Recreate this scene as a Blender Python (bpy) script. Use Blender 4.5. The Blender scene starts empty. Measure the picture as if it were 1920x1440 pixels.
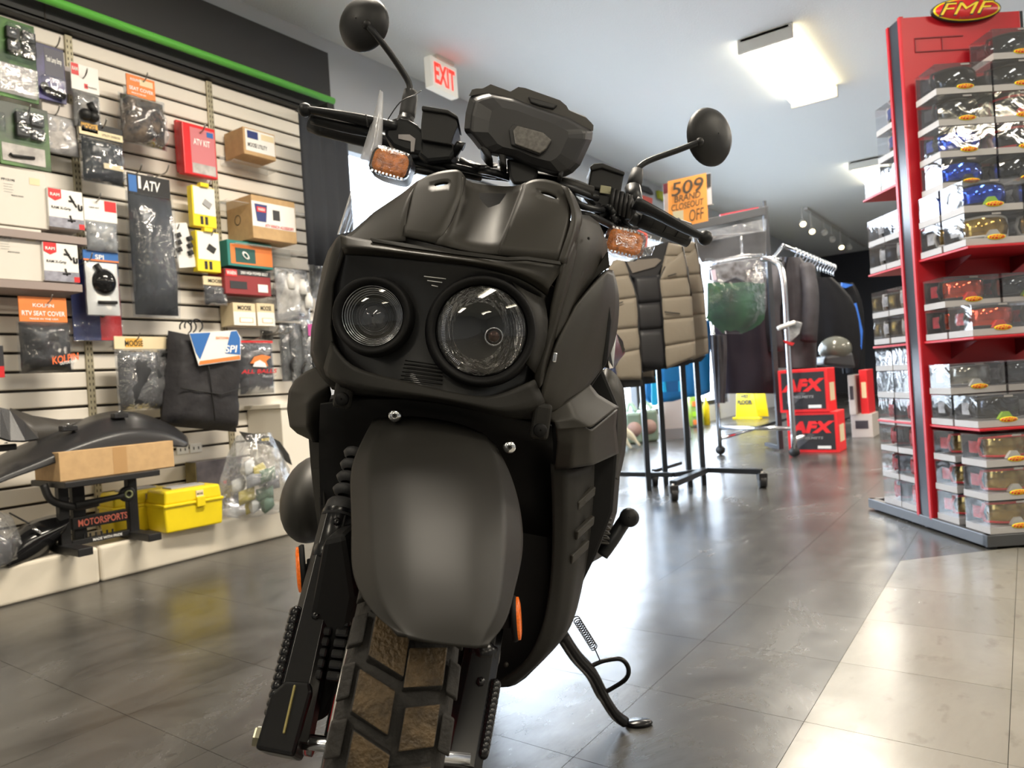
import bpy, bmesh, math, random
from mathutils import Vector, Matrix, noise
random.seed(7)
SC = bpy.context.scene
COL = SC.collection
V = Vector
Z = V((0, 0, 1))

# ------------------------------------------------------------------ camera
F = 1350.0                                   # focal length in pixels of the 1920 px frame
CAM = V((0, 0, 0.648))
yaw, pitch, roll = (math.radians(a) for a in (-35.6458, -0.1024, -3.7632))
_f = V((math.sin(yaw)*math.cos(pitch), math.cos(yaw)*math.cos(pitch), math.sin(pitch)))
_r0 = V((math.cos(yaw), -math.sin(yaw), 0)); _u0 = _r0.cross(_f)
_r = _r0*math.cos(roll) + _u0*math.sin(roll); _u = -_r0*math.sin(roll) + _u0*math.cos(roll)
cd = bpy.data.cameras.new('camera'); cam = bpy.data.objects.new('camera', cd); COL.objects.link(cam)
cam.matrix_world = Matrix(((_r.x, _u.x, -_f.x, CAM.x), (_r.y, _u.y, -_f.y, CAM.y), (_r.z, _u.z, -_f.z, CAM.z), (0, 0, 0, 1)))
cd.sensor_width = 36; cd.lens = 36*F/1920; cd.clip_start = 0.05; cd.clip_end = 200
cd.dof.use_dof = True; cd.dof.focus_distance = 0.95; cd.dof.aperture_fstop = 9.0
SC.camera = cam

# ------------------------------------------------------------------ world and exposure
SC.view_settings.view_transform = 'Standard'; SC.view_settings.look = 'None'
SC.view_settings.gamma = 1; SC.view_settings.use_curve_mapping = False
SC.view_settings.exposure = 0.75
wd = bpy.data.worlds.new('overcast_sky'); SC.world = wd; wd.use_nodes = True
wd.node_tree.nodes['Background'].inputs[0].default_value = (0.80, 0.90, 1.0, 1)
wd.node_tree.nodes['Background'].inputs[1].default_value = 11.5

# ------------------------------------------------------------------ helpers
def ray(x, y): return _f + _r*((x-960)/F) - _u*((y-720)/F)
def at(x, y, d): return CAM + ray(x, y)*d                  # the point at depth d metres on that sight line
def onz(x, y, z=0.0):
    d = ray(x, y); return CAM + d*((z-CAM.z)/d.z)
def onx(x, y, X):
    d = ray(x, y); return CAM + d*((X-CAM.x)/d.x)
def depth(p): return (V(p)-CAM).dot(_f)
def proj(p):
    q = V(p)-CAM; z = q.dot(_f); return (960+F*q.dot(_r)/z, 720-F*q.dot(_u)/z)

MATS = {}
def mat(name, col, rough=0.5, metal=0.0, alpha=1.0, trans=0.0, emit=0.0, coat=0.0, noise_amt=0.0, noise_scale=20.0,
        bump=0.0, bump_scale=60.0, spec=0.5, vary=0.0, ior=1.45, col2=None, stretch=None, ecol=None):
    if name in MATS: return MATS[name]
    m = bpy.data.materials.new(name); m.use_nodes = True; nt = m.node_tree; N = nt.nodes; L = nt.links
    b = N['Principled BSDF']
    c = (col[0], col[1], col[2], 1)
    b.inputs['Base Color'].default_value = c
    b.inputs['Roughness'].default_value = rough; b.inputs['Metallic'].default_value = metal
    b.inputs['Alpha'].default_value = alpha; b.inputs['Transmission Weight'].default_value = trans
    b.inputs['Coat Weight'].default_value = coat; b.inputs['Specular IOR Level'].default_value = spec
    b.inputs['IOR'].default_value = ior
    if emit: b.inputs['Emission Color'].default_value = (*(ecol or col), 1); b.inputs['Emission Strength'].default_value = emit
    if noise_amt or bump or vary:
        tc = N.new('ShaderNodeTexCoord'); src = tc.outputs['Object']
        if stretch:
            mp = N.new('ShaderNodeMapping'); mp.inputs['Scale'].default_value = stretch
            L.new(src, mp.inputs['Vector']); src = mp.outputs['Vector']
    out = None
    if noise_amt:
        n = N.new('ShaderNodeTexNoise'); n.inputs['Scale'].default_value = noise_scale; n.inputs['Detail'].default_value = 6
        L.new(src, n.inputs['Vector'])
        r = N.new('ShaderNodeValToRGB'); e = r.color_ramp.elements
        e[0].position = .35; e[1].position = .65
        d = col2 or [min(1, k*(1-noise_amt)) for k in col]
        e[0].color = (*d, 1); e[1].color = c
        L.new(n.outputs['Fac'], r.inputs['Fac']); out = r.outputs['Color']
    if vary:
        oi = N.new('ShaderNodeObjectInfo'); h = N.new('ShaderNodeHueSaturation')
        mr = N.new('ShaderNodeMapRange'); mr.inputs['To Min'].default_value = 1-vary; mr.inputs['To Max'].default_value = 1+vary
        L.new(oi.outputs['Random'], mr.inputs['Value']); L.new(mr.outputs['Result'], h.inputs['Value'])
        if out: L.new(out, h.inputs['Color'])
        else: h.inputs['Color'].default_value = c
        out = h.outputs['Color']
    if out: L.new(out, b.inputs['Base Color'])
    if bump:
        n2 = N.new('ShaderNodeTexNoise'); n2.inputs['Scale'].default_value = bump_scale; n2.inputs['Detail'].default_value = 3
        L.new(src, n2.inputs['Vector'])
        bp = N.new('ShaderNodeBump'); bp.inputs['Strength'].default_value = bump; bp.inputs['Distance'].default_value = 0.01
        L.new(n2.outputs['Fac'], bp.inputs['Height']); L.new(bp.outputs['Normal'], b.inputs['Normal'])
    MATS[name] = m
    return m
def paint(name, r, g, b, **k): return mat(name, (r, g, b), **k)

def film(name, gloss=.25, haze=.05, rough=.06, bump=.6, bump_scale=20, tint=(.92, .94, .97), hazec=(.8, .8, .82)):
    """thin clear plastic: see-through, with a sharp wrinkled sheen and a little haze"""
    if name in MATS: return MATS[name]
    m = bpy.data.materials.new(name); m.use_nodes = True; nt = m.node_tree; N = nt.nodes; L = nt.links; N.remove(N['Principled BSDF'])
    out = N['Material Output']; tr = N.new('ShaderNodeBsdfTransparent'); tr.inputs[0].default_value = (*tint, 1)
    gl = N.new('ShaderNodeBsdfGlossy'); gl.inputs['Roughness'].default_value = rough; gl.inputs['Color'].default_value = (1, 1, 1, 1)
    df = N.new('ShaderNodeBsdfDiffuse'); df.inputs[0].default_value = (*hazec, 1)
    tc = N.new('ShaderNodeTexCoord'); n = N.new('ShaderNodeTexNoise'); n.inputs['Scale'].default_value = bump_scale; n.inputs['Detail'].default_value = 3; n.inputs['Distortion'].default_value = 1.0
    L.new(tc.outputs['Object'], n.inputs['Vector']); bp = N.new('ShaderNodeBump'); bp.inputs['Strength'].default_value = bump; bp.inputs['Distance'].default_value = .02
    L.new(n.outputs['Fac'], bp.inputs['Height']); L.new(bp.outputs['Normal'], gl.inputs['Normal'])
    lw_ = N.new('ShaderNodeLayerWeight'); lw_.inputs['Blend'].default_value = .35; L.new(bp.outputs['Normal'], lw_.inputs['Normal'])
    mr = N.new('ShaderNodeMapRange'); mr.inputs['To Min'].default_value = gloss*.35; mr.inputs['To Max'].default_value = min(1, gloss*2.4); L.new(lw_.outputs['Fresnel'], mr.inputs['Value'])
    m1 = N.new('ShaderNodeMixShader'); L.new(mr.outputs['Result'], m1.inputs[0]); L.new(tr.outputs[0], m1.inputs[1]); L.new(gl.outputs[0], m1.inputs[2])
    m2 = N.new('ShaderNodeMixShader'); m2.inputs[0].default_value = haze; L.new(m1.outputs[0], m2.inputs[1]); L.new(df.outputs[0], m2.inputs[2]); L.new(m2.outputs[0], out.inputs[0])
    MATS[name] = m; return m
def root(name, label, cat, loc=(0, 0, 0), group=None):
    o = bpy.data.objects.new(name, None); o.location = loc; o.empty_display_size = 0.05
    COL.objects.link(o); tag(o, label, cat, group); return o
def tag(o, label=None, cat=None, group=None, kind=None):
    if label: o['label'] = label
    if cat: o['category'] = cat
    if group: o['group'] = group
    if kind: o['kind'] = kind
    return o
def origin(p):
    v = V((0, 0, 0))
    while p is not None: v = v + p.location; p = p.parent
    return v

class MB:
    """collects geometry in world coordinates"""
    def __init__(s): s.v = []; s.f = []; s.sm = []
    def add(s, vs, fs, smooth=False):
        b = len(s.v); s.v += [V(p) for p in vs]; s.f += [tuple(i+b for i in f) for f in fs]; s.sm += [smooth]*len(fs); return s
    def box(s, c, size, X=(1, 0, 0), Y=(0, 1, 0), Zz=(0, 0, 1), taper=1.0):
        c = V(c); X = V(X); Y = V(Y); Zz = V(Zz); a, b, h = (k/2 for k in size)
        vs = [c + X*(i*a*(taper if k > 0 else 1)) + Y*(j*b*(taper if k > 0 else 1)) + Zz*(k*h) for k in (-1, 1) for i, j in ((-1, -1), (1, -1), (1, 1), (-1, 1))]
        return s.add(vs, [(3, 2, 1, 0), (4, 5, 6, 7), (0, 1, 5, 4), (1, 2, 6, 5), (2, 3, 7, 6), (3, 0, 4, 7)])
    def prism(s, pts, vec, smooth=False, close=True):
        n = len(pts); vec = V(vec); vs = [V(p) for p in pts] + [V(p)+vec for p in pts]
        fs = [(i, (i+1) % n, n+(i+1) % n, n+i) for i in range(n)]
        s.add(vs, fs, smooth)
        b = len(s.v)-2*n
        s.f += [tuple(b+i for i in range(n-1, -1, -1)), tuple(b+n+i for i in range(n))]; s.sm += [False, False]
        return s
    def tube(s, path, r, seg=10, smooth=True, caps=True, flat=None):
        path = [V(p) for p in path]; n = len(path); R = r if isinstance(r, (list, tuple)) else [r]*n
        vs = []; prev = None
        for i, p in enumerate(path):
            t = (path[min(i+1, n-1)]-path[max(i-1, 0)])
            t = t.normalized() if t.length > 1e-9 else V((0, 0, 1))
            a = t.cross(prev if prev is not None else (Z if abs(t.z) < .9 else V((1, 0, 0))))
            if prev is not None: a = (prev - t*prev.dot(t))
            a = a.normalized() if a.length > 1e-6 else t.orthogonal().normalized()
            prev = a; b = t.cross(a)
            k2 = flat if flat else 1.0
            for k in range(seg):
                w = 2*math.pi*k/seg; vs.append(p + a*(math.cos(w)*R[i]) + b*(math.sin(w)*R[i]*k2))
        fs = [(i*seg+k, i*seg+(k+1) % seg, (i+1)*seg+(k+1) % seg, (i+1)*seg+k) for i in range(n-1) for k in range(seg)]
        s.add(vs, fs, smooth)
        if caps:
            b = len(s.v)-len(vs)
            s.f += [tuple(b+k for k in range(seg-1, -1, -1)), tuple(b+(n-1)*seg+k for k in range(seg))]; s.sm += [False, False]
        return s
    def lathe(s, o, axis, prof, seg=24, smooth=True, ref=None, sx=1.0, sy=1.0):
        o = V(o); ax = V(axis).normalized(); a = (V(ref)-ax*V(ref).dot(ax)).normalized() if ref is not None else ax.orthogonal().normalized(); b = ax.cross(a)
        vs = []
        for r, h in prof:
            for k in range(seg):
                w = 2*math.pi*k/seg; vs.append(o + ax*h + a*(math.cos(w)*r*sx) + b*(math.sin(w)*r*sy))
        n = len(prof)
        fs = [(i*seg+k, i*seg+(k+1) % seg, (i+1)*seg+(k+1) % seg, (i+1)*seg+k) for i in range(n-1) for k in range(seg)]
        return s.add(vs, fs, smooth)
    def grid(s, rows, smooth=False, closed=False):
        n = len(rows); m = len(rows[0]); vs = [V(p) for r in rows for p in r]
        mm = m if closed else m-1
        fs = [(i*m+j, i*m+(j+1) % m, (i+1)*m+(j+1) % m, (i+1)*m+j) for i in range(n-1) for j in range(mm)]
        return s.add(vs, fs, smooth)
    def ball(s, c, r, seg=16, rings=10, X=(1, 0, 0), Y=(0, 1, 0), Zz=(0, 0, 1)):
        rr = r if isinstance(r, (list, tuple)) else (r, r, r); c = V(c); X = V(X); Y = V(Y); Zz = V(Zz)
        rows = []
        for i in range(rings+1):
            t = math.pi*i/rings
            rows.append([c + X*(math.sin(t)*math.cos(2*math.pi*k/seg)*rr[0]) + Y*(math.sin(t)*math.sin(2*math.pi*k/seg)*rr[1]) + Zz*(math.cos(t)*rr[2]) for k in range(seg)])
        return s.grid(rows, True, True)
    def mesh(s, name, m, off=V((0, 0, 0))):
        me = bpy.data.meshes.new(name); me.from_pydata([tuple(p-off) for p in s.v], [], s.f)
        for p, k in zip(me.polygons, s.sm): p.use_smooth = k
        for k in (m if isinstance(m, (list, tuple)) else [m]): me.materials.append(k)
        me.update(); return me
    def build(s, name, m, parent=None, label=None, cat=None, group=None, kind=None, bevel=0, seg=2, solid=0, sub=0, recalc=True, solid_off=-1, loc=None):
        off = origin(parent)
        o_loc = V((0, 0, 0))
        if parent is None:
            if loc is not None: o_loc = V(loc)
            elif s.v:
                xs = [p.x for p in s.v]; ys = [p.y for p in s.v]; zs = [p.z for p in s.v]
                o_loc = V(((min(xs)+max(xs))/2, (min(ys)+max(ys))/2, min(zs)))
        me = s.mesh(name, m, off+o_loc)
        if recalc:
            bm = bmesh.new(); bm.from_mesh(me); bmesh.ops.recalc_face_normals(bm, faces=bm.faces); bm.to_mesh(me); bm.free()
        o = bpy.data.objects.new(name, me); COL.objects.link(o); o.location = o_loc
        if parent is not None: o.parent = parent
        if sub and solid:
            k = o.modifiers.new('u', 'SUBSURF'); k.levels = sub; k.render_levels = sub; k.boundary_smooth = 'PRESERVE_CORNERS'; sub = 0
        if solid:
            k = o.modifiers.new('s', 'SOLIDIFY'); k.thickness = solid; k.offset = solid_off
        if bevel:
            k = o.modifiers.new('b', 'BEVEL'); k.width = bevel; k.segments = seg; k.limit_method = 'ANGLE'; k.angle_limit = math.radians(25); k.harden_normals = False
        if sub:
            k = o.modifiers.new('u', 'SUBSURF'); k.levels = sub; k.render_levels = sub
        tag(o, label, cat, group, kind); return o

def cpath(pts, n=6):
    """Catmull-Rom through the points"""
    P = [V(p) for p in pts]; P = [P[0]*2-P[1]] + P + [P[-1]*2-P[-2]]; out = []
    for i in range(1, len(P)-2):
        a, b, c, d = P[i-1:i+3]
        for k in range(n):
            t = k/n; out.append(0.5*((2*b) + (c-a)*t + (2*a-5*b+4*c-d)*t*t + (3*b-a-3*c+d)*t**3))
    out.append(P[-2]); return out

FONT_CACHE = {}
def text_mesh(txt, ext=0.0, shear=0.0, bold=0.0):
    key = (txt, ext, shear, bold)
    if key in FONT_CACHE: return FONT_CACHE[key]
    c = bpy.data.curves.new('t', 'FONT'); c.body = txt; c.size = 1; c.shear = shear; c.offset = bold; c.align_x = 'CENTER'; c.align_y = 'CENTER'
    c.resolution_u = 3
    o = bpy.data.objects.new('t', c); COL.objects.link(o); dg = bpy.context.evaluated_depsgraph_get(); dg.update()
    me = bpy.data.meshes.new_from_object(o.evaluated_get(dg)); COL.objects.unlink(o); bpy.data.objects.remove(o)
    vs = [v.co.copy() for v in me.vertices]; fs = [tuple(p.vertices) for p in me.polygons]
    x0 = min(v.x for v in vs); x1 = max(v.x for v in vs); y0 = min(v.y for v in vs); y1 = max(v.y for v in vs)
    r = ([V(((v.x-(x0+x1)/2)/(x1-x0), (v.y-(y0+y1)/2)/(y1-y0), 0)) for v in vs], fs)
    bpy.data.meshes.remove(me); FONT_CACHE[key] = r; return r
def text(txt, c, right, up, W, H, m, parent, name='lettering', shear=0.0, bold=0.02, label=None):
    """flat lettering W by H metres centred on c, printed a hair proud of the face"""
    vs, fs = text_mesh(txt, 0, shear, bold); right = V(right).normalized(); up = V(up).normalized(); c = V(c)
    mb = MB(); mb.add([c + right*(v.x*W) + up*(v.y*H) for v in vs], fs)
    n = right.cross(up)
    o = mb.build(name, m, parent, recalc=False)
    return o
# ------------------------------------------------------------------ common materials
WHITE = paint('white_card', .80, .79, .76, rough=.5)
BLACK = paint('black_plastic', .012, .012, .013, rough=.5)
SATIN = paint('black_satin_metal', .011, .012, .014, rough=.42, spec=.4)
CHROME = paint('chrome', .75, .76, .78, rough=.16, metal=1)
STEEL = paint('peg_steel', .35, .34, .32, rough=.3, metal=1)
CARTON = paint('corrugated_carton', .55, .36, .18, rough=.75, noise_amt=.12, noise_scale=30)
RED = paint('red_print', .62, .02, .025, rough=.4)
ORANGE = paint('orange_print', .78, .22, .05, rough=.45)
YELLOW = paint('yellow_plastic', .88, .68, .015, rough=.35, noise_amt=.08, noise_scale=12)
NAVY = paint('navy_print', .02, .035, .16, rough=.4)
BLUE = paint('blue_print', .03, .14, .42, rough=.4)
CREAM = paint('cream_print', .74, .62, .40, rough=.5)
GREYP = paint('grey_print', .35, .35, .36, rough=.5)
DARKP = paint('dark_print', .03, .03, .035, rough=.45)
GREENP = paint('green_print', .10, .26, .05, rough=.5, noise_amt=.6, noise_scale=9, col2=(.02, .06, .02))
FILM = film('clear_film', .11, .02, bump=.30, bump_scale=16)
FILMC = film('crinkled_clear_film', .22, .06, .10, bump=.6, bump_scale=20)
FABRIC = paint('black_fabric', .018, .017, .02, rough=.7, bump=.5, bump_scale=24)
FABG = paint('charcoal_fabric', .055, .055, .06, rough=.6, bump=.6, bump_scale=18)

# ------------------------------------------------------------------ floor
def floor_mat(name, c1, c2, c3, rough, sc):
    m = bpy.data.materials.new(name); m.use_nodes = True; nt = m.node_tree; N = nt.nodes; L = nt.links; b = N['Principled BSDF']
    g = N.new('ShaderNodeNewGeometry'); mp = N.new('ShaderNodeMapping'); mp.inputs['Scale'].default_value = (1.0, .55, 1)
    L.new(g.outputs['Position'], mp.inputs['Vector'])
    n = N.new('ShaderNodeTexNoise'); n.inputs['Scale'].default_value = sc; n.inputs['Detail'].default_value = 9; n.inputs['Roughness'].default_value = .68; n.inputs['Distortion'].default_value = .6
    L.new(mp.outputs['Vector'], n.inputs['Vector'])
    r = N.new('ShaderNodeValToRGB'); e = r.color_ramp.elements; e[0].position = .34; e[1].position = .66; e[0].color = (*c1, 1); e[1].color = (*c2, 1)
    L.new(n.outputs['Fac'], r.inputs['Fac'])
    n2 = N.new('ShaderNodeTexNoise'); n2.inputs['Scale'].default_value = sc*9; n2.inputs['Detail'].default_value = 4
    L.new(mp.outputs['Vector'], n2.inputs['Vector'])
    r2 = N.new('ShaderNodeValToRGB'); e = r2.color_ramp.elements; e[0].position = .60; e[1].position = .72; e[0].color = (0, 0, 0, 1); e[1].color = (1, 1, 1, 1)
    L.new(n2.outputs['Fac'], r2.inputs['Fac'])
    mx = N.new('ShaderNodeMix'); mx.data_type = 'RGBA'; mx.inputs[7].default_value = (*c3, 1)
    ma = N.new('ShaderNodeMath'); ma.operation = 'MULTIPLY'; ma.inputs[1].default_value = .45
    L.new(r2.outputs['Color'], ma.inputs[0]); L.new(ma.outputs[0], mx.inputs[0]); L.new(r.outputs['Color'], mx.inputs[6])
    oi = N.new('ShaderNodeObjectInfo'); h = N.new('ShaderNodeHueSaturation'); mr = N.new('ShaderNodeMapRange'); mr.inputs['To Min'].default_value = .95; mr.inputs['To Max'].default_value = 1.05
    L.new(oi.outputs['Random'], mr.inputs['Value']); L.new(mr.outputs['Result'], h.inputs['Value']); L.new(mx.outputs[2], h.inputs['Color'])
    L.new(h.outputs['Color'], b.inputs['Base Color'])
    mr2 = N.new('ShaderNodeMapRange'); mr2.inputs['To Min'].default_value = rough-.05; mr2.inputs['To Max'].default_value = rough+.08
    L.new(n.outputs['Fac'], mr2.inputs['Value']); L.new(mr2.outputs['Result'], b.inputs['Roughness'])
    n3 = N.new('ShaderNodeTexNoise'); n3.inputs['Scale'].default_value = 6; L.new(g.outputs['Position'], n3.inputs['Vector'])
    bp = N.new('ShaderNodeBump'); bp.inputs['Strength'].default_value = .16; bp.inputs['Distance'].default_value = .01
    L.new(n3.outputs['Fac'], bp.inputs['Height']); L.new(bp.outputs['Normal'], b.inputs['Normal'])
    b.inputs['Specular IOR Level'].default_value = .6
    return m
TILE_G = floor_mat('grey_vinyl_tile', (.024, .0225, .020), (.082, .080, .075), (.016, .0145, .013), .245, 3.4)
TILE_C = floor_mat('cream_vinyl_tile', (.175, .166, .143), (.225, .214, .187), (.11, .10, .08), .24, 2.6)
SEAM = paint('tile_seam', .060, .055, .048, rough=.7)
X0, X1, Y0, Y1, H = -3.3, 7.0, -7.0, 15.5, 2.77
T = .3048; TX = -.0585; TY = 1.345; g_ = .0005
fl = MB().box(((X0+X1)/2-.5, (Y0+Y1)/2, -.052), (X1-X0+1.4, Y1-Y0+.6, .10)).build('floor', SEAM, None, kind='structure', label='grey and cream vinyl tile floor')
def tile_mesh(name, m, pts):
    mb = MB(); mb.prism([V((x, y, -.0022)) for x, y in pts], V((0, 0, .0022))); return mb.mesh(name, m)
sq = [(g_, g_), (T-g_, g_), (T-g_, T-g_), (g_, T-g_)]
TMG = tile_mesh('floor_tile', TILE_G, sq); TMC = tile_mesh('floor_tile', TILE_C, sq)
TRC = tile_mesh('floor_tile', TILE_C, [(g_, g_*.2), (T-g_, g_), (T-g_, T-g_*2)]); TRG = tile_mesh('floor_tile', TILE_G, [(g_, g_*2), (T-g_*2, T-g_), (g_, T-g_)])
cells = []
for i in range(-11, 24):
    for j in range(-28, 47):
        x = TX+i*T; y = TY+j*T; c = V((x+T/2, y+T/2, 0)); d = depth(c)
        vis = False
        if d > .3:
            q = proj(c); vis = -150 < q[0] < 2070 and q[1] < 1650
        cells.append((d if vis else 1e6+abs(d), x, y, i, j))
cells.sort()
far_g = MB(); far_c = MB(); cnt = 0
for d, x, y, i, j in cells:
    cream = (x > TX-1.5*T+.01) and y < TY+5*T-.05 and not (i == -1 and j >= 4)
    cream = (i >= -1 and j <= 3) or (i >= 0 and j <= 4)
    cut = (i == -1 and j == 4)
    if d < 1e5 and cnt < 290:
        for me in ([TRC, TRG] if cut else [TMC if cream else TMG]):
            o = bpy.data.objects.new('floor_tile', me); o.location = V((x, y, 0))-fl.location; o.parent = fl; COL.objects.link(o)
            if cut or cream: o['label'] = 'cream vinyl floor tile' if (cream or me is TRC) else 'grey vinyl floor tile'
        cnt += 1
    else:
        (far_c if cream else far_g).add([(x+g_, y+g_, 0), (x+T-g_, y+g_, 0), (x+T-g_, y+T-g_, 0), (x+g_, y+T-g_, 0)], [(0, 1, 2, 3)])
far_g.build('floor_tiles', TILE_G, fl, kind='stuff', recalc=False)
far_c.build('cream_floor_tiles', TILE_C, fl, kind='stuff', recalc=False)

# ------------------------------------------------------------------ ceiling and walls
CEIL = paint('ceiling_white', .86, .885, .88, rough=.9, bump=.25, bump_scale=90)
GREYW = paint('grey_wall_paint', .47, .50, .545, rough=.8)
DARKW = paint('dark_wall_paint', .030, .034, .045, rough=.8)
MB().box(((X0+X1)/2, (Y0+Y1)/2, H+.05), (X1-X0+.4, Y1-Y0+.4, .1)).build('ceiling', CEIL, None, kind='structure')
WY0, WY1 = 3.02, 9.6           # glazed stretch of the left wall
wl = root('wall_left', 'grey left wall with slat panelling and glazing', None, (X0, 0, 0)); del wl['label']; wl['kind'] = 'structure'
mb = MB()
mb.box((X0-.06, (Y0+WY0)/2, H/2), (.12, WY0-Y0, H)); mb.box((X0-.06, (WY1+Y1)/2, H/2), (.12, Y1-WY1, H))
mb.box((X0-.06, (WY0+WY1)/2, (2.20+H)/2), (.12, WY1-WY0, H-2.20)); mb.box((X0-.06, (WY0+WY1)/2, .10), (.12, WY1-WY0, .2))
mb.build('wall_face', GREYW, wl)
SLAT = paint('slat_cream', .84, .79, .71, rough=.42, noise_amt=.05, noise_scale=3)
GROOVE = paint('groove_dark', .03, .025, .02, rough=.8)
SY0, SY1 = -.6, 2.683
MB().box((X0+.004, (SY0+SY1)/2, 1.18), (.010, SY1-SY0, 2.16)).build('groove_board', GROOVE, wl)
sm_ = None
zt = 2.262; k = 0
while zt - .0762*k > .14:
    zc = zt-.0762*k-.033
    if sm_ is None:
        m_ = MB()
        pr = [(0, -.0325), (.016, -.0325), (.020, -.029), (.020, .029), (.016, .0325), (0, .0325)]
        m_.prism([V((a, SY0, b)) for a, b in pr], V((0, SY1-SY0, 0))); sm_ = m_.mesh('slat', SLAT)
    o = bpy.data.objects.new('slat', sm_); o.location = (.004, 0, zc); o.parent = wl; COL.objects.link(o); k += 1
MB().box((X0+.012, SY1+.008, 1.2), (.03, .016, 2.16)).build('end_trim', SLAT, wl)
UPR = paint('slotted_upright', .42, .38, .27, rough=.4, metal=.3)
HOLE = paint('upright_slot', .02, .02, .02, rough=.9)
for yy in (.80, 1.462, 2.115):
    u = MB().box((X0+.030, yy, 1.19), (.014, .030, 2.14)).build('slotted_upright', UPR, wl, bevel=.002)
    h = MB(); z = .15
    while z < 2.24:
        for s in (-.007, .007): h.box((X0+.0375, yy+s, z), (.0012, .0032, .012))
        z += .0254
    h.build('slots', HOLE, u)
# dark header above the slats
HEAD = paint('charcoal_header', .032, .033, .036, rough=.6)
hd_ = root('trim_1', '', None, (X0+.03, 1.1, 2.26)); hd_['kind'] = 'structure'; hd_.pop('label', None)
MB().box((X0+.035, (SY0+2.876)/2, 2.46), (.07, 2.876-SY0, .37)).build('header_panel', HEAD, hd_)
MB().box((X0+.045, (SY0+2.70)/2, 2.276), (.05, 2.70-SY0, .022)).build('header_trim', BLACK, hd_, bevel=.003)
MB().box((X0+.0725, 1.36, 2.46), (.002, .004, .37)).build('panel_joint', GROOVE, hd_)
GT = paint('green_tube_plastic', .13, .52, .07, rough=.4)
g = MB(); g.tube([(X0+.13, SY0, 2.335), (X0+.13, 2.84, 2.335)], .019, 14)
g.build('light_tube', GT, None, 'long bright green tube running along the dark header', 'tube')
b_ = MB()
for yy in (.2, 1.2, 2.3): b_.tube([(X0+.07, yy, 2.335), (X0+.13, yy, 2.335)], .006, 8)
# black shelf bracket / panel at the end of the slat wall
BP = paint('black_curtain', .018, .021, .028, rough=.75, bump=.3, bump_scale=10)
mb = MB()
P = [V((X0+.30+.012*math.sin(t*1.9), 2.445+.028*t, 0)) for t in range(13)]
mb.grid([[p+Z*z for p in P] for z in (1.33, 1.6, 1.9, 2.12)], True)
cu = mb.build('curtain', BP, None, 'tall black curtain hanging at the end of the slat wall', 'curtain', solid=.006)
MB().box((X0+.15, 2.695, 2.228), (.24, .05, .035)).build('end_bracket', BLACK, cu, bevel=.004)
MB().tube([(X0+.0, 2.79, 2.125), (X0+.32, 2.79, 2.125)], .010, 8).build('hanging_rod', BLACK, cu)
MB().tube([(X0+.30, 2.43, 2.125), (X0+.30, 2.82, 2.125)], .007, 8).build('hanging_rod', BLACK, cu)
# other walls
MB().box(((X0+X1)/2, Y1+.06, H/2), (X1-X0+.4, .12, H)).build('wall_back', DARKW, None, kind='structure')
MB().box(((X0+X1)/2, Y0-.06, H/2), (X1-X0+.4, .12, H)).build('wall_front', GREYW, None, kind='structure')
MB().box((X1+.06, (Y0+Y1)/2, H/2), (.12, Y1-Y0, H)).build('wall_right', GREYW, None, kind='structure')
# windows: aluminium frames with glass
ALU = paint('window_aluminium', .10, .105, .11, rough=.4, metal=.6)
GLASS = film('window_glass', .12, .0, .0, bump=0, tint=(.97, .98, 1))
n = 1
for y0, y1, z0, z1 in ((3.02, 4.02, .2, 2.20), (4.02, 5.5, .2, 2.20), (5.5, 6.9, .2, 2.20), (6.9, 8.3, .2, 2.20), (8.3, 9.6, .2, 2.20)):
    w = root('window_%d' % n, '', None, (X0-.06, (y0+y1)/2, z0)); w.pop('label', None); w['kind'] = 'structure'; n += 1
    for a, b, c, d in ((y0, y0+.05, z0, z1), (y1-.05, y1, z0, z1), (y0+.05, y1-.05, z0, z0+.06), (y0+.05, y1-.05, z1-.06, z1), (y0+.05, y1-.05, .98, 1.02)):
        MB().box((X0-.06, (a+b)/2, (c+d)/2), (.07, b-a, d-c)).build('frame_bar', ALU, w)
    MB().box((X0-.06, (y0+y1)/2, (z0+z1)/2), (.006, y1-y0-.08, z1-z0-.1)).build('pane', GLASS, w)
PAVE = paint('outside_pavement', .45, .45, .44, rough=.9, noise_amt=.2, noise_scale=2)
MB().box((X0-16, 6, -.10), (31.6, 60, .1)).build('pavement', PAVE, None, kind='structure', label='pale pavement outside the windows')

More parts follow.
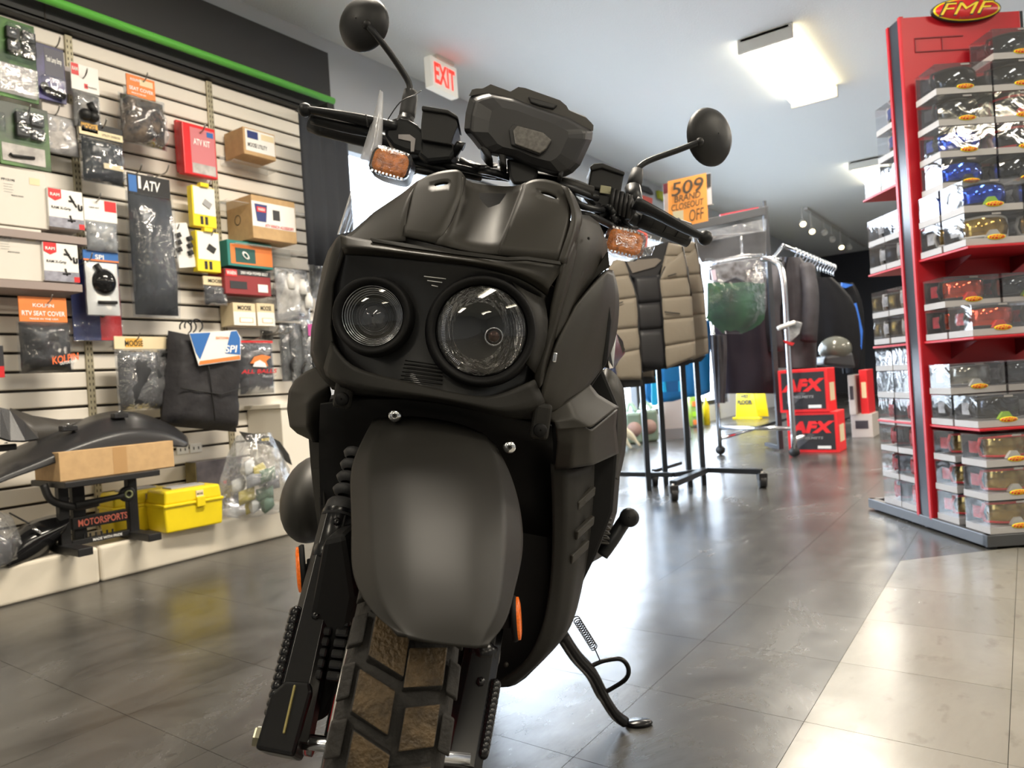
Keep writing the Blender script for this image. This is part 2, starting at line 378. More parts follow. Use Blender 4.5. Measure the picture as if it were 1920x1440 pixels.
# ------------------------------------------------------------------ ceiling light fittings
LAMPW = paint('lamp_body', .75, .73, .66, rough=.5)
DIFF = paint('lamp_diffuser', 1.0, .90, .66, rough=.4, emit=3.6)
DIFD = paint('lamp_rib', 1.0, .82, .5, rough=.4, emit=2.4)
def lamp(x, y0, y1, label, real=True):
    r_ = root('ceiling_light', label, 'ceiling light', (x, (y0+y1)/2, H-.09))
    MB().box((x, (y0+y1)/2, H-.012), (.30, y1-y0, .024)).build('mounting_tray', LAMPW, r_)
    mb = MB(); pr = [(-.165, -.024), (-.155, -.075), (-.10, -.088), (.10, -.088), (.155, -.075), (.165, -.024)]
    mb.prism([V((x+a, y0+.03, H+b)) for a, b in pr], V((0, y1-y0-.06, 0))); mb.build('diffuser', DIFF, r_)
    mb = MB()
    for a in (-.10, 0, .10): mb.box((x+a, (y0+y1)/2, H-.0895), (.012, y1-y0-.08, .003))
    mb.build('diffuser_rib', DIFD, r_)
    for e in (y0+.014, y1-.014): MB().box((x, e, H-.047), (.345, .028, .09)).build('end_cap', LAMPW, r_, bevel=.004)
    ld = bpy.data.lights.new('tube_light', 'AREA'); ld.shape = 'RECTANGLE'; ld.size = .30; ld.size_y = y1-y0; ld.energy = LAMP_W; ld.color = (1.0, .90, .76)
    lo = bpy.data.objects.new('tube_light', ld); COL.objects.link(lo); lo.parent = r_; lo.location = (0, 0, -.012)
    return r_
LAMP_W = 56
lamp(-1.25, 4.73, 6.06, 'near fluorescent ceiling light, its ribbed diffuser glowing warm white')
lamp(-1.28, 8.45, 9.70, 'far fluorescent ceiling light beyond the red display stand')
for x in (-1.25, 1.6, 4.5):
    for y in (-5.2, -1.9, 1.0, 4.73, 8.45):
        if x < 0 and y > 3: continue
        LAMP_W = (64 if x < 0 else 26) if y > 0 else (14 if x < 3 else 9)
        if x > 0 and y > 3: LAMP_W = 60
        lamp(x, y, y+1.3, 'fluorescent ceiling light, one of those outside the picture')['group'] = 'ceiling lights out of view'
# exit sign
c0 = V((-3.0, 3.62, 2.655))
EX = root('exit_sign', 'white exit sign with red letters hanging from the ceiling', 'sign', c0)
ax = V((-.04, 1, 0)).normalized(); nx = V((1, .04, 0)).normalized()
MB().box(c0, (.27, .06, .20), ax, nx, Z).build('sign_box', paint('sign_white', .75, .72, .64, rough=.4, emit=.25), EX, bevel=.006)
MB().box(c0+Z*.105, (.18, .09, .02), ax, nx, Z).build('ceiling_mount', LAMPW, EX)
text('EXIT', c0+nx*.0315, ax, Z, .215, .135, paint('sign_red', .9, .03, .02, emit=1.2), EX, bold=.03)
MB().tube([c0+Z*.11, c0+Z*.118], .02, 8).build('stem', LAMPW, EX)
# track lights
TRK = paint('track_white', .6, .6, .58, rough=.5)
tr = [at(1503, 395, 9.6), at(1600, 470, 13.0)]
tk = root('track_rail', 'white ceiling rail carrying the spotlights at the back', 'track', (tr[0].x, tr[0].y, H))
MB().box((-2.35, 12.6, H-.015), (.05, 4.4, .03)).build('rail', TRK, tk)
SPOT = paint('spot_glow', 1, .72, .32, emit=14)
for i, (px, py, lit) in enumerate([(1505, 418, 1), (1522, 432, 1), (1545, 432, 0), (1560, 447, 0), (1577, 462, 1), (1592, 462, 0)]):
    X = -2.35; p = onx(px, py, X)
    if not (8 < p.y < 15.3): p.y = 9+i
    z = min(p.z, 2.58); p = V((X, p.y, z))
    lb = 'glowing track spotlight, number %s from the left on the back ceiling rail' % ('one two three four five six'.split()[i]) if lit else 'unlit track spotlight, number %s from the left on the back ceiling rail' % ('one two three four five six'.split()[i])
    s = root('track_spotlight', lb, 'spotlight', p)
    dr = V((.3, -.75, -.6)).normalized()
    MB().lathe(p-dr*.05, dr, [(.001, 0), (.035, .0), (.045, .10), (.04, .10), (.036, .06), (.001, .055)], 14).build('spot_can', TRK, s)
    MB().tube([p-dr*.02, p+Z*(H-.03-p.z)-dr*.02], .008, 8).build('spot_stem', TRK, s)
    if lit: MB().lathe(p+dr*.0, dr, [(.001, .02), (.033, .02), (.034, .03), (.001, .03)], 14).build('bulb', SPOT, s)
# ------------------------------------------------------------------ goods on the slat wall
EX_ = V((1, 0, 0)); EY = V((0, 1, 0))
PEG_LIST = []
def wrect(cx, cy, wpx, hpx, off):
    p = onx(cx, cy, X0+off); a = proj(p+EY*.05); b = proj(p-EY*.05)
    sy = math.hypot(a[0]-b[0], a[1]-b[1])/.1*abs(a[0]-b[0])/math.hypot(a[0]-b[0], a[1]-b[1])
    return p, wpx/sy, hpx/(F/depth(p))
def peg(px, py, name, L=.17, off=None):
    """slatwall hook; (px,py) is its upturned tip"""
    off = off or L+.02
    p = onx(px, py, X0+off)
    for sp_ in (' hanging ', ' beside ', ' at the ', ' cut ', ' on one ', ' in a ', ' right of ', ' from the ', ' under ', ' below '):
        if len(name.split()) > 13: name = name.split(sp_)[0]
    g = V((X0+.022, p.y, p.z-.03))
    s = root('peg_hook', 'metal peg hook ' + name, 'hook', g)
    MB().tube(cpath([g+EX_*.0, g+EX_*(off*.6), V((p.x-.02, p.y, p.z-.022)), V((p.x, p.y, p.z))], 3), .0030, 6).build('rod', STEEL, s)
    MB().box(g+V((.001, 0, .0)), (.004, .03, .05)).build('back_plate', STEEL, s, bevel=.001)
    return s
def pillow(c, W, H, D, right, up, n=9, wr=.25, seed=0, sag=.0, taper=0.0, edge=.12):
    """a crumpled pouch: closed surface, W x H, D thick"""
    right = V(right).normalized(); up = V(up).normalized(); nn = right.cross(up); rows = []
    def prof(t): return max(0, 1-abs(2*t-1)**3.2)**.5
    out = MB()
    for side in (1, -1):
        rows = []
        for i in range(n+1):
            v = i/n; row = []
            for j in range(n+1):
                u = j/n
                w = W*(1-taper*v)
                q = right*((u-.5)*w) + up*((v-.5)*H)
                h = (edge+(1-edge)*prof(u)*prof(v*.96+.02)) if 0 < u < 1 and 0 < v < 1 else .02
                k = 1+sag*(.5-v)
                nz = noise.noise(V((u*4.1+seed, v*4.1, side*3+seed*1.7)))*wr + noise.noise(V((u*9+seed, v*9, side*5)))*wr*.5
                q = q + nn*(side*D*.5*h*k*(1+nz)) 
                if 0 < u < 1 or 0 < v < 1: q = q + right*(noise.noise(V((v*5, seed, side*0)))*.02*W) 
                row.append(V(c)+q)
            rows.append(row)
        out.grid(rows, True)
    return out
def carton(name, label, cat, cx, cy, wpx, hpx, off, D, m, group=None, tilt=0, bev=.002):
    """box whose front face centre is seen at (cx,cy); returns root, centre of front, W, H"""
    p, W, Hh = wrect(cx, cy, wpx, hpx, off); Rt = root(name, label, cat, V((p.x-D/2, p.y, p.z-Hh/2)), group)
    MB().box(V((p.x-D/2, p.y, p.z)), (D, W, Hh)).build('box_body', m, Rt, bevel=bev, seg=1)
    return Rt, p, W, Hh
def decal(Rt, p, W, Hh, u0, v0, u1, v1, m, name='printed_panel', lift=.0008, th=.0008):
    """flat print on a +x face; u,v in 0..1 from lower left"""
    c = V(p) + EY*((u0+u1)/2-.5)*W + Z*((v0+v1)/2-.5)*Hh + EX_*(lift)
    return MB().box(c, (th, abs(u1-u0)*W, abs(v1-v0)*Hh)).build(name, m, Rt)
def word(Rt, p, W, Hh, u, v, w, h, s, m, lift=.0016, **k):
    c = V(p) + EY*(u-.5)*W + Z*(v-.5)*Hh + EX_*lift
    return text(s, c, EY, Z, w*W, h*Hh, m, Rt, **k)
def shelf(px0, px1, py, D, label, m, name='shelf', off=None, th=.004, lip=0.0):
    a = onx(px0, py, X0+D); b = onx(px1, py, X0+D); z = a.z
    y0, y1 = a.y, onx(px1, py, X0+D).y
    b2 = min([onx(px1, py+q, X0+D) for q in range(-60, 61, 2)], key=lambda q: abs(q.z-z)); y1 = b2.y
    s = root(name, label, 'shelf', (X0+.03, (y0+y1)/2, z))
    MB().box((X0+.022+D/2, (y0+y1)/2, z), (D, y1-y0, th)).build('shelf_board', m, s, bevel=.001)
    MB().box((X0+.026, (y0+y1)/2, z+.02), (.006, y1-y0, .05)).build('shelf_back', m, s)
    if lip: MB().box((X0+.022+D, (y0+y1)/2, z+lip/2), (.004, y1-y0, lip)).build('shelf_lip', m, s)
    return s
ACR = paint('clear_acrylic', .9, .92, .92, rough=.05, alpha=.25, spec=.8)
GSH = paint('grey_shelf', .30, .24, .22, rough=.5)
DKT = paint('print_black', .02, .02, .02, rough=.5)
WHT = paint('print_white', .85, .85, .83, rough=.5)
CAMO = paint('camouflage_cloth', .16, .12, .09, rough=.7, noise_amt=.8, noise_scale=28, col2=(.03, .028, .03))
PGREY = paint('grey_poly_roll', .045, .05, .058, rough=.28, bump=.7, bump_scale=12, stretch=(1, 1, .25))
def bag(name, label, cx, cy, wpx, hpx, off, D, m, hdr=None, hdr_h=.25, words=(), peg_at=None, film=True, seed=1, wr=.3, pegname=None, taper=0, cat='packet', group=None, hdr_w=1.0, bands=(), film_m=None, sag=0):
    p, W, Hh = wrect(cx, cy, wpx, hpx, off)
    Rt = root(name, label, cat, V((p.x, p.y, p.z-Hh/2)), group)
    hh = hdr_h*Hh if hdr else 0
    pc = p - Z*(hh/2)
    pillow(pc, W*.92, (Hh-hh)*.96, D, EY, Z, wr=wr, seed=seed, taper=taper, sag=sag).build('contents', m, Rt)
    if film: pillow(pc, W, (Hh-hh), D*1.12, EY, Z, wr=wr*1.2, seed=seed+3, n=11, taper=taper, edge=.25).build('clear_bag', film_m or FILM, Rt)
    if hdr:
        hc = p + Z*(Hh/2-hh/2)
        h = MB().box(hc, (.006, W*hdr_w, hh)).build('header_card', hdr, Rt, bevel=.001)
        hp = hc+EX_*.003
        for (u0, v0, u1, v1, mm) in bands: decal(Rt, hp, W*hdr_w, hh, u0, v0, u1, v1, mm)
        for (s, u, v, w, h2, mm) in words: word(Rt, hp, W*hdr_w, hh, u, v, w, h2, s, mm)
    if peg_at: peg(peg_at[0], peg_at[1], pegname or ('holding the ' + label), off=off+.045)
    return Rt, p, W, Hh

# --- upper left blisters
def blister(name, label, cx, cy, wpx, hpx, off, card, D=.03, pegp=None, inner=None, tilt=0, cat='blister pack', clear=(.1, .35, .9, .92)):
    p, W, Hh = wrect(cx, cy, wpx, hpx, off); Rt = root(name, label, cat, V((p.x, p.y, p.z-Hh/2)))
    MB().box(p, (.004, W, Hh)).build('backing_card', card, Rt, bevel=.003)
    u0, v0, u1, v1 = clear
    c = p + EY*((u0+u1)/2-.5)*W + Z*((v0+v1)/2-.5)*Hh + EX_*(D/2)
    MB().box(c, (D, (u1-u0)*W, (v1-v0)*Hh), taper=1).build('clear_blister', FILM, Rt, bevel=.008)
    if pegp: peg(pegp[0], pegp[1], 'holding the ' + label, off=off+.03)
    return Rt, p, W, Hh
LENS = paint('led_lens', .25, .26, .27, rough=.12, metal=.8)
PAPER = paint('pale_insert', .55, .52, .50, rough=.6, noise_amt=.4, noise_scale=25)
def pods(Rt, p, W, Hh, u, v, s):
    for a in (-.5, .5):
        for b in (-.5, .5):
            c = p + EY*((u-.5)*W + a*s*1.05) + Z*((v-.5)*Hh + b*s) + EX_*.016
            q = MB().box(c, (.022, s*.9, s*.85)).build('light_pod', BLACK, Rt, bevel=.003)
            MB().lathe(c+EX_*.0105, EX_, [(.001, .004), (s*.18, .003), (s*.3, 0), (s*.3, -.002)], 12).build('pod_lens', LENS, q)
R1, p, W, Hh = blister('light_blister_pack', 'green blister pack of black pod lights at the top left corner', 28, 112, 82, 150, .16, GREENP, pegp=(44, 57), clear=(.3, .5, .95, .93))
pods(R1, p, W, Hh, .62, .72, .052)
decal(R1, p, W, Hh, .02, .05, .96, .42, PAPER, 'paper_insert', lift=.004)
MB().box(p+V((.014, 0, -Hh*.27)), (.024, W*.94, Hh*.36)).build('clear_tray', FILMC, R1, bevel=.006)
R1, p, W, Hh = blister('light_blister_pack', 'green and black blister pack of black pod lights below the topmost one', 46, 256, 96, 118, .17, paint('green_black_card', .07, .18, .035, rough=.4, noise_amt=.7, noise_scale=6, col2=(.012, .025, .012)), pegp=(57, 196), clear=(.30, .42, .88, .90))
pods(R1, p, W, Hh, .58, .66, .05)
decal(R1, p, W, Hh, .04, .06, .88, .34, PAPER, 'paper_insert', lift=.004)
MB().tube([p+EY*(-.33*W)+Z*(-.33*Hh)+EX_*.01, p+EY*(-.28*W)+Z*(-.36*Hh)+EX_*.012, p+EY*(.15*W)+Z*(-.33*Hh)+EX_*.01], .006, 8).build('bracket_arm', BLACK, R1)
R1, p, W, Hh = blister('light_blister_pack', 'dark blister pack cut off at the left edge beside the green one', 0, 238, 16, 62, .15, DARKP, clear=(.2, .3, .9, .9))
R1, p, W, Hh = blister('handlebar_light_pack', 'purple and navy card pack with a black grip cylinder', 95, 138, 54, 104, .15, paint('purple_navy_card', .10, .08, .30, rough=.4, noise_amt=.5, noise_scale=7, col2=(.05, .05, .10)), pegp=(113, 68), clear=(.1, .04, .95, .42))
decal(R1, p, W, Hh, .30, .42, .97, .95, paint('slate_card', .10, .10, .13), 'card_panel', lift=.0025)
word(R1, p, W, Hh, .62, .74, .55, .13, 'Tank Lamp Strap', WHT, lift=.0045)
MB().tube([p+EY*(-.35*W)+Z*(-.33*Hh)+EX_*.02, p+EY*(.38*W)+Z*(-.40*Hh)+EX_*.02], .013, 12).build('grip', BLACK, R1)
MB().lathe(p+EY*(-.33*W)+Z*(-.30*Hh)+EX_*.024, EX_, [(.001, .008), (.012, .006), (.016, 0)], 14).build('chrome_cap', CHROME, R1)
blister('red_edged_card', 'narrow red topped grey card pack between the purple and the white one', 132, 152, 20, 52, .10, paint('muted_card', .40, .36, .36), clear=(.1, .1, .9, .5))
R1, p, W, Hh = bag('mount_ball_bag', 'clear bag with white card, red logo and black ball mount', 161, 182, 52, 118, .16, .04, paint('mount_parts', .30, .29, .28, rough=.4, noise_amt=.7, noise_scale=22), hdr=WHITE, hdr_h=.42, peg_at=(164, 128), seed=3, wr=.5,
   bands=((.02, .55, .28, .98, RED), (.45, .12, .58, .3, RED)), words=(('RAM', .15, .78, .2, .14, WHT), ('MOUNTS', .7, .2, .4, .06, DKT)))
for du, dv, r_ in ((-.02, -.02, .024), (.012, -.028, .022)):
    MB().ball(p+EY*du+Z*(-Hh*.30+dv*.3)+EX_*.03, r_, 14, 9).build('mount_ball', BLACK, R1)
MB().tube([p+Z*(-Hh*.12)+EX_*.03, p+EY*.02+Z*(-Hh*.27)+EX_*.03], .014, 10).build('mount_arm', BLACK, R1)
bag('hardware_bag', 'clear bag of pale hardware hanging beside the green blister pack', 114, 240, 66, 100, .13, .035, PAPER, hdr=paint('clear_card', .55, .50, .46), hdr_h=.28, seed=5, wr=.7, peg_at=(112, 196), film_m=FILMC)
R1, p, W, Hh = bag('winch_cover_bag', 'black and cream headed bag with black folded cover, below the ball mount bag', 192, 290, 82, 112, .17, .085, paint('dark_vinyl', .03, .035, .042, rough=.3, bump=.6, bump_scale=14), hdr=BLACK, hdr_h=.25, seed=8, wr=.35, peg_at=(200, 222),
   bands=((0, .1, 1, .55, CREAM), (.05, .3, .42, .95, paint('gold_print', .70, .38, .06))), words=(('MOOSE', .22, .6, .32, .34, DKT), ('UTILITY DIVISION', .72, .32, .42, .16, DKT)))
decal(R1, p-Z*(Hh*.22)+EX_*.043, W, Hh, .4, .44, .85, .53, CREAM, 'moulded_logo')
R1, p, W, Hh = bag('camouflage_seat_cover', 'camouflage seat cover in a clear bag with orange header', 267, 210, 86, 130, .17, .12, CAMO, hdr=ORANGE, hdr_h=.30, seed=11, wr=.5, hdr_w=.62, peg_at=(277, 136),
   words=(('KOLPIN', .30, .78, .34, .13, WHT), ('SEAT COVER', .5, .36, .85, .17, WHT), ('MADE IN THE USA', .4, .14, .5, .07, WHT)), bands=((.45, .58, .92, .88, CREAM),))
# stack of red packets
for i in range(4):
    o_ = .06+.04*i; lab = ['rearmost of the four red kit packets on one hook', 'second red kit packet from the wall', 'third red kit packet from the wall', 'front red kit packet with grey printed label'][i]
    p, W, Hh = wrect(362+4*i if i < 3 else 373, 281+ (3 if i else 0), 62, 96, o_)
    R1 = root('kit_packet', lab, 'packet', V((p.x, p.y, p.z-Hh/2)), 'red kit packets on one hook')
    MB().box(p, (.022, W, Hh)).build('sleeve', paint('red_sleeve', .66, .015, .02, rough=.35), R1, bevel=.004)
    if i == 3:
        q = p+EX_*.011; decal(R1, q, W, Hh, .22, .04, .96, .93, paint('pinkish_label', .58, .18, .20), 'label')
        decal(R1, q, W, Hh, .24, .05, .94, .24, PAPER, 'photo_strip', lift=.0018); word(R1, q, W, Hh, .55, .66, .5, .12, 'ATV KIT', WHT, lift=.003)
        decal(R1, q, W, Hh, .72, .80, .92, .90, BLUE, 'label_patch', lift=.0022)
peg(385, 233, 'through the red kit packets', off=.24)
# boxes
shelf(433, 522, 300, .12, 'clear acrylic shelf under the small winch box', ACR)
R1, p, W, Hh = carton('small_winch_box', 'small brown box with white and navy label on clear shelf', 'box', 487, 270, 60, 50, .20, .16, CARTON)
decal(R1, p, W, Hh, .06, .15, .97, .95, WHITE, 'label'); decal(R1, p, W, Hh, .12, .62, .45, .9, NAVY, 'label_block', lift=.0017)
decal(R1, p, W, Hh, .55, .66, .95, .88, CREAM, 'label_block', lift=.0017)
word(R1, p, W, Hh, .42, .38, .6, .16, 'MOOSE UTILITY', DKT, lift=.002)
shelf(420, 575, 375, .20, 'clear acrylic shelf above the big winch carton', ACR)
shelf(438, 582, 456, .20, 'clear acrylic shelf carrying the big winch carton', ACR)
R1, p, W, Hh = carton('winch_carton', 'big brown winch carton with white label and red logo', 'box', 515, 412, 82, 80, .24, .21, CARTON)
decal(R1, p, W, Hh, .0, .28, .98, .86, WHITE, 'label')
MB().prism([p+EY*((u-.5)*W)+Z*((v-.5)*Hh)+EX_*.0018 for u, v in ((.06, .80), (.34, .80), (.30, .40), (.10, .40))], EX_*.0006).build('label_block', NAVY, R1)
decal(R1, p, W, Hh, .10, .62, .30, .74, RED, 'logo_plate', lift=.003); word(R1, p, W, Hh, .20, .68, .15, .07, 'WARN', WHT, lift=.0042)
decal(R1, p, W, Hh, .46, .48, .62, .72, DARKP, 'control_box_print', lift=.002); word(R1, p, W, Hh, .60, .33, .66, .07, 'ATV WINCH ACCESSORY', RED, lift=.003)
ring = MB().lathe(V((p.x-.12, p.y-W/2-.0007, p.z)), -EY, [(.022, 0), (.026, 0), (.026, .0005), (.022, .0005)], 20).build('side_emblem', DKT, R1)
shelf(418, 520, 504, .12, 'clear shelf under the orange and teal box', ACR)
R1, p, W, Hh = carton('cable_box', 'teal and orange box lying above the red boxed strap', 'box', 470, 478, 84, 48, .18, .14, paint('teal_print', .03, .22, .20))
decal(R1, p, W, Hh, .06, .10, .99, .86, ORANGE, 'label'); decal(R1, p, W, Hh, .16, .16, .60, .72, paint('dark_teal_print', .02, .10, .09), 'label_block', lift=.0017)
MB().lathe(p+EX_*.004+EY*(-.12*W)-Z*(.06*Hh), EX_, [(.012, 0), (.02, 0), (.02, .002), (.012, .002)], 16, sx=.7, sy=1.2).build('shackle_print', WHT, R1)
shelf(420, 520, 556, .12, 'clear shelf under the red winch box', ACR)
R1, p, W, Hh = carton('red_winch_box', 'dark red box with white logo under the orange and teal box', 'box', 466, 530, 86, 46, .18, .14, paint('deep_red_print', .28, .03, .035))
decal(R1, p, W, Hh, .0, .78, 1, 1, DARKP, 'label'); word(R1, p, W, Hh, .64, .89, .6, .12, '2000 HIGH POWER BOLT', WHT)
decal(R1, p, W, Hh, .02, .70, .26, .98, RED, 'logo_plate', lift=.0018); word(R1, p, W, Hh, .14, .84, .2, .16, 'WARN', WHT, lift=.003)
decal(R1, p, W, Hh, .10, .22, .46, .52, DARKP, 'strap_print', lift=.0018); decal(R1, p, W, Hh, .70, .14, .92, .46, WHT, 'fitting_print', lift=.0018)
shelf(432, 520, 612, .10, 'clear shelf under the two small cream boxes', ACR)
for i, (cx, cy, w_) in enumerate(((459, 589, 42), (499, 590, 33))):
    R1, p, W, Hh = carton('filter_box', ['left one of two small cream fitting boxes', 'right one of two small cream fitting boxes'][i], 'box', cx, cy, w_, 42, .15, .11, CREAM, 'small cream fitting boxes')
    decal(R1, p, W, Hh, .0, .0, .98, .60, WHITE, 'label'); word(R1, p, W, Hh, .5, .78, .6, .2, 'MOOSE', DKT); decal(R1, p, W, Hh, .25, .12, .85, .34, paint('orange_thin', .8, .4, .1), 'stripe', lift=.0018)
    decal(R1, p, W, Hh, .28, .14, .82, .32, WHT, 'stripe', lift=.003)
# grey roll bag with ATV header
R1, p, W, Hh = bag('grey_roll_bag', 'long grey rolled cover in a clear bag with black header', 288, 480, 88, 232, .20, .12, PGREY, seed=21, wr=.18)
hd = p+Z*(Hh*.5+.035)+EY*(-.0)
MB().box(hd, (.006, W*.9, .09)).build('header_card', BLACK, R1, bevel=.001)
word(R1, hd+EX_*.004, W*.9, .09, .55, .5, .42, .5, 'ATV', WHT, shear=.2); decal(R1, hd+EX_*.0035, W*.9, .09, .02, .1, .2, .9, BLUE); decal(R1, hd+EX_*.0035, W*.9, .09, .24, .3, .30, .9, WHT)
peg(266, 308, 'left one of the pair over the long grey roll'); peg(317, 309, 'right one of the pair over the long grey roll')
# white boxes on grey shelves
shelf(-40, 158, 432, .20, 'grey steel shelf carrying the upper white box', GSH, th=.03, lip=0)
shelf(-40, 150, 530, .20, 'grey steel shelf carrying the lower white box', GSH, th=.03, lip=0)
for i, (cx, cy, w_, h_, cx2, cy2) in enumerate(((35, 370, 112, 108, 124, 392), (28, 475, 108, 100, 115, 492))):
    R1, p, W, Hh = carton('white_parts_box', ['plain white carton on the upper grey shelf', 'plain white carton on the lower grey shelf'][i], 'box', cx, cy, w_, h_, .20, .18, paint('off_white_box', .66, .62, .56, rough=.6))
    word(R1, p, W, Hh, .34, .78, .22, .04, 'PP12195', DKT); decal(R1, p, W, Hh, .70, .76, .88, .88, paint('pale_tape', .72, .60, .38), 'tape')
    for q in range(4): decal(R1, p, W, Hh, .26, .70-.045*q, .26+.16-.02*(q % 2), .708-.045*q, paint('faint_ink', .4, .4, .38), 'ink_line')
    word(R1, p, W, Hh, .48, .52, .2, .025, 'MADE IN TAIWAN', DKT)
    R1, p, W, Hh = carton('phone_mount_box', ['white and red phone mount box on the upper grey shelf', 'white and red phone mount box on the lower grey shelf'][i], 'box', cx2, cy2, 66, 72, .215, .12, WHITE)
    MB().prism([p+EY*((u-.5)*W)+Z*((v-.5)*Hh)+EX_*.0006 for u, v in ((.02, .99), (.38, .99), (.38, .76), (.2, .68), (.02, .76))], EX_*.0008).build('logo_shield', RED, R1)
    word(R1, p, W, Hh, .2, .84, .26, .08, 'RAM', WHT, lift=.0025); word(R1, p, W, Hh, .36, .50, .55, .09, 'RAM X-Grip', DKT)
    decal(R1, p, W, Hh, 0, .0, 1, .26, paint('landscape_print', .35, .35, .42, noise_amt=.5, noise_scale=30), 'photo_strip'); decal(R1, p, W, Hh, .84, .0, 1, .14, RED, 'corner_print', lift=.0018)
    for a, b in (((.62, .86), (.72, .70)), ((.72, .70), (.80, .58)), ((.58, .72), (.74, .72)), ((.86, .66), (.87, .52)), ((.87, .52), (.95, .52)), ((.95, .52), (.95, .64)), ((.60, .34), (.64, .16)), ((.52, .20), (.74, .22))):
        A_1 = p+EY*((a[0]-.5)*W)+Z*((a[1]-.5)*Hh)+EX_*.002; B_1 = p+EY*((b[0]-.5)*W)+Z*((b[1]-.5)*Hh)+EX_*.002; MB().tube([A_1, B_1], .0035, 6).build('mount_print', DKT, R1)
R1, p, W, Hh = bag('grey_lever_bag', 'clear bag with white header and grey white fittings beside the upper mount box', 190, 424, 62, 98, .20, .05, paint('pale_fittings', .42, .43, .44, rough=.4, noise_amt=.5, noise_scale=24), hdr=WHITE, hdr_h=.42, peg_at=(189, 362), seed=31, wr=.6, bands=((.62, .5, .98, .98, RED),), words=(('GRIP KIT', .3, .6, .3, .06, DKT),))
# back card navy / red
p, W, Hh = wrect(182, 590, 92, 100, .09)
R1 = root('mirror_card', 'large navy and red backing card behind the round mirror bag', 'card', V((p.x, p.y, p.z-Hh/2)))
MB().box(p+Z*.06, (.006, W, Hh*1.5)).build('backing_card', NAVY, R1, bevel=.002); decal(R1, p+EX_*.003, W, Hh, .55, .02, .99, 1.24, RED)
MB().lathe(p+EX_*.004+EY*.02, EX_, [(.001, .012), (.01, .01), (.012, 0)], 12).build('plug', BLACK, R1)
MB().box(p+V((.006, 0, 0)), (.006, W*1.02, Hh*1.0)).build('clear_blister', FILM, R1, bevel=.003)
# SPI mirror bag
R1, p, W, Hh = bag('mirror_bag', 'white bag with blue header and round black mirror', 192, 532, 66, 122, .19, .03, WHITE, hdr=BLUE, hdr_h=.16, seed=35, wr=.3, peg_at=(173, 474), words=(('SPI', .45, .4, .25, .45, WHT),), bands=((0, 0, 1, .16, ORANGE),))
MB().lathe(p+EX_*.018-Z*(-.005), EX_, [(.001, .035), (.022, .033), (.042, .022), (.056, .002), (.056, -.003)], 24, sx=.85, sy=1.0, ref=EY).build('mirror_head', paint('gloss_black', .01, .01, .011, rough=.12), R1)
MB().tube([p+EX_*.02-Z*(Hh*.30)-EY*.03, p+EX_*.02-Z*(Hh*.29)+EY*.045], .007, 8).build('mirror_stem', BLACK, R1)
MB().tube([p+EX_*.02+Z*(Hh*.28)-EY*.03, p+EX_*.02+Z*(Hh*.1)], .012, 8).build('mirror_neck', BLACK, R1)
# KOLPIN seat cover
R1, p, W, Hh = bag('seat_cover_bag', 'black seat cover in a clear bag with orange ATV header', 84, 628, 102, 142, .18, .11, paint('seat_cover_cloth', .026, .026, .029, rough=.45, bump=.6, bump_scale=14), hdr=ORANGE, hdr_h=.33, hdr_w=.88, seed=41, wr=.3, peg_at=(98, 552),
   words=(('KOLPIN', .5, .66, .44, .14, WHT), ('RTV SEAT COVER', .5, .34, .9, .19, WHT), ('MADE IN THE USA', .5, .12, .6, .07, WHT)))
text('KOLPIN', p+EY*(.20*W)-Z*(.33*Hh)+EX_*.075, EY+Z*.18, Z, .5*W, .10*Hh, paint('orange_bright', .85, .16, .04), R1, shear=0)
text('OUTDOORS', p+EY*(.24*W)-Z*(.38*Hh)+EX_*.077, EY+Z*.18, Z, .32*W, .035*Hh, WHT, R1)
# yellow packs, buckles, small moose bag
for i, (cx, cy) in enumerate(((383, 388), (391, 472))):
    R1, p, W, Hh = carton('yellow_plug_pack', ['upper one of two yellow and white hanging packs', 'lower one of two yellow and white hanging packs'][i], 'packet', cx, cy, 44, 76, .17, .04, YELLOW, 'yellow and white hanging packs')
    decal(R1, p, W, Hh, .06, .30, .98, .98, WHITE, 'label'); decal(R1, p, W, Hh, .3, .06, .42, .26, DKT); decal(R1, p, W, Hh, .5, .06, .62, .26, DKT)
    MB().box(p+EX_*.004+EY*(.12*W)+Z*(.08*Hh), (.003, W*.35, Hh*.16), (1, 0, 0), (0, .85, -.5), (0, .5, .85)).build('device_print', GREYP if i == 0 else DKT, R1, bevel=.001)
    MB().box(p+Z*(Hh*.53), (.03, W*.36, Hh*.10)).build('hang_tab', YELLOW, R1, bevel=.002)
    peg([395, 400][i], [338, 432][i], 'of the %s yellow pack' % ['upper', 'lower'][i], off=.19)
p, W, Hh = wrect(343, 460, 34, 84, .15); R1 = root('buckle_card', 'white card holding black buckles next to the long grey roll', 'card', V((p.x, p.y, p.z-Hh/2)))
MB().box(p, (.005, W, Hh), (1, 0, 0), (0, .98, .17), (0, -.17, .98)).build('backing_card', WHITE, R1, bevel=.003)
for k_, (a, b) in enumerate(((-.3, .02), (.32, -.02))):
    for q in range(3): MB().box(p+EY*(a*W)+Z*((b+.18-.16*q)*Hh)+EX_*.012, (.02, .022, .022), (1, 0, 0), (0, .9, .4), (0, -.4, .9)).build('buckle', BLACK, R1, bevel=.003)
peg(336, 420, 'of the black buckle card', off=.17)
bag('small_pad_bag', 'small dark pad bag with cream logo header under the yellow packs', 404, 546, 44, 54, .15, .04, FABG, hdr=CREAM, hdr_h=.30, seed=51, wr=.3, words=(('MOOSE', .5, .5, .6, .4, DKT),))
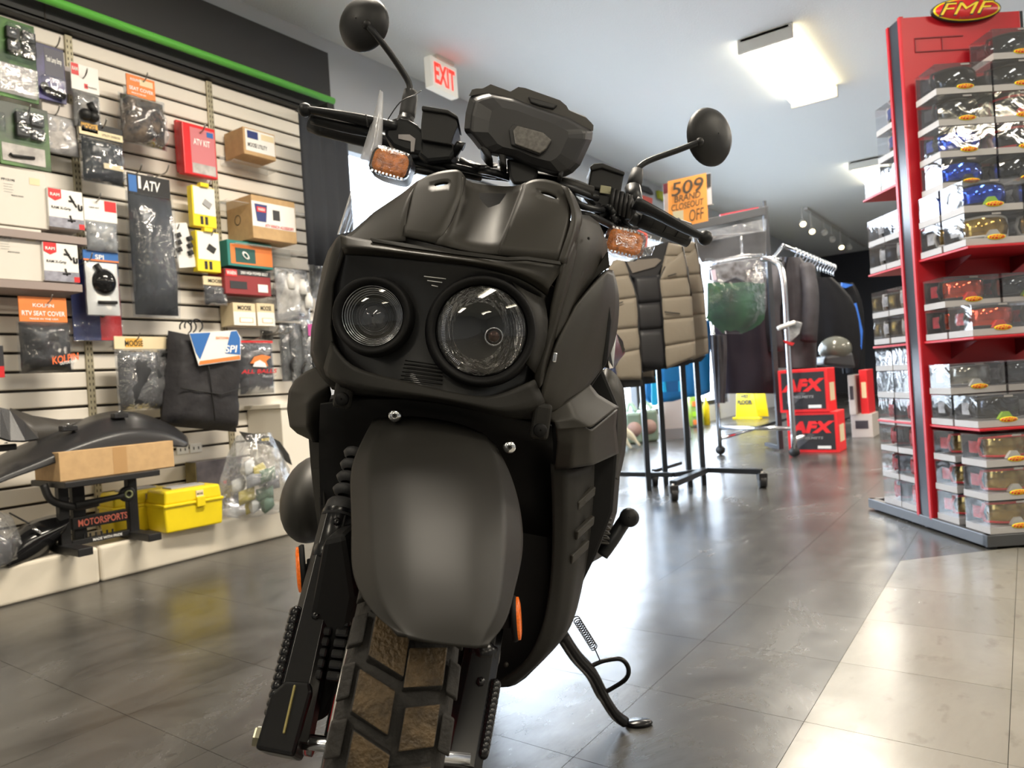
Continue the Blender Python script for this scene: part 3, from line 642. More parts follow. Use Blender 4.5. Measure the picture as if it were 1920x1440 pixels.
# white parts bag, cable bags
R1, p, W, Hh = bag('reservoir_bag', 'clear bag with white plastic bottles right of the red box', 548, 553, 64, 100, .15, .09, paint('white_bottles', .62, .61, .60, rough=.35, noise_amt=.6, noise_scale=12), seed=55, wr=.8, film_m=FILMC, peg_at=(540, 508))
for a, b in ((-.2, .18), (.15, .1), (.3, -.15)): MB().lathe(p+EY*(a*W)+Z*(b*Hh-.03)+EX_*.05, Z, [(.001, 0), (.02, 0), (.02, .06), (.012, .068), (.012, .08), (.001, .08)], 12).build('bottle', WHITE, R1)
bag('hose_bag', 'narrow clear bag hanging at the far end by the black panel', 592, 520, 20, 80, .14, .05, paint('pale_parts', .3, .31, .33, noise_amt=.6, noise_scale=20), seed=57, wr=.8, film_m=FILMC)
for i, (cx, cy, w_, h_) in enumerate(((541, 660, 30, 110), (562, 668, 34, 124), (582, 655, 30, 110))):
    R1, p, W, Hh = bag('cable_bag', ['first of three clear cable bags from the left', 'middle one of three clear cable bags', 'last of three clear cable bags, beside the scooter'][i], cx, cy, w_, h_, .12+.03*i, .045, paint('cable_parts', .14, .15, .16, noise_amt=.6, noise_scale=16), seed=60+i, wr=.9, film_m=FILMC, group='clear cable bags on hooks', peg_at=((523+i*14, 612)))
    MB().tube(cpath([p+Z*(.4*Hh)+EX_*.03, p+EY*(.2*W)+EX_*.04, p-EY*(.2*W)-Z*(.2*Hh)+EX_*.04, p-Z*(.42*Hh)+EY*(.1*W)+EX_*.03], 4), .006, 7).build('black_cable', BLACK, R1)
    if i == 2: decal(R1, p+EX_*.03, W, Hh, .2, .72, .9, .92, paint('magenta_label', .5, .08, .3), 'label')
peg(493, 622, 'above the grey logo bag', off=.22)
# boot/glove bag
R1, p, W, Hh = bag('handguard_bag', 'clear bag of long black covers with cream logo header', 268, 700, 98, 138, .19, .07, paint('black_covers', .03, .032, .036, rough=.5, noise_amt=.4, noise_scale=8, stretch=(1, 3, .4)), hdr=CREAM, hdr_h=.17, seed=71, wr=.4, film_m=FILMC, peg_at=(262, 625), words=(('MOOSE', .36, .45, .34, .45, DKT),), bands=((.2, .15, .52, .85, paint('gold_print', .7, .38, .06)),))
# hanging SPI seat cover on hangers
p, W, Hh = wrect(378, 718, 152, 172, .22)
R1 = root('hanging_seat_cover', 'large black padded seat cover hanging from black hangers', 'seat cover', V((p.x, p.y, p.z-Hh/2)))
pl_ = pillow(p, W*.92, Hh, .16, (0, .98, -.17), (-.0, .10, 1), n=14, wr=.22, seed=77, edge=.55, taper=.10); pl_.build('cover_body', FABRIC, R1)
rr_ = MB(); q0 = p+EX_*.088
rr_.tube([q0+EY*(-.05*W)+Z*(.40*Hh), q0+EY*(-.03*W)+Z*(.1*Hh), q0+EY*(.0*W)-Z*(.42*Hh)], .003, 6); rr_.tube([q0+EY*(-.38*W)-Z*(.05*Hh), q0+EY*(.1*W)-Z*(.14*Hh), q0+EY*(.45*W)-Z*(.06*Hh)], .003, 6)
rr_.build('seam_piping', BLACK, R1)
hp = p+Z*(.36*Hh)+EX_*.098+EY*(.06*W)
lr = V((0, 1, .0)); tilt = V((0, .995, .0)).normalized()
lab = MB().prism([hp+tilt*(a*W*.64)+Z*(b*Hh*.40) for a, b in ((-.5, .40), (.42, .5), (.5, .30), (.46, -.32), (-.36, -.46), (-.42, -.1))], EX_*.002).build('header_card', WHITE, R1)
MB().prism([hp+EX_*.003+tilt*(a*W*.64)+Z*(b*Hh*.40) for a, b in ((-.49, .38), (-.10, .42), (-.33, -.30), (-.40, -.12))], EX_*.0006).build('printed_panel', BLUE, R1)
MB().prism([hp+EX_*.003+tilt*(a*W*.64)+Z*(b*Hh*.40) for a, b in ((.30, .46), (.42, .48), (.48, .28), (.46, -.18), (.16, -.14))], EX_*.0006).build('printed_panel', BLUE, R1)
MB().prism([hp+EX_*.0035+tilt*(a*W*.64)+Z*(b*Hh*.40) for a, b in ((-.34, -.34), (.45, -.20), (.455, -.30), (-.36, -.44))], EX_*.0006).build('stripe', ORANGE, R1)
text('SPI', hp+EX_*.0045+tilt*(.28*W*.64)-Z*(.02*Hh*.4), tilt, Z, .26*W*.64, .2*Hh*.4, WHT, R1, shear=.2)
text('SEATCOVER', hp+EX_*.0045+tilt*(.12*W*.64)+Z*(.28*Hh*.4), tilt, Z, .26*W*.64, .07*Hh*.4, ORANGE, R1)
for i, (cx, cy) in enumerate(((348, 614), (357, 612), (369, 610))):
    h_ = onx(cx, cy, X0+.16+.03*i); r_ = .028
    s = root('garment_hanger', ['black hanger hook nearest the wall above the black seat cover', 'middle black hanger hook above the black seat cover', 'outermost black hanger hook above the black seat cover'][i], 'hanger', h_-Z*.1, 'black hangers above the seat cover')
    MB().tube([h_+V((0, r_*math.cos(a), r_*math.sin(a))) for a in [math.radians(k) for k in range(200, -61, -20)]]+[h_-Z*.06, h_-Z*.09], .0035, 7).build('hook', BLACK, s)
    MB().tube([h_+V((0, -.17, -.13)), h_-Z*.085, h_+V((0, .17, -.13))], .005, 6).build('shoulder_bar', BLACK, s)
bag('logo_grey_bag', 'grey bearing kit bag with cartoonish flame logo', 480, 690, 68, 100, .15, .06, FABG, seed=81, wr=.15)[0]['label'] = 'dark grey kit bag with a red and yellow logo'
R1 = [o for o in COL.objects if o.get('label') == 'dark grey kit bag with a red and yellow logo'][0]; p, W, Hh = wrect(480, 690, 68, 100, .15)
q = p+EX_*.040
MB().prism([q+EY*(a*W)+Z*(b*Hh) for a, b in ((-.28, .08), (-.16, .20), (.05, .24), (.30, .20), (.16, .12), (.20, .02), (-.0, .07))], EX_*.001).build('flame_print', ORANGE, R1)
MB().prism([q+EY*(a*W)+Z*(b*Hh)+EX_*.001 for a, b in ((-.22, .02), (-.16, .10), (-.02, .14), (.12, .08), (.16, .0))], EX_*.001).build('ball_print', WHT, R1)
text('ALL BALLS', q+EX_*.002-Z*(.07*Hh)-EY*.01, EY, Z, .98*W, .075*Hh, RED, R1, shear=.2); text('Racing', q+EX_*.002-Z*(.17*Hh)+EY*(.22*W), EY, Z, .4*W, .07*Hh, GREYP, R1, shear=.3)
MB().box(p+Z*(Hh*.49), (.01, W, .012)).build('header_card', RED, R1)
p, W, Hh = wrect(0, 678, 12, 60, .16); R1 = root('red_pack', 'red and black pack cut off by the left edge', 'packet', V((p.x, p.y, p.z-Hh/2)))
MB().box(p-EY*.03, (.02, W+.06, Hh)).build('sleeve', DARKP, R1, bevel=.002); decal(R1, p+EX_*.0105, W, Hh, .0, .0, .9, .35, RED)
# outlet plates
for i, (cx, cy) in enumerate(((342, 843), (367, 840))):
    p, W, Hh = wrect(cx, cy, 22, 17, .028); R1 = root('outlet_plate', ['left one of two pale wall outlet plates', 'right one of two pale wall outlet plates'][i], 'outlet', p-Z*(Hh/2))
    MB().box(p, (.008, W, Hh)).build('plate', WHITE, R1, bevel=.002)
    for k_ in (-.2, .2): decal(R1, p+EX_*.004, W, Hh, .5+k_-.04, .35, .5+k_+.04, .65, DKT, 'socket_slot')

# ------------------------------------------------------------------ platform and what stands on it
PLT = paint('platform_cream', .72, .66, .55, rough=.35, noise_amt=.05, noise_scale=5)
PF = -2.87
pfm = root('trim_2', '', None, ((X0+PF)/2, 1, 0)); pfm.pop('label', None); pfm['kind'] = 'structure'
for a, b in ((SY0, 1.272), (1.274, 2.75)):
    MB().box(((X0+.02+PF)/2, (a+b)/2, .0675), (PF-X0-.02, b-a, .135)).build('platform_section', PLT, pfm, bevel=.012, seg=3)
ZP = .1355
def onp(x, y): return onz(x, y, ZP)
# white plinth at the end of the slat wall
a = onp(540, 962)
R1 = root('white_plinth', 'white box plinth at the far end of the platform', 'plinth', (X0+.18, 2.42, ZP))
PLW = paint('plinth_white', .72, .68, .60, rough=.5)
MB().box((X0+.17, 2.46, ZP+.23), (.28, .50, .46)).build('plinth_body', PLW, R1, bevel=.004)
MB().box((X0+.17, 2.46, ZP+.472), (.30, .52, .022)).build('plinth_top', PLW, R1, bevel=.003)
# folding stand with red lettering
sa, sb, sc_, sd = onp(140, 1022), onp(268, 1008), None, None
R1 = root('workshop_stand', 'black steel workshop stand with red lettering on the platform', 'stand', sa)
zt_ = ZP+.40
bx0 = onp(155, 1035); u_ = V((.05, 1, 0)).normalized()
Pa = onz(160, 1036, ZP); Pb = onz(282, 1010, ZP)
ydir = (Pb-Pa).normalized(); xdir = V((ydir.y, -ydir.x, 0))
Ls = (Pb-Pa).length
for k_, P_ in ((0, Pa-ydir*.03), (1, Pb-ydir*.02)):
    MB().box(P_+Z*.016+xdir*(.0)-xdir*.04, (.24, .05, .028), xdir, ydir, Z).build('foot_bar', BLACK, R1, bevel=.003)
    MB().box(P_+Z*.135-xdir*.09, (.035, .035, .22), xdir, ydir, Z).build('post', BLACK, R1, bevel=.003)
c_ = (Pa+Pb)/2-ydir*.025-xdir*.09
MB().box(c_+Z*.028, (.03, Ls-.03, .02), xdir, ydir, Z).build('lower_rail', BLACK, R1, bevel=.002)
rl = MB().box(c_+Z*.098, (.022, Ls-.04, .045), xdir, ydir, Z).build('front_rail', BLACK, R1, bevel=.003)
text('MOTORSPORTS', c_+Z*.097+xdir*.0118+ydir*.01, ydir, Z, Ls*.75, .026, paint('salmon_print', .85, .22, .15), R1)
text('MADE WITH PRIDE', c_+Z*.028+xdir*.016+ydir*.02, ydir, Z, Ls*.45, .010, WHT, R1)
MB().box(c_+Z*.256, (.30, Ls+.10, .022), xdir, ydir, Z).build('top_plate', BLACK, R1, bevel=.003)
MB().box(c_+Z*.13-ydir*.06-xdir*.03, (.03, .045, .20), xdir, ydir, Z).build('jack_leg', BLACK, R1, bevel=.003)
MB().tube(cpath([c_-ydir*(Ls/2+.07)+Z*.26+xdir*.02, c_-ydir*(Ls/2+.05)+Z*.20+xdir*.03, c_-ydir*(Ls/2-.02)+Z*.165+xdir*.04, c_-ydir*.02+Z*.165+xdir*.04], 5), .014, 10).build('side_tube', BLACK, R1)
MB().tube([c_-ydir*.1+Z*.17+xdir*.05, c_+ydir*.04+Z*.178+xdir*.06, c_+ydir*.065+Z*.18+xdir*.06], [.014, .010, .014], 10).build('lever_arm', BLACK, R1)
e_ = MB().lathe(c_+ydir*.085+Z*.182+xdir*.055, xdir, [(.001, .0), (.012, 0), (.014, .004), (.028, .004), (.030, 0), (.030, -.012), (.001, -.012)], 18).build('lever_eye', BLACK, R1)
MB().lathe(c_+ydir*.085+Z*.182+xdir*.062, xdir, [(.010, 0), (.010, .004), (.016, .004), (.016, 0)], 16).build('eye_bush', paint('bush_green', .35, .38, .2, metal=.6, rough=.3), R1)
for q in range(6): MB().box(c_-ydir*(.06-.02*q)+Z*.045+xdir*.012, (.005, .005, .018), xdir, ydir, Z).build('cooling_fin', BLACK, R1)
# carton on top of the stand
cc = c_+Z*.267
R1 = root('flat_carton', 'flat brown carton lying on the black workshop stand', 'box', cc)
MB().box(cc+Z*.052+ydir*.045-xdir*.01, (.22, Ls+.18, .104), xdir, ydir, Z).build('box_body', CARTON, R1, bevel=.002)
MB().box(cc+Z*.052+ydir*.045+xdir*.1004, (.0005, .05, .1), xdir, ydir, Z).build('tape', paint('brown_tape', .45, .27, .12, rough=.3), R1)
# big black plastic fender lying over it
FEN = paint('moulded_black', .022, .022, .024, rough=.33, bump=.05, bump_scale=200)
def fen(px, py, X): return onx(px, py, X)
R1 = root('plastic_fender', 'large curved black plastic fender lying across the carton', 'fender', cc+Z*.11)
top = [(-60, 905), (0, 868), (60, 842), (120, 812), (185, 785), (240, 778), (290, 790), (330, 806), (352, 822)]
mid = [(-60, 925), (0, 893), (60, 872), (120, 845), (185, 822), (240, 808), (290, 806), (330, 820), (354, 833)]
bot = [(-60, 935), (0, 904), (60, 884), (120, 862), (185, 846), (240, 838), (290, 836), (330, 838), (350, 838)]
bak = [(-60, 895), (0, 850), (60, 826), (120, 800), (185, 772), (240, 768), (290, 782), (330, 800), (350, 818)]
rows = [[fen(x, y, X0+.25) for x, y in bak], [fen(x, y, X0+.36) for x, y in top], [fen(x, y, X0+.47) for x, y in mid], [fen(x, y, X0+.475) for x, y in bot]]
MB().grid(rows, True).build('fender_shell', FEN, R1, solid=.004, sub=2)
for (px, py) in ((128, 806), (224, 782), (12, 842)):
    q = onx(px, py, X0+.38); b_ = MB().box(q+Z*.006, (.035, .055, .022)).build('mount_boss', FEN, R1, bevel=.004)
    MB().box(q+Z*.012+EX_*.016, (.006, .022, .010)).build('boss_socket', DKT, R1); MB().lathe(q+Z*.02, Z, [(.001, 0), (.006, 0), (.006, .004), (.001, .004)], 8).build('boss_pin', CHROME, R1)
rows = [[onx(x, y, X0+.40) for x, y in ((-40, 765), (0, 764), (18, 768), (45, 790), (70, 812))], [onx(x, y, X0+.46) for x, y in ((-40, 820), (0, 820), (20, 826), (48, 826), (72, 822))]]
MB().grid(rows).build('fender_corner', FEN, R1, solid=.01)
rows = [[onx(x, y, X0+.24) for x, y in ((18, 766), (60, 780), (110, 788), (170, 786), (230, 770))], [onx(x, y, X0+.28) for x, y in ((30, 800), (70, 826), (110, 812), (170, 796), (230, 784))]]
MB().grid(rows, True).build('fender_web', paint('moulded_grey_black', .06, .055, .05, rough=.45), R1, solid=.004)
_fs = [o for o in COL.objects if o.name.startswith('fender_shell')][0].data; _ca = _fs.attributes.new('crease_edge', 'FLOAT', 'EDGE')
for e in _fs.edges:
    a_, b_2 = sorted(e.vertices)
    if a_//9 == b_2//9: _ca.data[e.index].value = .85
# tool boxes
def toolbox(c, yd, L, D, Hh, label):
    xd = V((yd.y, -yd.x, 0)); R_ = root('tool_box', label, 'tool box', c, 'yellow tool boxes on the platform')
    MB().box(c+Z*(Hh*.30), (D, L, Hh*.60), xd, yd, Z, taper=1.05).build('tub', YELLOW, R_, bevel=.008, seg=3)
    MB().box(c+Z*(Hh*.62), (D*1.13, L*1.07, Hh*.07), xd, yd, Z).build('rim', YELLOW, R_, bevel=.004)
    MB().box(c+Z*(Hh*.80), (D*1.06, L*1.02, Hh*.32), xd, yd, Z, taper=.96).build('lid', YELLOW, R_, bevel=.01, seg=3)
    MB().box(c+Z*(Hh*.975), (D*.5, L*.6, Hh*.05), xd, yd, Z).build('lid_recess_label', GREYP, R_, bevel=.003)
    MB().box(c+Z*(Hh*.62)+xd*(D*.58)+yd*(L*.10), (.012, L*.15, Hh*.24), xd, yd, Z).build('latch', YELLOW, R_, bevel=.003)
    pl2 = c+Z*(Hh*.80)+xd*(D*.535)+yd*(L*.10)
    MB().box(pl2, (.006, L*.13, Hh*.16), xd, yd, Z).build('badge', CREAM, R_, bevel=.001)
    text('MOOSE', pl2+xd*.0035, yd, Z, L*.1, Hh*.05, DKT, R_)
    return R_
A_ = onp(315, 1001); B_ = onp(420, 980); yd = (B_-A_).normalized(); xd = V((yd.y, -yd.x, 0)); L_ = (B_-A_).length; hh_ = 82/(F/depth(A_))
toolbox((A_+B_)/2-xd*.085-yd*.004, yd, L_, .165, hh_, 'front bright yellow tool box on the platform')
toolbox((A_+B_)/2-xd*.25-yd*.13, yd, L_, .14, hh_, 'rear yellow tool box half hidden by the stand and front tool box')
# boxed item and the big clear bag
p = onx(412, 925, X0+.14)
R1 = root('dark_product_box', 'dark printed box against the wall behind the tool box', 'box', V((p.x, p.y, ZP)))
hb_ = .24; c5 = V((X0+.10, onx(410, 925, X0+.12).y, ZP+hb_/2))
MB().box(c5, (.09, .24, hb_)).build('box_body', paint('dark_product_print', .035, .032, .04, rough=.35, noise_amt=.5, noise_scale=10, col2=(.10, .09, .10)), R1, bevel=.002)
MB().box(c5-EY*.1215+V((0, 0, 0)), (.088, .002, hb_*.98)).build('side_print', paint('olive_print', .22, .18, .07, noise_amt=.5, noise_scale=15), R1)
decal(R1, c5+EX_*.045, .24, hb_, .55, .5, .62, .56, RED)
R1 = root('clear_parts_bag', 'big clear plastic bag of small parts with black folded header', 'bag', onp(490, 965))
c6 = V((X0+.33, onz(490, 968, ZP).y-.02, ZP)); c6 = onp(492, 968)+V((-.06, .03, 0))
def sack(c, prof, seg=20, wr=.12, seed=0):
    rows = []
    for i, (r, h) in enumerate(prof):
        rows.append([c + V((math.cos(a)*r*.75, math.sin(a)*r, 0))*(1+wr*noise.noise(V((math.cos(a)*2+seed, math.sin(a)*2, h*9)))+wr*.8*noise.noise(V((math.cos(a)*6+seed, math.sin(a)*6, h*20)))) + Z*h for a in [2*math.pi*k/seg for k in range(seg)]])
    return MB().grid(rows, True, True)
sack(c6, [(.10, .002), (.165, .02), (.17, .10), (.155, .18), (.125, .26), (.09, .32), (.07, .36)], seg=26, wr=.3, seed=4).build('clear_bag', FILMC, R1)
for i in range(16):
    a = random.uniform(0, 6.28); r_ = random.uniform(.02, .10); q = c6+V((math.cos(a)*r_*.7, math.sin(a)*r_, random.uniform(.03, .22)))
    m_ = [paint('bag_white_part', .7, .69, .66), paint('bag_yellow_part', .55, .45, .10), paint('bag_green_part', .12, .2, .13), GREYP][i % 4 if i % 4 else 0]
    pillow(q, .075, .06, .05, (random.uniform(-1, 1), 1, .2), Z, n=5, wr=.5, seed=i).build('inner_packet', m_, R1)
HDK = paint('header_black_yellow', .03, .03, .028, rough=.3)
hA, hB, hC = onx(452, 818, c6.x), onx(520, 832, c6.x), onx(545, 868, c6.x)
mb = MB().prism([onx(x, y, c6.x+.02) for x, y in ((448, 809), (505, 818), (523, 828), (540, 852), (546, 872), (536, 866), (520, 842), (500, 834), (462, 828))], EX_*.008); mb.build('header_fold', HDK, R1, bevel=.001)
text('MOOSE', onx(498, 824, c6.x+.0295), EY, Z, .04, .012, YELLOW, R1)
# black visor shaped cowl at the left
R1 = root('cowl_part', 'small glossy black cowl in plastic lying at the left of the stand', 'cowl', onp(70, 1060))
GLB = paint('gloss_black', .01, .01, .011, rough=.12)
def pv(px, py, X): return onx(px, py, X)
rows = [[pv(x, y, X0+.36) for x, y in ((12, 1015), (30, 990), (60, 975), (95, 965), (128, 962))],
        [pv(x, y, X0+.46) for x, y in ((10, 1050), (35, 1020), (62, 1003), (98, 990), (132, 975))],
        [pv(x, y, X0+.44) for x, y in ((16, 1071), (45, 1062), (74, 1045), (100, 1022), (120, 1000))],
        [pv(x, y, X0+.34) for x, y in ((22, 1066), (50, 1060), (78, 1050), (98, 1030), (116, 1004))]]
MB().grid(rows, True).build('cowl_shell', GLB, R1, solid=.004, sub=2)
MB().tube([onx(18, 962, X0+.3), onx(55, 982, X0+.38)], .003, 6).build('mount_rod', BLACK, R1)
MB().tube([onx(62, 990, X0+.44), onx(78, 1000, X0+.45)], .006, 8).build('stud', CHROME, R1)
bagc = onp(12, 1070)+V((-.1, -.02, 0))
R1 = root('parts_bag', 'grey plastic bag of parts cut off by the left edge', 'bag', bagc)
sack(bagc, [(.05, .002), (.10, .02), (.10, .09), (.06, .17), (.02, .2)], wr=.3, seed=9).build('clear_bag', FILMC, R1)
sack(bagc, [(.04, .004), (.08, .02), (.07, .08), (.03, .12)], wr=.3, seed=19).build('contents', FABG, R1)
# ------------------------------------------------------------------ the scooter
GUN = paint('matt_gunmetal', .036, .0335, .029, rough=.48, metal=.10, spec=.34, bump=.02, bump_scale=900)
GUN2 = paint('matt_gunmetal_dark', .020, .019, .017, rough=.55, metal=.0, spec=.26)
MBLK = paint('matt_black_moulding', .007, .007, .0075, rough=.6, spec=.25)
RUB = paint('tyre_rubber', .022, .020, .018, rough=.75, bump=.3, bump_scale=120)
GLOSS = paint('gloss_black_steel', .006, .006, .007, rough=.24, spec=.45)
MASK = paint('smoked_mask', .010, .010, .011, rough=.30, coat=.2)
BRONZE = paint('bronze_tread_face', .105, .070, .034, rough=.48, metal=.25, noise_amt=.55, noise_scale=60, bump=.35, bump_scale=240)  # bronze-brown tone on the outer faces of the central tread blocks only
Rh = V((.8127, .5828, 0)); Fh = V((-.5828, .8127, 0))
def rotv(v, k, a): return Matrix.Rotation(a, 3, k) @ v
def frames(yaw, lean, rake, steer):
    y = math.radians(yaw); by = Fh*math.cos(y)+Rh*math.sin(y); bx0 = by.cross(Z); l = math.radians(lean)
    bx = bx0*math.cos(l)-Z*math.sin(l); bz = Z*math.cos(l)+bx0*math.sin(l)
    k = math.radians(rake); sz = bz*math.cos(k)+by*math.sin(k); sy = by*math.cos(k)-bz*math.sin(k); a = math.radians(steer)
    return (bx, by, bz), (rotv(bx, sz, a), rotv(sy, sz, a), sz)
(bx, by, bz), _s = frames(-3, 12, 27, 0)
_b, (sx, sy, sz) = frames(-3, 16, 27, 4)
BK = root('motor_scooter', 'dark matt grey motor scooter with round twin headlights parked on its side stand', 'scooter', onz(700, 1438, .35)*0 + V((at(700, 1400, .82).x, at(700, 1400, .82).y, 0)))
A = at
def panel(name, rows, m, th=.004, smooth=False, sub=0, bevel=0, parent=None, label=None, cr=None, cc=None):
    R_ = [[(A(*q) if len(q) == 3 and q[2] < 8 and abs(q[0]) > 5 else V(q)) for q in r] for r in rows]
    mb = MB().grid(R_, smooth)
    me = mb.build(name, m, parent or BK, solid=th, sub=sub, bevel=bevel, recalc=False, label=label, solid_off=-1)
    if cr is not None or cc is not None: crease(me.data, len(R_), len(R_[0]), cr or {}, cc or {})
    # make the outer side face the camera so the thickness goes inwards
    p = me.data.polygons[len(me.data.polygons)//2]; c = p.center + origin(me); 
    if p.normal.dot(CAM - c) < 0: me.data.flip_normals()
    return me
def crease(me, n, k, cr, cc):
    at_ = me.attributes.new('crease_edge', 'FLOAT', 'EDGE')
    for e in me.edges:
        a, b = sorted(e.vertices)
        if a//k == b//k and (a//k in cr or 'all' in cr): at_.data[e.index].value = cr.get(a//k, cr.get('all', 0))
        elif a//k != b//k and (a % k in cc or 'all' in cc): at_.data[e.index].value = cc.get(a % k, cc.get('all', 0))
def hole_panel(name, rows, skip, m, th=.006, parent=None, bevel=.0015):
    R_ = [[A(*q) for q in r] for r in rows]; n = len(R_); k = len(R_[0]); mb = MB()
    mb.add([p for r in R_ for p in r], [(i*k+j, i*k+j+1, (i+1)*k+j+1, (i+1)*k+j) for i in range(n-1) for j in range(k-1) if (i, j) not in skip])
    for k_ in range(len(mb.sm)): mb.sm[k_] = True
    o = mb.build(name, m, parent or BK, solid=th, sub=2, recalc=False)
    p = o.data.polygons[0]
    if p.normal.dot(CAM-(p.center+origin(o))) < 0: o.data.flip_normals()
    return o

# --- wheel
lw = math.radians(15); ws = math.radians(5)
wf = (-by*math.cos(ws)+bx*0); hb = by.cross(Z)
wfront = (-by*math.cos(ws) + hb*math.sin(ws)).normalized()
wside0 = (-wfront).cross(Z).normalized()           # towards the image right
wx = wside0*math.cos(lw)-Z*math.sin(lw); wz = Z*math.cos(lw)+wside0*math.sin(lw)
RT = .258
def wheel_pt(C_, th, r, s): return C_ + wfront*(r*math.cos(th)) + wz*(r*math.sin(th)) + wx*s
# solve the hub centre so that the tread at 30 degrees is seen at (757, 1300)
wc = V((0, 0, 0)); lat, dep = -.17, .82
for _ in range(40):
    def f2(a, b):
        c = V((CAM.x, CAM.y, 0))+Rh*a+Fh*b+Z*(RT*math.cos(lw)+.004); q = wheel_pt(c, math.radians(30), RT, 0); p = proj(q); return V((p[0]-750, p[1]-1300)), c
    e, wc = f2(lat, dep); e1, _c = f2(lat+1e-4, dep); e2, _c = f2(lat, dep+1e-4)
    j1 = (e1-e)/1e-4; j2 = (e2-e)/1e-4; det = j1.x*j2.y-j2.x*j1.y
    lat -= (e.x*j2.y-j2.x*e.y)/det*.7; dep -= (j1.x*e.y-e.x*j1.y)/det*.7
print('WHEEL', lat, dep, proj(wc))
WH = bpy.data.objects.new('front_wheel', None); COL.objects.link(WH); WH.parent = BK; WH.location = wc-BK.location
RR, TW = RT-.012, .062                      # carcass radius, half width
prof = [(.155, -.045), (.185, -.052), (.215, -.054), (.236, -.044), (.245, -.025), (.247, 0), (.245, .025), (.236, .044), (.215, .054), (.185, .052), (.155, .045)]
tb = MB(); tb.lathe(wc, wx, prof, 72, ref=wfront); tb.build('tyre_carcass', RUB, WH)
def block(th0, th1, s0, s1, skew, hi=.013, edge=False):
    """one tread block: angles in degrees, s across"""
    vs = []; s0 *= .86; s1 *= .86
    for lvl in (0, 1):
        for (t, s) in ((th0, s0), (th0+skew, s1), (th1+skew, s1), (th1, s0)):
            base = .247-.20*max(0, abs(s)-.028)**1.0*1.6
            r = base-.004 + (hi+.004 if lvl else 0)
            tt = math.radians(t + ((.5*(1 if t < (th0+th1)/2+skew/2 else -1)) if lvl else 0)); ss = s*(.97 if lvl else 1)
            if edge and lvl and abs(s) > .04: r -= .006
            vs.append(wheel_pt(wc, tt, r, ss))
    sides = MB().add(vs, [(0, 1, 5, 4), (1, 2, 6, 5), (2, 3, 7, 6), (3, 0, 4, 7), (0, 3, 2, 1)])
    o = sides.add([], []).build('tread_block', [RUB, BRONZE], WH, recalc=False)
    me = o.data; me.polygons.foreach_set('material_index', [0]*len(me.polygons))
    bm = bmesh.new(); bm.from_mesh(me); bm.verts.ensure_lookup_table()
    f = bm.faces.new([bm.verts[i] for i in (4, 5, 6, 7)]); f.material_index = 0 if edge else 1
    bmesh.ops.recalc_face_normals(bm, faces=bm.faces); bm.to_mesh(me); bm.free()
    k = o.modifiers.new('b', 'BEVEL'); k.width = .0016; k.segments = 2; k.limit_method = 'ANGLE'
    return o
rest = MB()
P_ = 11.25
for i in range(32):
    t = i*P_+2
    a_ = 1.5 if i % 2 else 0
    block(t+.7-a_*.4, t+9.7, -.047+.004*a_, -.005+.004*a_, -3.4); block(t+6.0, t+14.8, .002+.004*a_, .045, 1.6)
    block(t+2.5, t+10.5, -.064, -.052+.002*a_, 1.0, .010, True); block(t+7.0, t+15.0, .050, .064, -1.0, .010, True)
REDP = paint('red_rim_paint', .42, .012, .015, rough=.3)
rim = MB().lathe(wc, wx, [(.150, -.055), (.158, -.052), (.157, -.046), (.146, -.038), (.140, 0), (.146, .038), (.157, .046), (.158, .052), (.150, .055), (.135, .03), (.135, -.03), (.150, -.055)], 60, ref=wfront)
rim.build('rim', REDP, WH)
sp = MB()
for k in range(6):
    a = 2*math.pi*k/6; sp.tube([wheel_pt(wc, a, .03, -.01), wheel_pt(wc, a+.12, .142, -.025)], [.018, .014], 8, flat=.6)
sp.build('spokes', REDP, WH)
MB().lathe(wc, wx, [(.001, -.06), (.034, -.06), (.036, .05), (.001, .05)], 24, ref=wfront).build('hub', REDP, WH)
MB().lathe(wc-wx*.058, wx, [(.055, 0), (.105, 0), (.105, .004), (.055, .004), (.055, 0)], 40, ref=wfront).build('brake_disc', STEEL, WH)
# axle and nut
nutp = A(487, 1381, .80)
axr = A(880, 1425, .83)
axd = (axr-nutp).normalized()
MB().tube([nutp+axd*.01, axr], .0085, 12).build('axle', CHROME, BK)
MB().lathe(nutp, axd, [(.001, -.006), (.010, -.006), (.011, -.004), (.011, .004), (.013, .005), (.013, .008), (.001, .008)], 6, smooth=False).build('axle_nut', paint('zinc_nut', .55, .52, .38, rough=.3, metal=1), BK)
MB().tube([A(548, 1392, .82), A(590, 1400, .82)], .011, 12).build('axle_spacer', CHROME, BK)
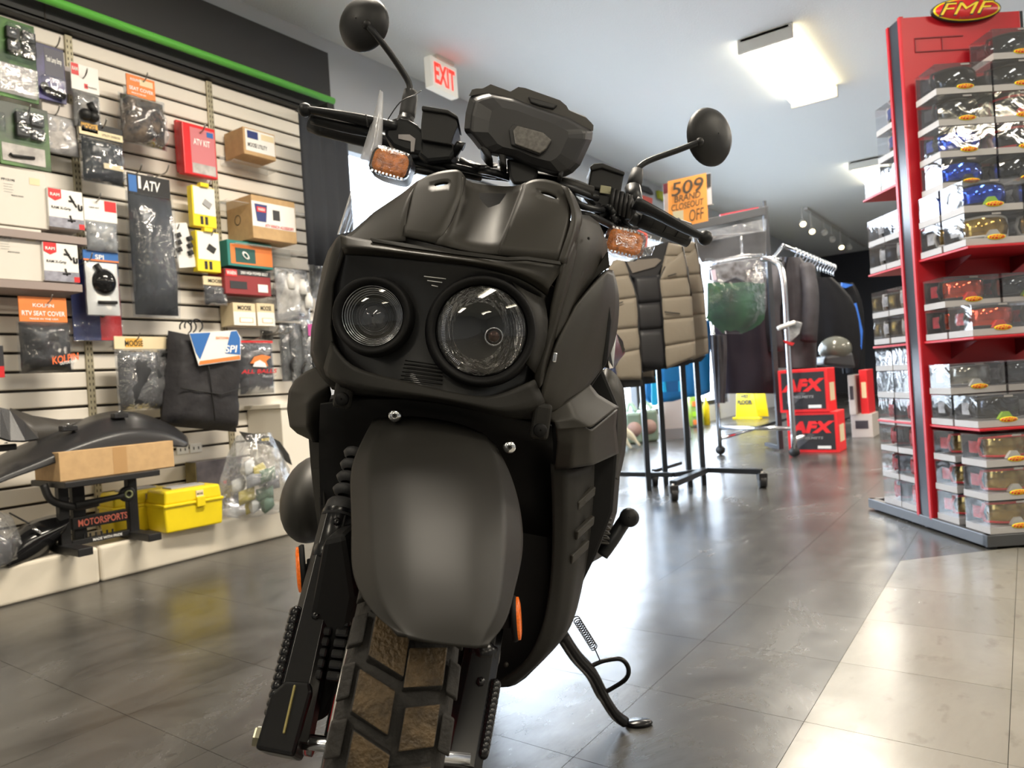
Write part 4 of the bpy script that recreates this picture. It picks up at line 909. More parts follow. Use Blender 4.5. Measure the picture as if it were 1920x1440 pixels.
# --- fork legs
def leg(side):
    lg = bpy.data.objects.new('fork_leg', None); COL.objects.link(lg); lg.parent = BK
    if side < 0: bot, top = A(540, 1392, .805), A(636, 968, .955)
    else: bot, top = A(862, 1440, .84), A(918, 1150, .955)
    lg.location = bot-BK.location
    d = (top-bot).normalized(); L_ = (top-bot).length; s = (Fh.cross(d)).normalized(); f = d.cross(s)
    # I-beam shaped trailing casting with ribbed edge
    body = MB()
    n = 14
    for k in range(1):
        rows = []
        for i in range(n+1):
            t = i/n; c = bot+d*(L_*t); w = .025-.004*t if t < .9 else .021; h = .024-.006*t
            rows.append([c+s*a*w+f*b*h for a, b in ((-1, -.6), (-.6, -1), (.6, -1), (1, -.6), (1, .6), (.6, 1), (-.6, 1), (-1, .6))])
        body.grid(rows, False, True); 
    body.prism(rows[-1], d*.001); body.prism(rows[0], -d*.001)
    body.build('outer_tube', GLOSS, lg, bevel=.002)
    if side < 0: MB().prism([bot+s*a+d*b-f*.027 for a, b in ((-.028, -.012), (.016, -.016), (.020, .05), (.016, .06), (-.012, .06), (-.025, .045))], f*.05).build('axle_clamp', GLOSS, lg, bevel=.004)
    if side < 0: MB().box(bot-f*.0285+d*.03, (.003, .003, .05), s, f, d).build('clamp_slot', paint('slot_brass', .35, .30, .12, metal=.8, rough=.35), lg, bevel=.001)
    for i in range(13):
        t = .10+.034*i; c = bot+d*(L_*t+.0)
        MB().ball(c+s*(side*.022)-f*.014, (.0085, .0085, .0085), 8, 6).build('rib', GLOSS, lg)
    for i in range(9 if side < 0 else 0):
        for q in range(2):
            t = .26+.045*i; c = bot+d*(L_*t); MB().box(c+s*(.018+.02*q)-f*.010, (.016, .018, .011), s, f, d).build('link_rib', GLOSS, lg, bevel=.003)
    mb = MB()
    mb.box(bot+d*(L_*.40)-s*(side*(.045 if side < 0 else .03))+f*.02, (.018, .03, L_*.78), s, f, d); mb.build('inner_casting', MBLK, lg, bevel=.006)
    MB().lathe(top-d*.065, d, [(.020, 0), (.024, .004), (.024, .018), (.021, .022), (.021, .060), (.023, .062), (.023, .070)], 20).build('seal_collar', GLOSS, lg)
    MB().lathe(top-d*.004, d, [(.001, 0), (.0235, 0), (.020, .022), (.017, .026), (.001, .026)], 20).build('dust_cap', paint('rubber_cap', .03, .03, .032, rough=.6), lg)
    g = MB()
    for i in range(4 if side < 0 else 0): 
        h = .036+.019*i; r_ = .017-.0010*i
        g.lathe(top+d*h, d, [(.008, -.006), (r_*.8, -.004), (r_, .002), (r_*.8, .007), (.008, .009)], 20)
    if side < 0: g.build('gaiter', paint('rubber_cap', .03, .03, .032), lg)
    for q in (.06, .2, .5): MB().lathe(bot+d*(L_*(1-q))+s*.004-f*.0215, -f, [(.001, .003), (.0055, .003), (.0055, 0)], 6).build('bolt', GLOSS, lg)
    return lg, bot, top, d, s, f
LG, b0, t0, dd, ss, ff = leg(-1)
LG2 = leg(1)[0]
# dark mass of brake caliper and trailing link between leg and wheel
MB().prism([A(x, y, .86) for x, y in ((606, 1010), (650, 1000), (668, 1120), (652, 1200), (640, 1290), (612, 1350), (560, 1370), (545, 1290), (580, 1150))], Fh*.07).build('brake_caliper', MBLK, BK, bevel=.008)
# reflectors on the fork
def reflector(pts, d0, dx, name_l):
    r_ = MB().prism([A(x, y, d0) for x, y in pts], V(dx)).build('side_reflector', MBLK, BK, bevel=.001, label=name_l); return r_
AMB = paint('amber_reflector', .85, .16, .015, rough=.18, emit=.12, noise_amt=.35, noise_scale=260)  # faint glow put into the lens colour, although a reflector is no lamp
def refl(c, n, up, rw, rh, label):
    n = V(n).normalized(); side = V(up).cross(n).normalized(); u2 = n.cross(side)
    R_ = MB().lathe(c, n, [(.001, 0), (rh*1.04, 0), (rh*1.06, .003), (rh*1.0, .007), (.001, .0075)], 28, ref=u2, sx=1, sy=rw/rh)
    o = R_.build('side_reflector', MBLK, BK, label=label)
    MB().lathe(c+n*.0071, n, [(rh*.98, 0), (rh*.97, .003), (rh*.7, .0045), (.001, .005)], 28, ref=u2, sx=1, sy=rw/rh).build('reflector_lens', AMB, o)
    MB().tube([c-n*.022, c], .006, 8).build('reflector_bolt', CHROME, o); MB().box(c-n*.008, (.02, .02, .012), side, u2, n).build('reflector_bracket', MBLK, o, bevel=.002)
refl(A(573, 1066, .93), (-Rh*.93-Fh*.30), dd, .026, .030, 'amber oval reflector on the left fork leg')
refl(A(960, 1160, .93), (Rh*.97-Fh*.05), (Rh*-.14+Z), .022, .028, 'amber oval reflector on the right fork leg')

# --- front mudguard
fr = [  # rows from rear/top to the front tip; depth per column
 ([(700, 785), (730, 782), (775, 780), (820, 785), (865, 795), (905, 812), (930, 835)], 1.00, .01),
 ([(655, 868), (690, 845), (750, 835), (815, 835), (880, 845), (935, 862), (958, 885)], .88, .045),
 ([(657, 925), (690, 915), (750, 908), (815, 908), (885, 915), (945, 930), (978, 955)], .80, .05),
 ([(660, 1000), (695, 995), (755, 990), (818, 990), (888, 995), (948, 1008), (984, 1035)], .72, .055),
 ([(656, 1072), (697, 1070), (757, 1065), (820, 1065), (888, 1070), (942, 1085), (965, 1102)], .662, .05),
 ([(682, 1128), (715, 1130), (765, 1130), (825, 1130), (888, 1132), (935, 1142), (955, 1155)], .630, .035),
 ([(712, 1163), (740, 1168), (785, 1172), (832, 1175), (885, 1178), (915, 1182), (935, 1188)], .612, .02),
 ([(745, 1185), (765, 1192), (795, 1201), (835, 1208), (870, 1212), (897, 1213), (915, 1207)], .604, .008)]
rows = []
for pts, d0, cv in fr:
    row = []
    for j, (x, y) in enumerate(pts):
        u = (j-3)/3; row.append(A(x, y, d0+cv*(1.0, .34, .05, 0, .03, .30, 1.0)[j]))
    rows.append(row)
mg = MB().grid(rows, True).build('front_mudguard', GUN2, BK, solid=.004, sub=3, recalc=False)
crease(mg.data, 8, 7, {}, {1: .55, 2: .25, 4: .25, 5: .7})
if mg.data.polygons[10].normal.dot(CAM-(mg.data.polygons[10].center+origin(mg))) < 0: mg.data.flip_normals()
# side blades of the mudguard

# --- dark inner cavity and belly
cav = MB()
out = [(588, 750), (590, 830), (598, 1000), (640, 1120), (700, 1220), (820, 1280), (919, 1291), (985, 1280), (1030, 1226), (1045, 1180), (1040, 1000), (1038, 860), (1030, 785), (900, 755), (760, 740), (640, 735)]
cav.prism([A(x, y, 1.13) for x, y in out], by*.10)
cav.build('inner_shield', MBLK, BK, bevel=.012, seg=3)
panel('wheel_arch_liner', [[(600, 760, 1.02), (700, 745, 1.00), (820, 755, .99), (930, 780, 1.0), (1035, 800, 1.04)],
                           [(596, 850, 1.12), (700, 830, 1.09), (820, 820, 1.08), (930, 840, 1.09), (1040, 880, 1.12)],
                           [(604, 1000, 1.14), (700, 980, 1.13), (820, 960, 1.12), (930, 990, 1.13), (1040, 1010, 1.13)]], MBLK, smooth=True, sub=1)
for (x, y) in ((741, 779), (955, 838)):
    c = A(x, y, .965); s = MB().lathe(c, -by, [(.001, .006), (.006, .006), (.0085, .004), (.009, 0), (.009, -.02)], 18).build('chrome_screw', CHROME, BK)
    MB().lathe(c-by*.0062, -by, [(.001, .0005), (.0035, .0005)], 6).build('screw_socket', DKT, s)
for (x, y) in ((643, 748), (1012, 806)):
    c = A(x, y, .985); t_ = MB().box(c+bz*.012, (.026, .012, .05), bx, by, bz).build('screw_tab', GUN2, BK, bevel=.008, seg=3)
    MB().lathe(c-by*.008, -by, [(.001, .004), (.0085, .004), (.0095, .002), (.0095, -.003)], 18).build('blank_plug', MBLK, t_)

# --- front face
panel('headlight_mask', [[(640, 462, .965), (733, 468, .955), (860, 484, .95), (983, 505, .955), (1040, 540, .97)],
                         [(618, 540, .985), (720, 540, .965), (810, 545, .96), (930, 560, .965), (1034, 590, .99)],
                         [(615, 620, .99), (720, 620, .965), (800, 630, .96), (920, 650, .97), (1022, 650, .995)],
                         [(628, 680, .985), (720, 690, .96), (815, 705, .955), (920, 725, .96), (1003, 705, .985)],
                         [(655, 728, .98), (727, 722, .955), (817, 742, .95), (900, 756, .955), (985, 745, .98)]], MASK, smooth=True, sub=2, th=.006)
panel('brow', [[(637, 440, .96), (700, 452, .945), (800, 466, .938), (900, 480, .936), (950, 486, .938), (1000, 489, .945), (1060, 496, .96)],
               [(640, 462, .945), (690, 465, .93), (733, 471, .925), (862, 487, .92), (893, 491, .922), (983, 508, .93), (1030, 540, .955)],
               [(646, 478, .965), (700, 480, .955), (740, 484, .95), (862, 496, .945), (900, 502, .945), (978, 520, .955), (1026, 556, .975)]], GUN, th=.004, smooth=True, sub=2, cr={1: 1.0, 0: .6, 2: .6})
panel('left_cowl', [[(640, 438, .965), (630, 447, 1.0), (615, 470, 1.05)], [(641, 477, .965), (620, 480, .99), (605, 500, 1.06)], [(622, 533, .975), (603, 550, 1.0), (592, 570, 1.08)],
                    [(618, 613, .98), (592, 613, 1.01), (583, 620, 1.09)], [(625, 655, .975), (588, 655, 1.0), (582, 665, 1.08)], [(655, 728, .97), (617, 722, .99), (596, 700, 1.06)]], GUN2, smooth=True, th=.004)
panel('chin_cowl', [[(620, 640, .975), (653, 690, .95), (727, 706, .935), (817, 729, .93), (893, 744, .932), (930, 744, .94), (1003, 712, .965)],
                    [(606, 690, .985), (640, 722, .95), (725, 735, .93), (820, 745, .925), (890, 760, .93), (950, 775, .94), (1022, 752, .98)],
                    [(617, 722, 1.0), (655, 735, .98), (730, 742, .965), (822, 752, .96), (888, 766, .965), (957, 787, .975), (1024, 782, 1.01)],
                    [(622, 730, 1.06), (655, 740, 1.05), (730, 748, 1.05), (822, 756, 1.05), (888, 770, 1.05), (957, 790, 1.05), (1024, 786, 1.06)]], GUN2, th=.004, smooth=True, sub=2, cr={1: .8, 2: 1.0})
panel('right_pillar', [[(1058, 494, .955), (1076, 455, .975), (1093, 408, 1.01)], [(1034, 575, .965), (1060, 540, .97), (1082, 480, .985)], [(1030, 613, .975), (1044, 598, .975), (1066, 540, .99)],
                       [(1012, 660, .975), (1030, 650, .972), (1050, 600, .99)], [(1000, 690, .97), (1018, 690, .965), (1038, 650, .98)], [(1002, 722, .975), (1012, 728, .968), (1030, 700, .98)]], GUN, smooth=True, sub=2, cc={1: .9})
# big right side cowl
panel('right_upper_cowl', [[(1088, 402, 1.0), (1105, 404, 1.04), (1123, 418, 1.08)], [(1082, 450, .985), (1110, 455, 1.02), (1139, 452, 1.09)], [(1068, 520, .985), (1098, 500, 1.01), (1143, 498, 1.10)], [(1048, 600, .985), (1076, 560, 1.0), (1100, 540, 1.06)], [(1040, 640, .98), (1060, 610, .99), (1078, 580, 1.03)]], GUN, smooth=True, sub=2, cc={1: .8})
panel('right_side_cowl', [[(1080, 575, 1.00), (1110, 535, 1.03), (1140, 505, 1.07), (1150, 507, 1.12)],
                          [(1066, 600, .99), (1095, 580, 1.01), (1130, 545, 1.05), (1163, 548, 1.13)],
                          [(1045, 640, .975), (1080, 620, 1.0), (1118, 590, 1.04), (1160, 607, 1.13)],
                          [(1033, 680, .97), (1065, 670, .99), (1105, 640, 1.03), (1152, 650, 1.12)],
                          [(1018, 722, .97), (1048, 715, .985), (1085, 690, 1.02), (1132, 688, 1.09)],
                          [(1012, 760, .985), (1038, 750, .99), (1068, 735, 1.01), (1100, 730, 1.05)],
                          [(1020, 780, 1.01), (1035, 776, 1.0), (1055, 766, 1.01), (1068, 760, 1.03)]], GUN, smooth=True, sub=2, cc={2: .7})
MB().prism([A(x, y, 1.06) for x, y in ((1100, 520), (1122, 498), (1140, 470), (1144, 500), (1128, 510), (1100, 538))], by*.012).build('cowl_pocket', GUN2, BK, bevel=.001)
MB().box(A(1040, 670, .968), (.006, .004, .014), bx, by, bz).build('marker_clip', CHROME, BK, bevel=.002)
MB().ball(A(1104, 447, 1.005), .0022, 8, 6).build('rivet', DKT, BK)
MB().ball(A(1134, 484, 1.085), .004, 8, 6).build('rivet', CHROME, BK)
# --- upper shroud
LTOP = .99
hole_panel('left_shroud_fin', [[(779, 341, 1.01), (812, 323, 1.01), (845, 318, 1.01), (864, 317, 1.01), (874, 336, 1.02)],
                               [(772, 352, 1.0), (811, 342, 1.0), (843, 337, 1.0), (862, 340, 1.0), (872, 345, 1.01)],
                               [(768, 362, .995), (811, 351, .995), (843, 347, .995), (862, 350, .995), (870, 352, 1.005)],
                               [(760, 395, .975), (800, 392, .975), (830, 390, .975), (850, 385, .975), (866, 375, .99)],
                               [(757, 440, .95), (780, 446, .95), (800, 450, .95), (812, 454, .95), (830, 458, .955)]], {(1, 1)}, GUN)
panel('left_shroud_flank', [[(757, 360, 1.03), (774, 345, 1.02), (781, 340, 1.01)], [(700, 398, 1.0), (740, 385, .99), (768, 370, .985)], [(655, 440, .965), (705, 432, .965), (760, 405, .965)], [(640, 446, .96), (700, 456, .95), (760, 450, .95)]], GUN, smooth=True, sub=2, cr={1: .5})
panel('shroud_valley', [[(868, 332, 1.01), (882, 344, 1.06), (925, 348, 1.08), (968, 351, 1.06), (985, 342, 1.01)],
                        [(868, 365, .995), (878, 375, 1.03), (920, 380, 1.05), (958, 383, 1.03), (974, 370, .995)],
                        [(852, 420, .965), (868, 428, .985), (900, 432, .99), (935, 438, .985), (955, 425, .965)],
                        [(815, 455, .952), (845, 462, .95), (880, 470, .948), (915, 475, .948), (935, 476, .95)]], GUN, smooth=True, sub=1)
hole_panel('right_shroud_fin', [[(980, 346, 1.01), (1003, 333, 1.01), (1038, 338, 1.01), (1060, 350, 1.01)],
                                [(976, 360, 1.0), (1012, 354, 1.0), (1047, 366, 1.0), (1064, 372, 1.0)],
                                [(972, 370, .995), (1012, 364, .995), (1047, 376, .995), (1068, 384, .995)],
                                [(960, 402, .975), (1000, 400, .975), (1040, 405, .975), (1074, 408, .985)],
                                [(932, 476, .95), (965, 480, .95), (1000, 484, .95), (1050, 488, .955)]], {(1, 1)}, GUN)
panel('right_shroud_rim', [[(1052, 348, 1.00), (1064, 350, .995), (1078, 368, 1.02)], [(1068, 384, .99), (1076, 386, .985), (1092, 400, 1.01)], [(1074, 408, .98), (1082, 412, .975), (1093, 412, 1.0)], [(1060, 450, .965), (1072, 450, .962), (1084, 445, .99)], [(1046, 490, .952), (1058, 492, .95), (1064, 495, .97)]], GUN, smooth=True, sub=2, cc={1: .9})
panel('shroud_lip', [[(694, 446, .943), (760, 456, .936), (860, 470, .93), (950, 482, .93), (990, 481, .935), (1050, 490, .948)], [(698, 453, .94), (760, 463, .932), (860, 477, .928), (950, 488, .928), (990, 487, .932), (1052, 496, .946)]], GUN2, th=.003)
# dark core added behind the painted panels to keep window light out of gaps
MB().prism([A(x, y, 1.085) for x, y in ((660, 470), (760, 420), (800, 380), (860, 365), (1000, 372), (1060, 392), (1086, 440), (1110, 500), (1140, 520), (1148, 600), (1140, 680), (1100, 740), (1060, 790), (900, 760), (700, 745), (620, 720), (612, 560), (630, 480))], Fh*.10).build('backing_core', MBLK, BK, bevel=.006)
panel('shroud_lining', [[(770, 372, 1.04), (860, 360, 1.05), (1000, 365, 1.05), (1070, 385, 1.04)], [(665, 452, .985), (800, 462, .975), (950, 484, .975), (1058, 494, .98)]], MBLK)
# --- lights
LA = (-by*.995+Rh*0+bz*-.03).normalized()
SMOK = film('lamp_glass', .16, .0, .0, bump=0, tint=(.80, .81, .83))
BOWL = paint('dark_chrome_bowl', .46, .45, .44, rough=.08, metal=1, bump=.8, bump_scale=70, stretch=(1, 1, .2))
def lamp_unit(cx, cy, d0, r, hood, label):
    c = A(cx, cy, d0); L_ = bpy.data.objects.new('headlight', None); COL.objects.link(L_); L_.parent = BK; L_.location = c-BK.location; L_['label'] = label
    MB().lathe(c, LA, [(hood*1.10, -.04), (hood*1.04, -.01), (hood, .008), (hood*.97, .012), (r*1.06, .010), (r*1.01, .002), (r, -.03)], 48).build('bezel', MBLK, L_)
    return L_, c
L1, c1 = lamp_unit(698, 592, .935, .0405, .050, 'left round headlight with stepped bright rings')
rg = MB()
for i in range(5):
    r_ = .0398-.0022*i; rg.lathe(c1, LA, [(r_+.0003, -.002-.0055*i), (r_-.0004, .0002-.0055*i), (r_-.0014, .0002-.0055*i), (r_-.0018, -.002-.0055*i)], 48)
rg.build('bright_ring', CHROME, L1)
MB().lathe(c1, LA, [(.0405, .001), (.0300, -.030), (.026, -.034), (.001, -.034)], 48).build('stepped_cone', MBLK, L1)
bl = MB().lathe(c1, LA, [(.027, -.034), (.026, -.022), (.021, -.012), (.012, -.0055), (.001, -.003)], 40).build('projector_lens', paint('projector_glass', .04, .04, .045, rough=.03, coat=1, spec=1), L1)
MB().lathe(c1, LA, [(.040, .000), (.03, .003), (.015, .0048), (.001, .0052)], 48).build('front_glass', SMOK, L1)
MB().prism([c1+LA*-.02+bx*a+bz*b for a, b in ((-.012, .008), (.006, .004), (.017, -.006), (.010, -.012), (-.004, -.002))], LA*.002).build('lens_shutter', CHROME, L1)
L2, c2 = lamp_unit(903, 620, .935, .0598, .070, 'right round headlight with smoked faceted reflector')
rows = []
for i in range(9):
    t = i/8; r_ = .0585*math.sqrt(t) if i else .004; h = -.050+.046*t
    rows.append([c2+LA*(h)+bx*(r_*math.cos(2*math.pi*k/36))+bz*(r_*math.sin(2*math.pi*k/36)) for k in range(36)])
MB().grid(rows, False, True).build('reflector_bowl', BOWL, L2)
MB().lathe(c2, LA, [(.0598, .0), (.046, .0045), (.023, .0085), (.001, .0095)], 48).build('front_glass', SMOK, L2)
bc = A(926, 631, .945)
MB().lathe(bc, LA, [(.0125, -.012), (.0125, .002), (.0105, .003), (.0095, -.004), (.008, -.010)], 24).build('bulb_ring', CHROME, L2)
MB().lathe(bc, LA, [(.0078, -.01), (.0078, .006), (.006, .010), (.001, .011)], 18).build('bulb_cap', paint('bulb_brown', .10, .05, .035, rough=.2, metal=.4), L2)
tk2 = MB()
for k in range(40):
    a = math.radians(150+2.4*k); q = c2+bx*(.050*math.cos(a))+bz*(.052*math.sin(a)); tk2.box(q+LA*.0005, (.0045, .0008, .002), bx*math.cos(a)+bz*math.sin(a), bz*math.cos(a)-bx*math.sin(a), LA)
tk2.build('lens_ticks', CHROME, L2)
panel('right_lamp_bezel', [[(960, 528, .945), (985, 545, .94), (1020, 560, .965)], [(985, 560, .935), (1005, 580, .93), (1030, 600, .965)], [(1000, 620, .935), (1008, 640, .932), (1024, 650, .965)], [(985, 680, .935), (996, 690, .935), (1004, 700, .965)]], GUN2, smooth=True, sub=1)
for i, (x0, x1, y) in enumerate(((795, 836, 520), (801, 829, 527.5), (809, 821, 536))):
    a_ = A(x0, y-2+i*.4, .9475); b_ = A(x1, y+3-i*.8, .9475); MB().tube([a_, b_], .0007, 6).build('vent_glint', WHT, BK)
for i in range(6):
    a_ = A(760-i*2, 676+i*7, .948); b_ = A(830, 686+i*7, .945); MB().tube([a_, b_], .0009, 5).build('mask_rib', MBLK, BK)
# --- lower wings
panel('left_wing', [[(592, 688, 1.06), (572, 697, 1.09), (552, 713, 1.13)], [(617, 723, 1.02), (587, 738, 1.05), (541, 733, 1.12)], [(622, 740, 1.05), (578, 755, 1.05), (538, 767, 1.13)], [(600, 790, 1.08), (577, 800, 1.06), (543, 800, 1.13)], [(600, 830, 1.12), (590, 829, 1.08), (557, 813, 1.14)]], GUN2, smooth=True, sub=3, cr={'all': .9}, cc={'all': .9})
panel('right_wing_top', [[(1022, 780, 1.0), (1063, 752, 1.01), (1107, 721, 1.06)], [(1040, 790, .99), (1082, 786, 1.0), (1122, 740, 1.07)], [(1045, 805, .99), (1110, 800, 1.01), (1161, 763, 1.10)]], GUN, smooth=True, sub=3, cr={'all': .9}, cc={'all': .9})
panel('right_wing', [[(1040, 790, .995), (1078, 790, 1.0), (1110, 808, 1.02), (1158, 768, 1.12)], [(1045, 830, 1.01), (1075, 833, 1.01), (1108, 836, 1.03), (1155, 800, 1.13)],
                     [(1040, 880, 1.04), (1072, 878, 1.03), (1112, 872, 1.06), (1160, 850, 1.16)]], GUN, smooth=True, sub=3, cr={'all': .9}, cc={'all': .9})
panel('leg_shield', [[(1032, 870, 1.05), (1060, 880, 1.05), (1085, 880, 1.08), (1115, 870, 1.13)], [(1036, 950, 1.07), (1060, 955, 1.07), (1085, 950, 1.09), (1113, 940, 1.15)],
                     [(1036, 1040, 1.08), (1058, 1040, 1.08), (1084, 1035, 1.10), (1104, 1040, 1.16)], [(1030, 1120, 1.08), (1050, 1120, 1.08), (1072, 1115, 1.10), (1090, 1110, 1.16)],
                     [(1015, 1195, 1.07), (1040, 1195, 1.08), (1062, 1190, 1.10), (1074, 1178, 1.16)], [(985, 1255, 1.08), (1008, 1250, 1.09), (1026, 1228, 1.11), (1034, 1224, 1.16)], [(918, 1290, 1.10), (955, 1288, 1.10), (967, 1284, 1.12), (985, 1272, 1.16)]], GUN2, smooth=True, sub=2, cc={1: .7, 2: .9}, th=.006)
for i, (x, y) in enumerate(((1098, 925), (1096, 980), (1086, 1025))):
    panel('shield_louvre', [[(x-12, y+18, 1.085), (x+20, y-12, 1.12)], [(x-14, y+34, 1.09), (x+18, y+4, 1.125)]], GUN, th=.008, bevel=.002)
for i in range(10): MB().box(A(1138-i, 935+i*9, 1.22), (.022, .02, .004), bx, by, bz).build('footboard_rib', GUN, BK, bevel=.002)
panel('rear_side_cowl', [[(1112, 850, 1.16), (1162, 830, 1.30)], [(1112, 940, 1.18), (1162, 900, 1.32)], [(1106, 1040, 1.18), (1157, 960, 1.32)], [(1098, 1056, 1.20), (1132, 1042, 1.33)], [(1090, 1100, 1.2), (1105, 1058, 1.3)]], GUN2, smooth=True, th=.01)
MB().ball(A(949, 1246, 1.09), .004, 8, 6).build('belly_screw', GUN, BK)
# kick start lever
kp = A(1178, 968, 1.25)
MB().tube(cpath([A(1128, 1040, 1.24), A(1148, 1012, 1.24), A(1166, 984, 1.25), kp], 5), [.012]*5*3+[.011], 10).build('kick_lever', SATIN, BK)
MB().lathe(kp-Fh*.012, -Fh*.9-Rh*.2+Z*.2, [(.001, .012), (.012, .012), (.0165, .008), (.0165, -.008), (.012, -.012), (.001, -.012)], 18).build('kick_pedal_pad', SATIN, BK)
# --- tail behind: seat, body, rear wheel, silencer
rb = BK.location + by*1.22 + bz*.25
MB().lathe(rb, bx, [(.13, -.055), (.2, -.062), (.245, -.045), (.252, 0), (.245, .045), (.2, .062), (.13, .055)], 40).build('rear_tyre', RUB, BK)
MB().lathe(rb, bx, [(.001, -.05), (.13, -.055), (.135, 0), (.13, .055), (.001, .05)], 30).build('rear_rim', REDP, BK)
def tailrow(y_, z0, z1, w, k=.8): 
    o = BK.location+by*y_
    return [o+bx*a*w+bz*(z0+(z1-z0)*b) for a, b in ((-.6, 0), (-1, .15), (-1, k), (-.7, 1), (.7, 1), (1, k), (1, .15), (.6, 0))]
rows = [tailrow(.36, .25, .38, .15), tailrow(.55, .22, .36, .15), tailrow(.75, .24, .62, .13), tailrow(1.0, .30, .68, .15), tailrow(1.3, .45, .72, .13), tailrow(1.5, .58, .74, .08)]
mb = MB().grid(rows, False, True); mb.prism(rows[0], -by*.001); mb.prism(rows[-1], by*.001); mb.build('tail_body', GUN2, BK, bevel=.01)
rows = [tailrow(.70, .62, .66, .10), tailrow(.80, .63, .71, .13), tailrow(1.05, .67, .75, .14), tailrow(1.2, .69, .80, .13), tailrow(1.45, .73, .80, .09)]
mb = MB().grid(rows, True, True); mb.prism(rows[0], -by*.001); mb.prism(rows[-1], by*.001); mb.build('seat', paint('seat_vinyl', .02, .02, .021, rough=.6), BK)
panel('rear_cowl', [[(1138, 690, 1.20), (1158, 700, 1.21), (1170, 730, 1.22)], [(1132, 760, 1.18), (1160, 770, 1.19), (1177, 790, 1.22)], [(1125, 820, 1.17), (1158, 830, 1.18), (1174, 850, 1.22)], [(1120, 880, 1.17), (1145, 885, 1.18), (1160, 900, 1.22)]], GUN, smooth=True, sub=1, th=.02)
panel('rear_indicator', [[(1140, 632, 1.22), (1156, 624, 1.22), (1168, 640, 1.26)], [(1136, 668, 1.22), (1150, 690, 1.21), (1172, 662, 1.26)]], CHROME, th=.01)
panel('rear_indicator_housing', [[(1156, 626, 1.22), (1172, 655, 1.25)], [(1147, 692, 1.22), (1154, 688, 1.25)]], GUN, th=.02)
MB().ball(A(588, 935, 1.42), (.058, .12, .085), 24, 14, bx, by, bz).build('silencer', paint('silencer_grey', .05, .048, .044, rough=.5, metal=.4), BK)
MB().prism([A(x, y, 1.16) for x, y in ((1050, 720), (1100, 700), (1130, 690), (1160, 760), (1158, 860), (1150, 960), (1120, 1040), (1090, 1100), (1060, 1180), (1030, 1190), (1030, 800))], Fh*.08).build('side_frame', MBLK, BK, bevel=.006)
panel('left_leg_shield', [[(577, 800, 1.12), (600, 800, 1.10)], [(583, 880, 1.14), (604, 880, 1.12)], [(592, 960, 1.15), (610, 960, 1.13)], [(604, 1040, 1.16), (625, 1040, 1.14)]], GUN2, th=.02)
# --- side stand
MB().tube(cpath([A(1050, 1185, 1.20), A(1078, 1228, 1.24), A(1108, 1262, 1.27), A(1128, 1300, 1.295), A(1152, 1338, 1.315), A(1172, 1354, 1.325)], 5), [.0115]*16+[.010]*10, 12).build('side_stand', GLOSS, BK)
fp = onz(1198, 1359, .0)
MB().lathe(fp, Z, [(.001, .001), (.024, .001), (.026, .004), (.022, .008), (.001, .009)], 22, ref=Rh, sx=1.0, sy=.6).build('stand_foot', GLOSS, BK)
sa_, sb_ = A(1080, 1160, 1.22), A(1114, 1214, 1.26); dv = (sb_-sa_); dn = dv.normalized(); e1 = dn.orthogonal().normalized(); e2 = dn.cross(e1)
MB().tube([sa_+dv*(k/154)+e1*(.0062*math.cos(k*2*math.pi/11))+e2*(.0062*math.sin(k*2*math.pi/11)) for k in range(155)], .0010, 5).build('stand_spring', SATIN, BK)
MB().tube([sb_, A(1124, 1236, 1.275)], .0012, 6).build('spring_hook', SATIN, BK)
MB().tube(cpath([A(1098, 1256, 1.27), A(1114, 1246, 1.272), A(1136, 1238, 1.272), A(1164, 1236, 1.27), A(1178, 1252, 1.27), A(1174, 1272, 1.28), A(1148, 1290, 1.29), A(1124, 1302, 1.295)], 6), .0042, 9).build('stand_tang', GLOSS, BK)

# --- handlebar group
HB = bpy.data.objects.new('handlebar', None); COL.objects.link(HB); HB.parent = BK; HB.location = A(985, 325, 1.20)-BK.location
MB().tube(cpath([A(600, 236, 1.14), A(700, 258, 1.16), A(790, 290, 1.17), A(880, 318, 1.19), A(985, 332, 1.20), A(1080, 350, 1.21), A(1140, 385, 1.22), A(1200, 415, 1.24), A(1290, 452, 1.27)], 6), .0115, 12).build('bar_tube', SATIN, HB)
gr = MB().tube([A(585, 228, 1.145), A(600, 235, 1.145), A(690, 258, 1.16), A(712, 262, 1.165)], [.017, .0165, .0165, .018], 14).build('grip', BLACK, HB)
gr = MB()
gr.tube([A(1196, 405, 1.24), A(1235, 418, 1.25), A(1288, 436, 1.265)], [.020, .018, .018], 14); gr.build('grip', BLACK, HB)
gb = MB()
for t in (.25, .5, .75): 
    c = A(1196, 405, 1.24).lerp(A(1288, 436, 1.265), t); gb.lathe(c, A(1288, 436, 1.265)-A(1196, 405, 1.24), [(.0185, -.001), (.0195, 0), (.0185, .001)], 14)
gb.build('grip_groove', MBLK, HB)
def lever(pts, rads, ballp, br, nm='brake_lever'):
    o = MB().tube(cpath(pts, 5), rads, 10, flat=.65).build(nm, SATIN, HB); MB().ball(ballp, br, 14, 9).build('lever_ball', SATIN, o); return o
def rr(a, b, n): return [a+(b-a)*i/(n-1) for i in range(n)]
lever([A(575, 205, 1.08), A(620, 213, 1.08), A(680, 225, 1.09), A(740, 240, 1.11)], rr(.0075, .015, 16), A(572, 206, 1.08), .0105)
lever([A(1322, 446, 1.19), A(1290, 432, 1.18), A(1240, 405, 1.17), A(1190, 380, 1.17)], rr(.0075, .016, 16), A(1322, 446, 1.19), .0125)
MB().tube(cpath([A(585, 222, 1.10), A(640, 236, 1.10), A(700, 248, 1.11)], 5), .009, 9).build('grip_guard_rod', SATIN, HB)
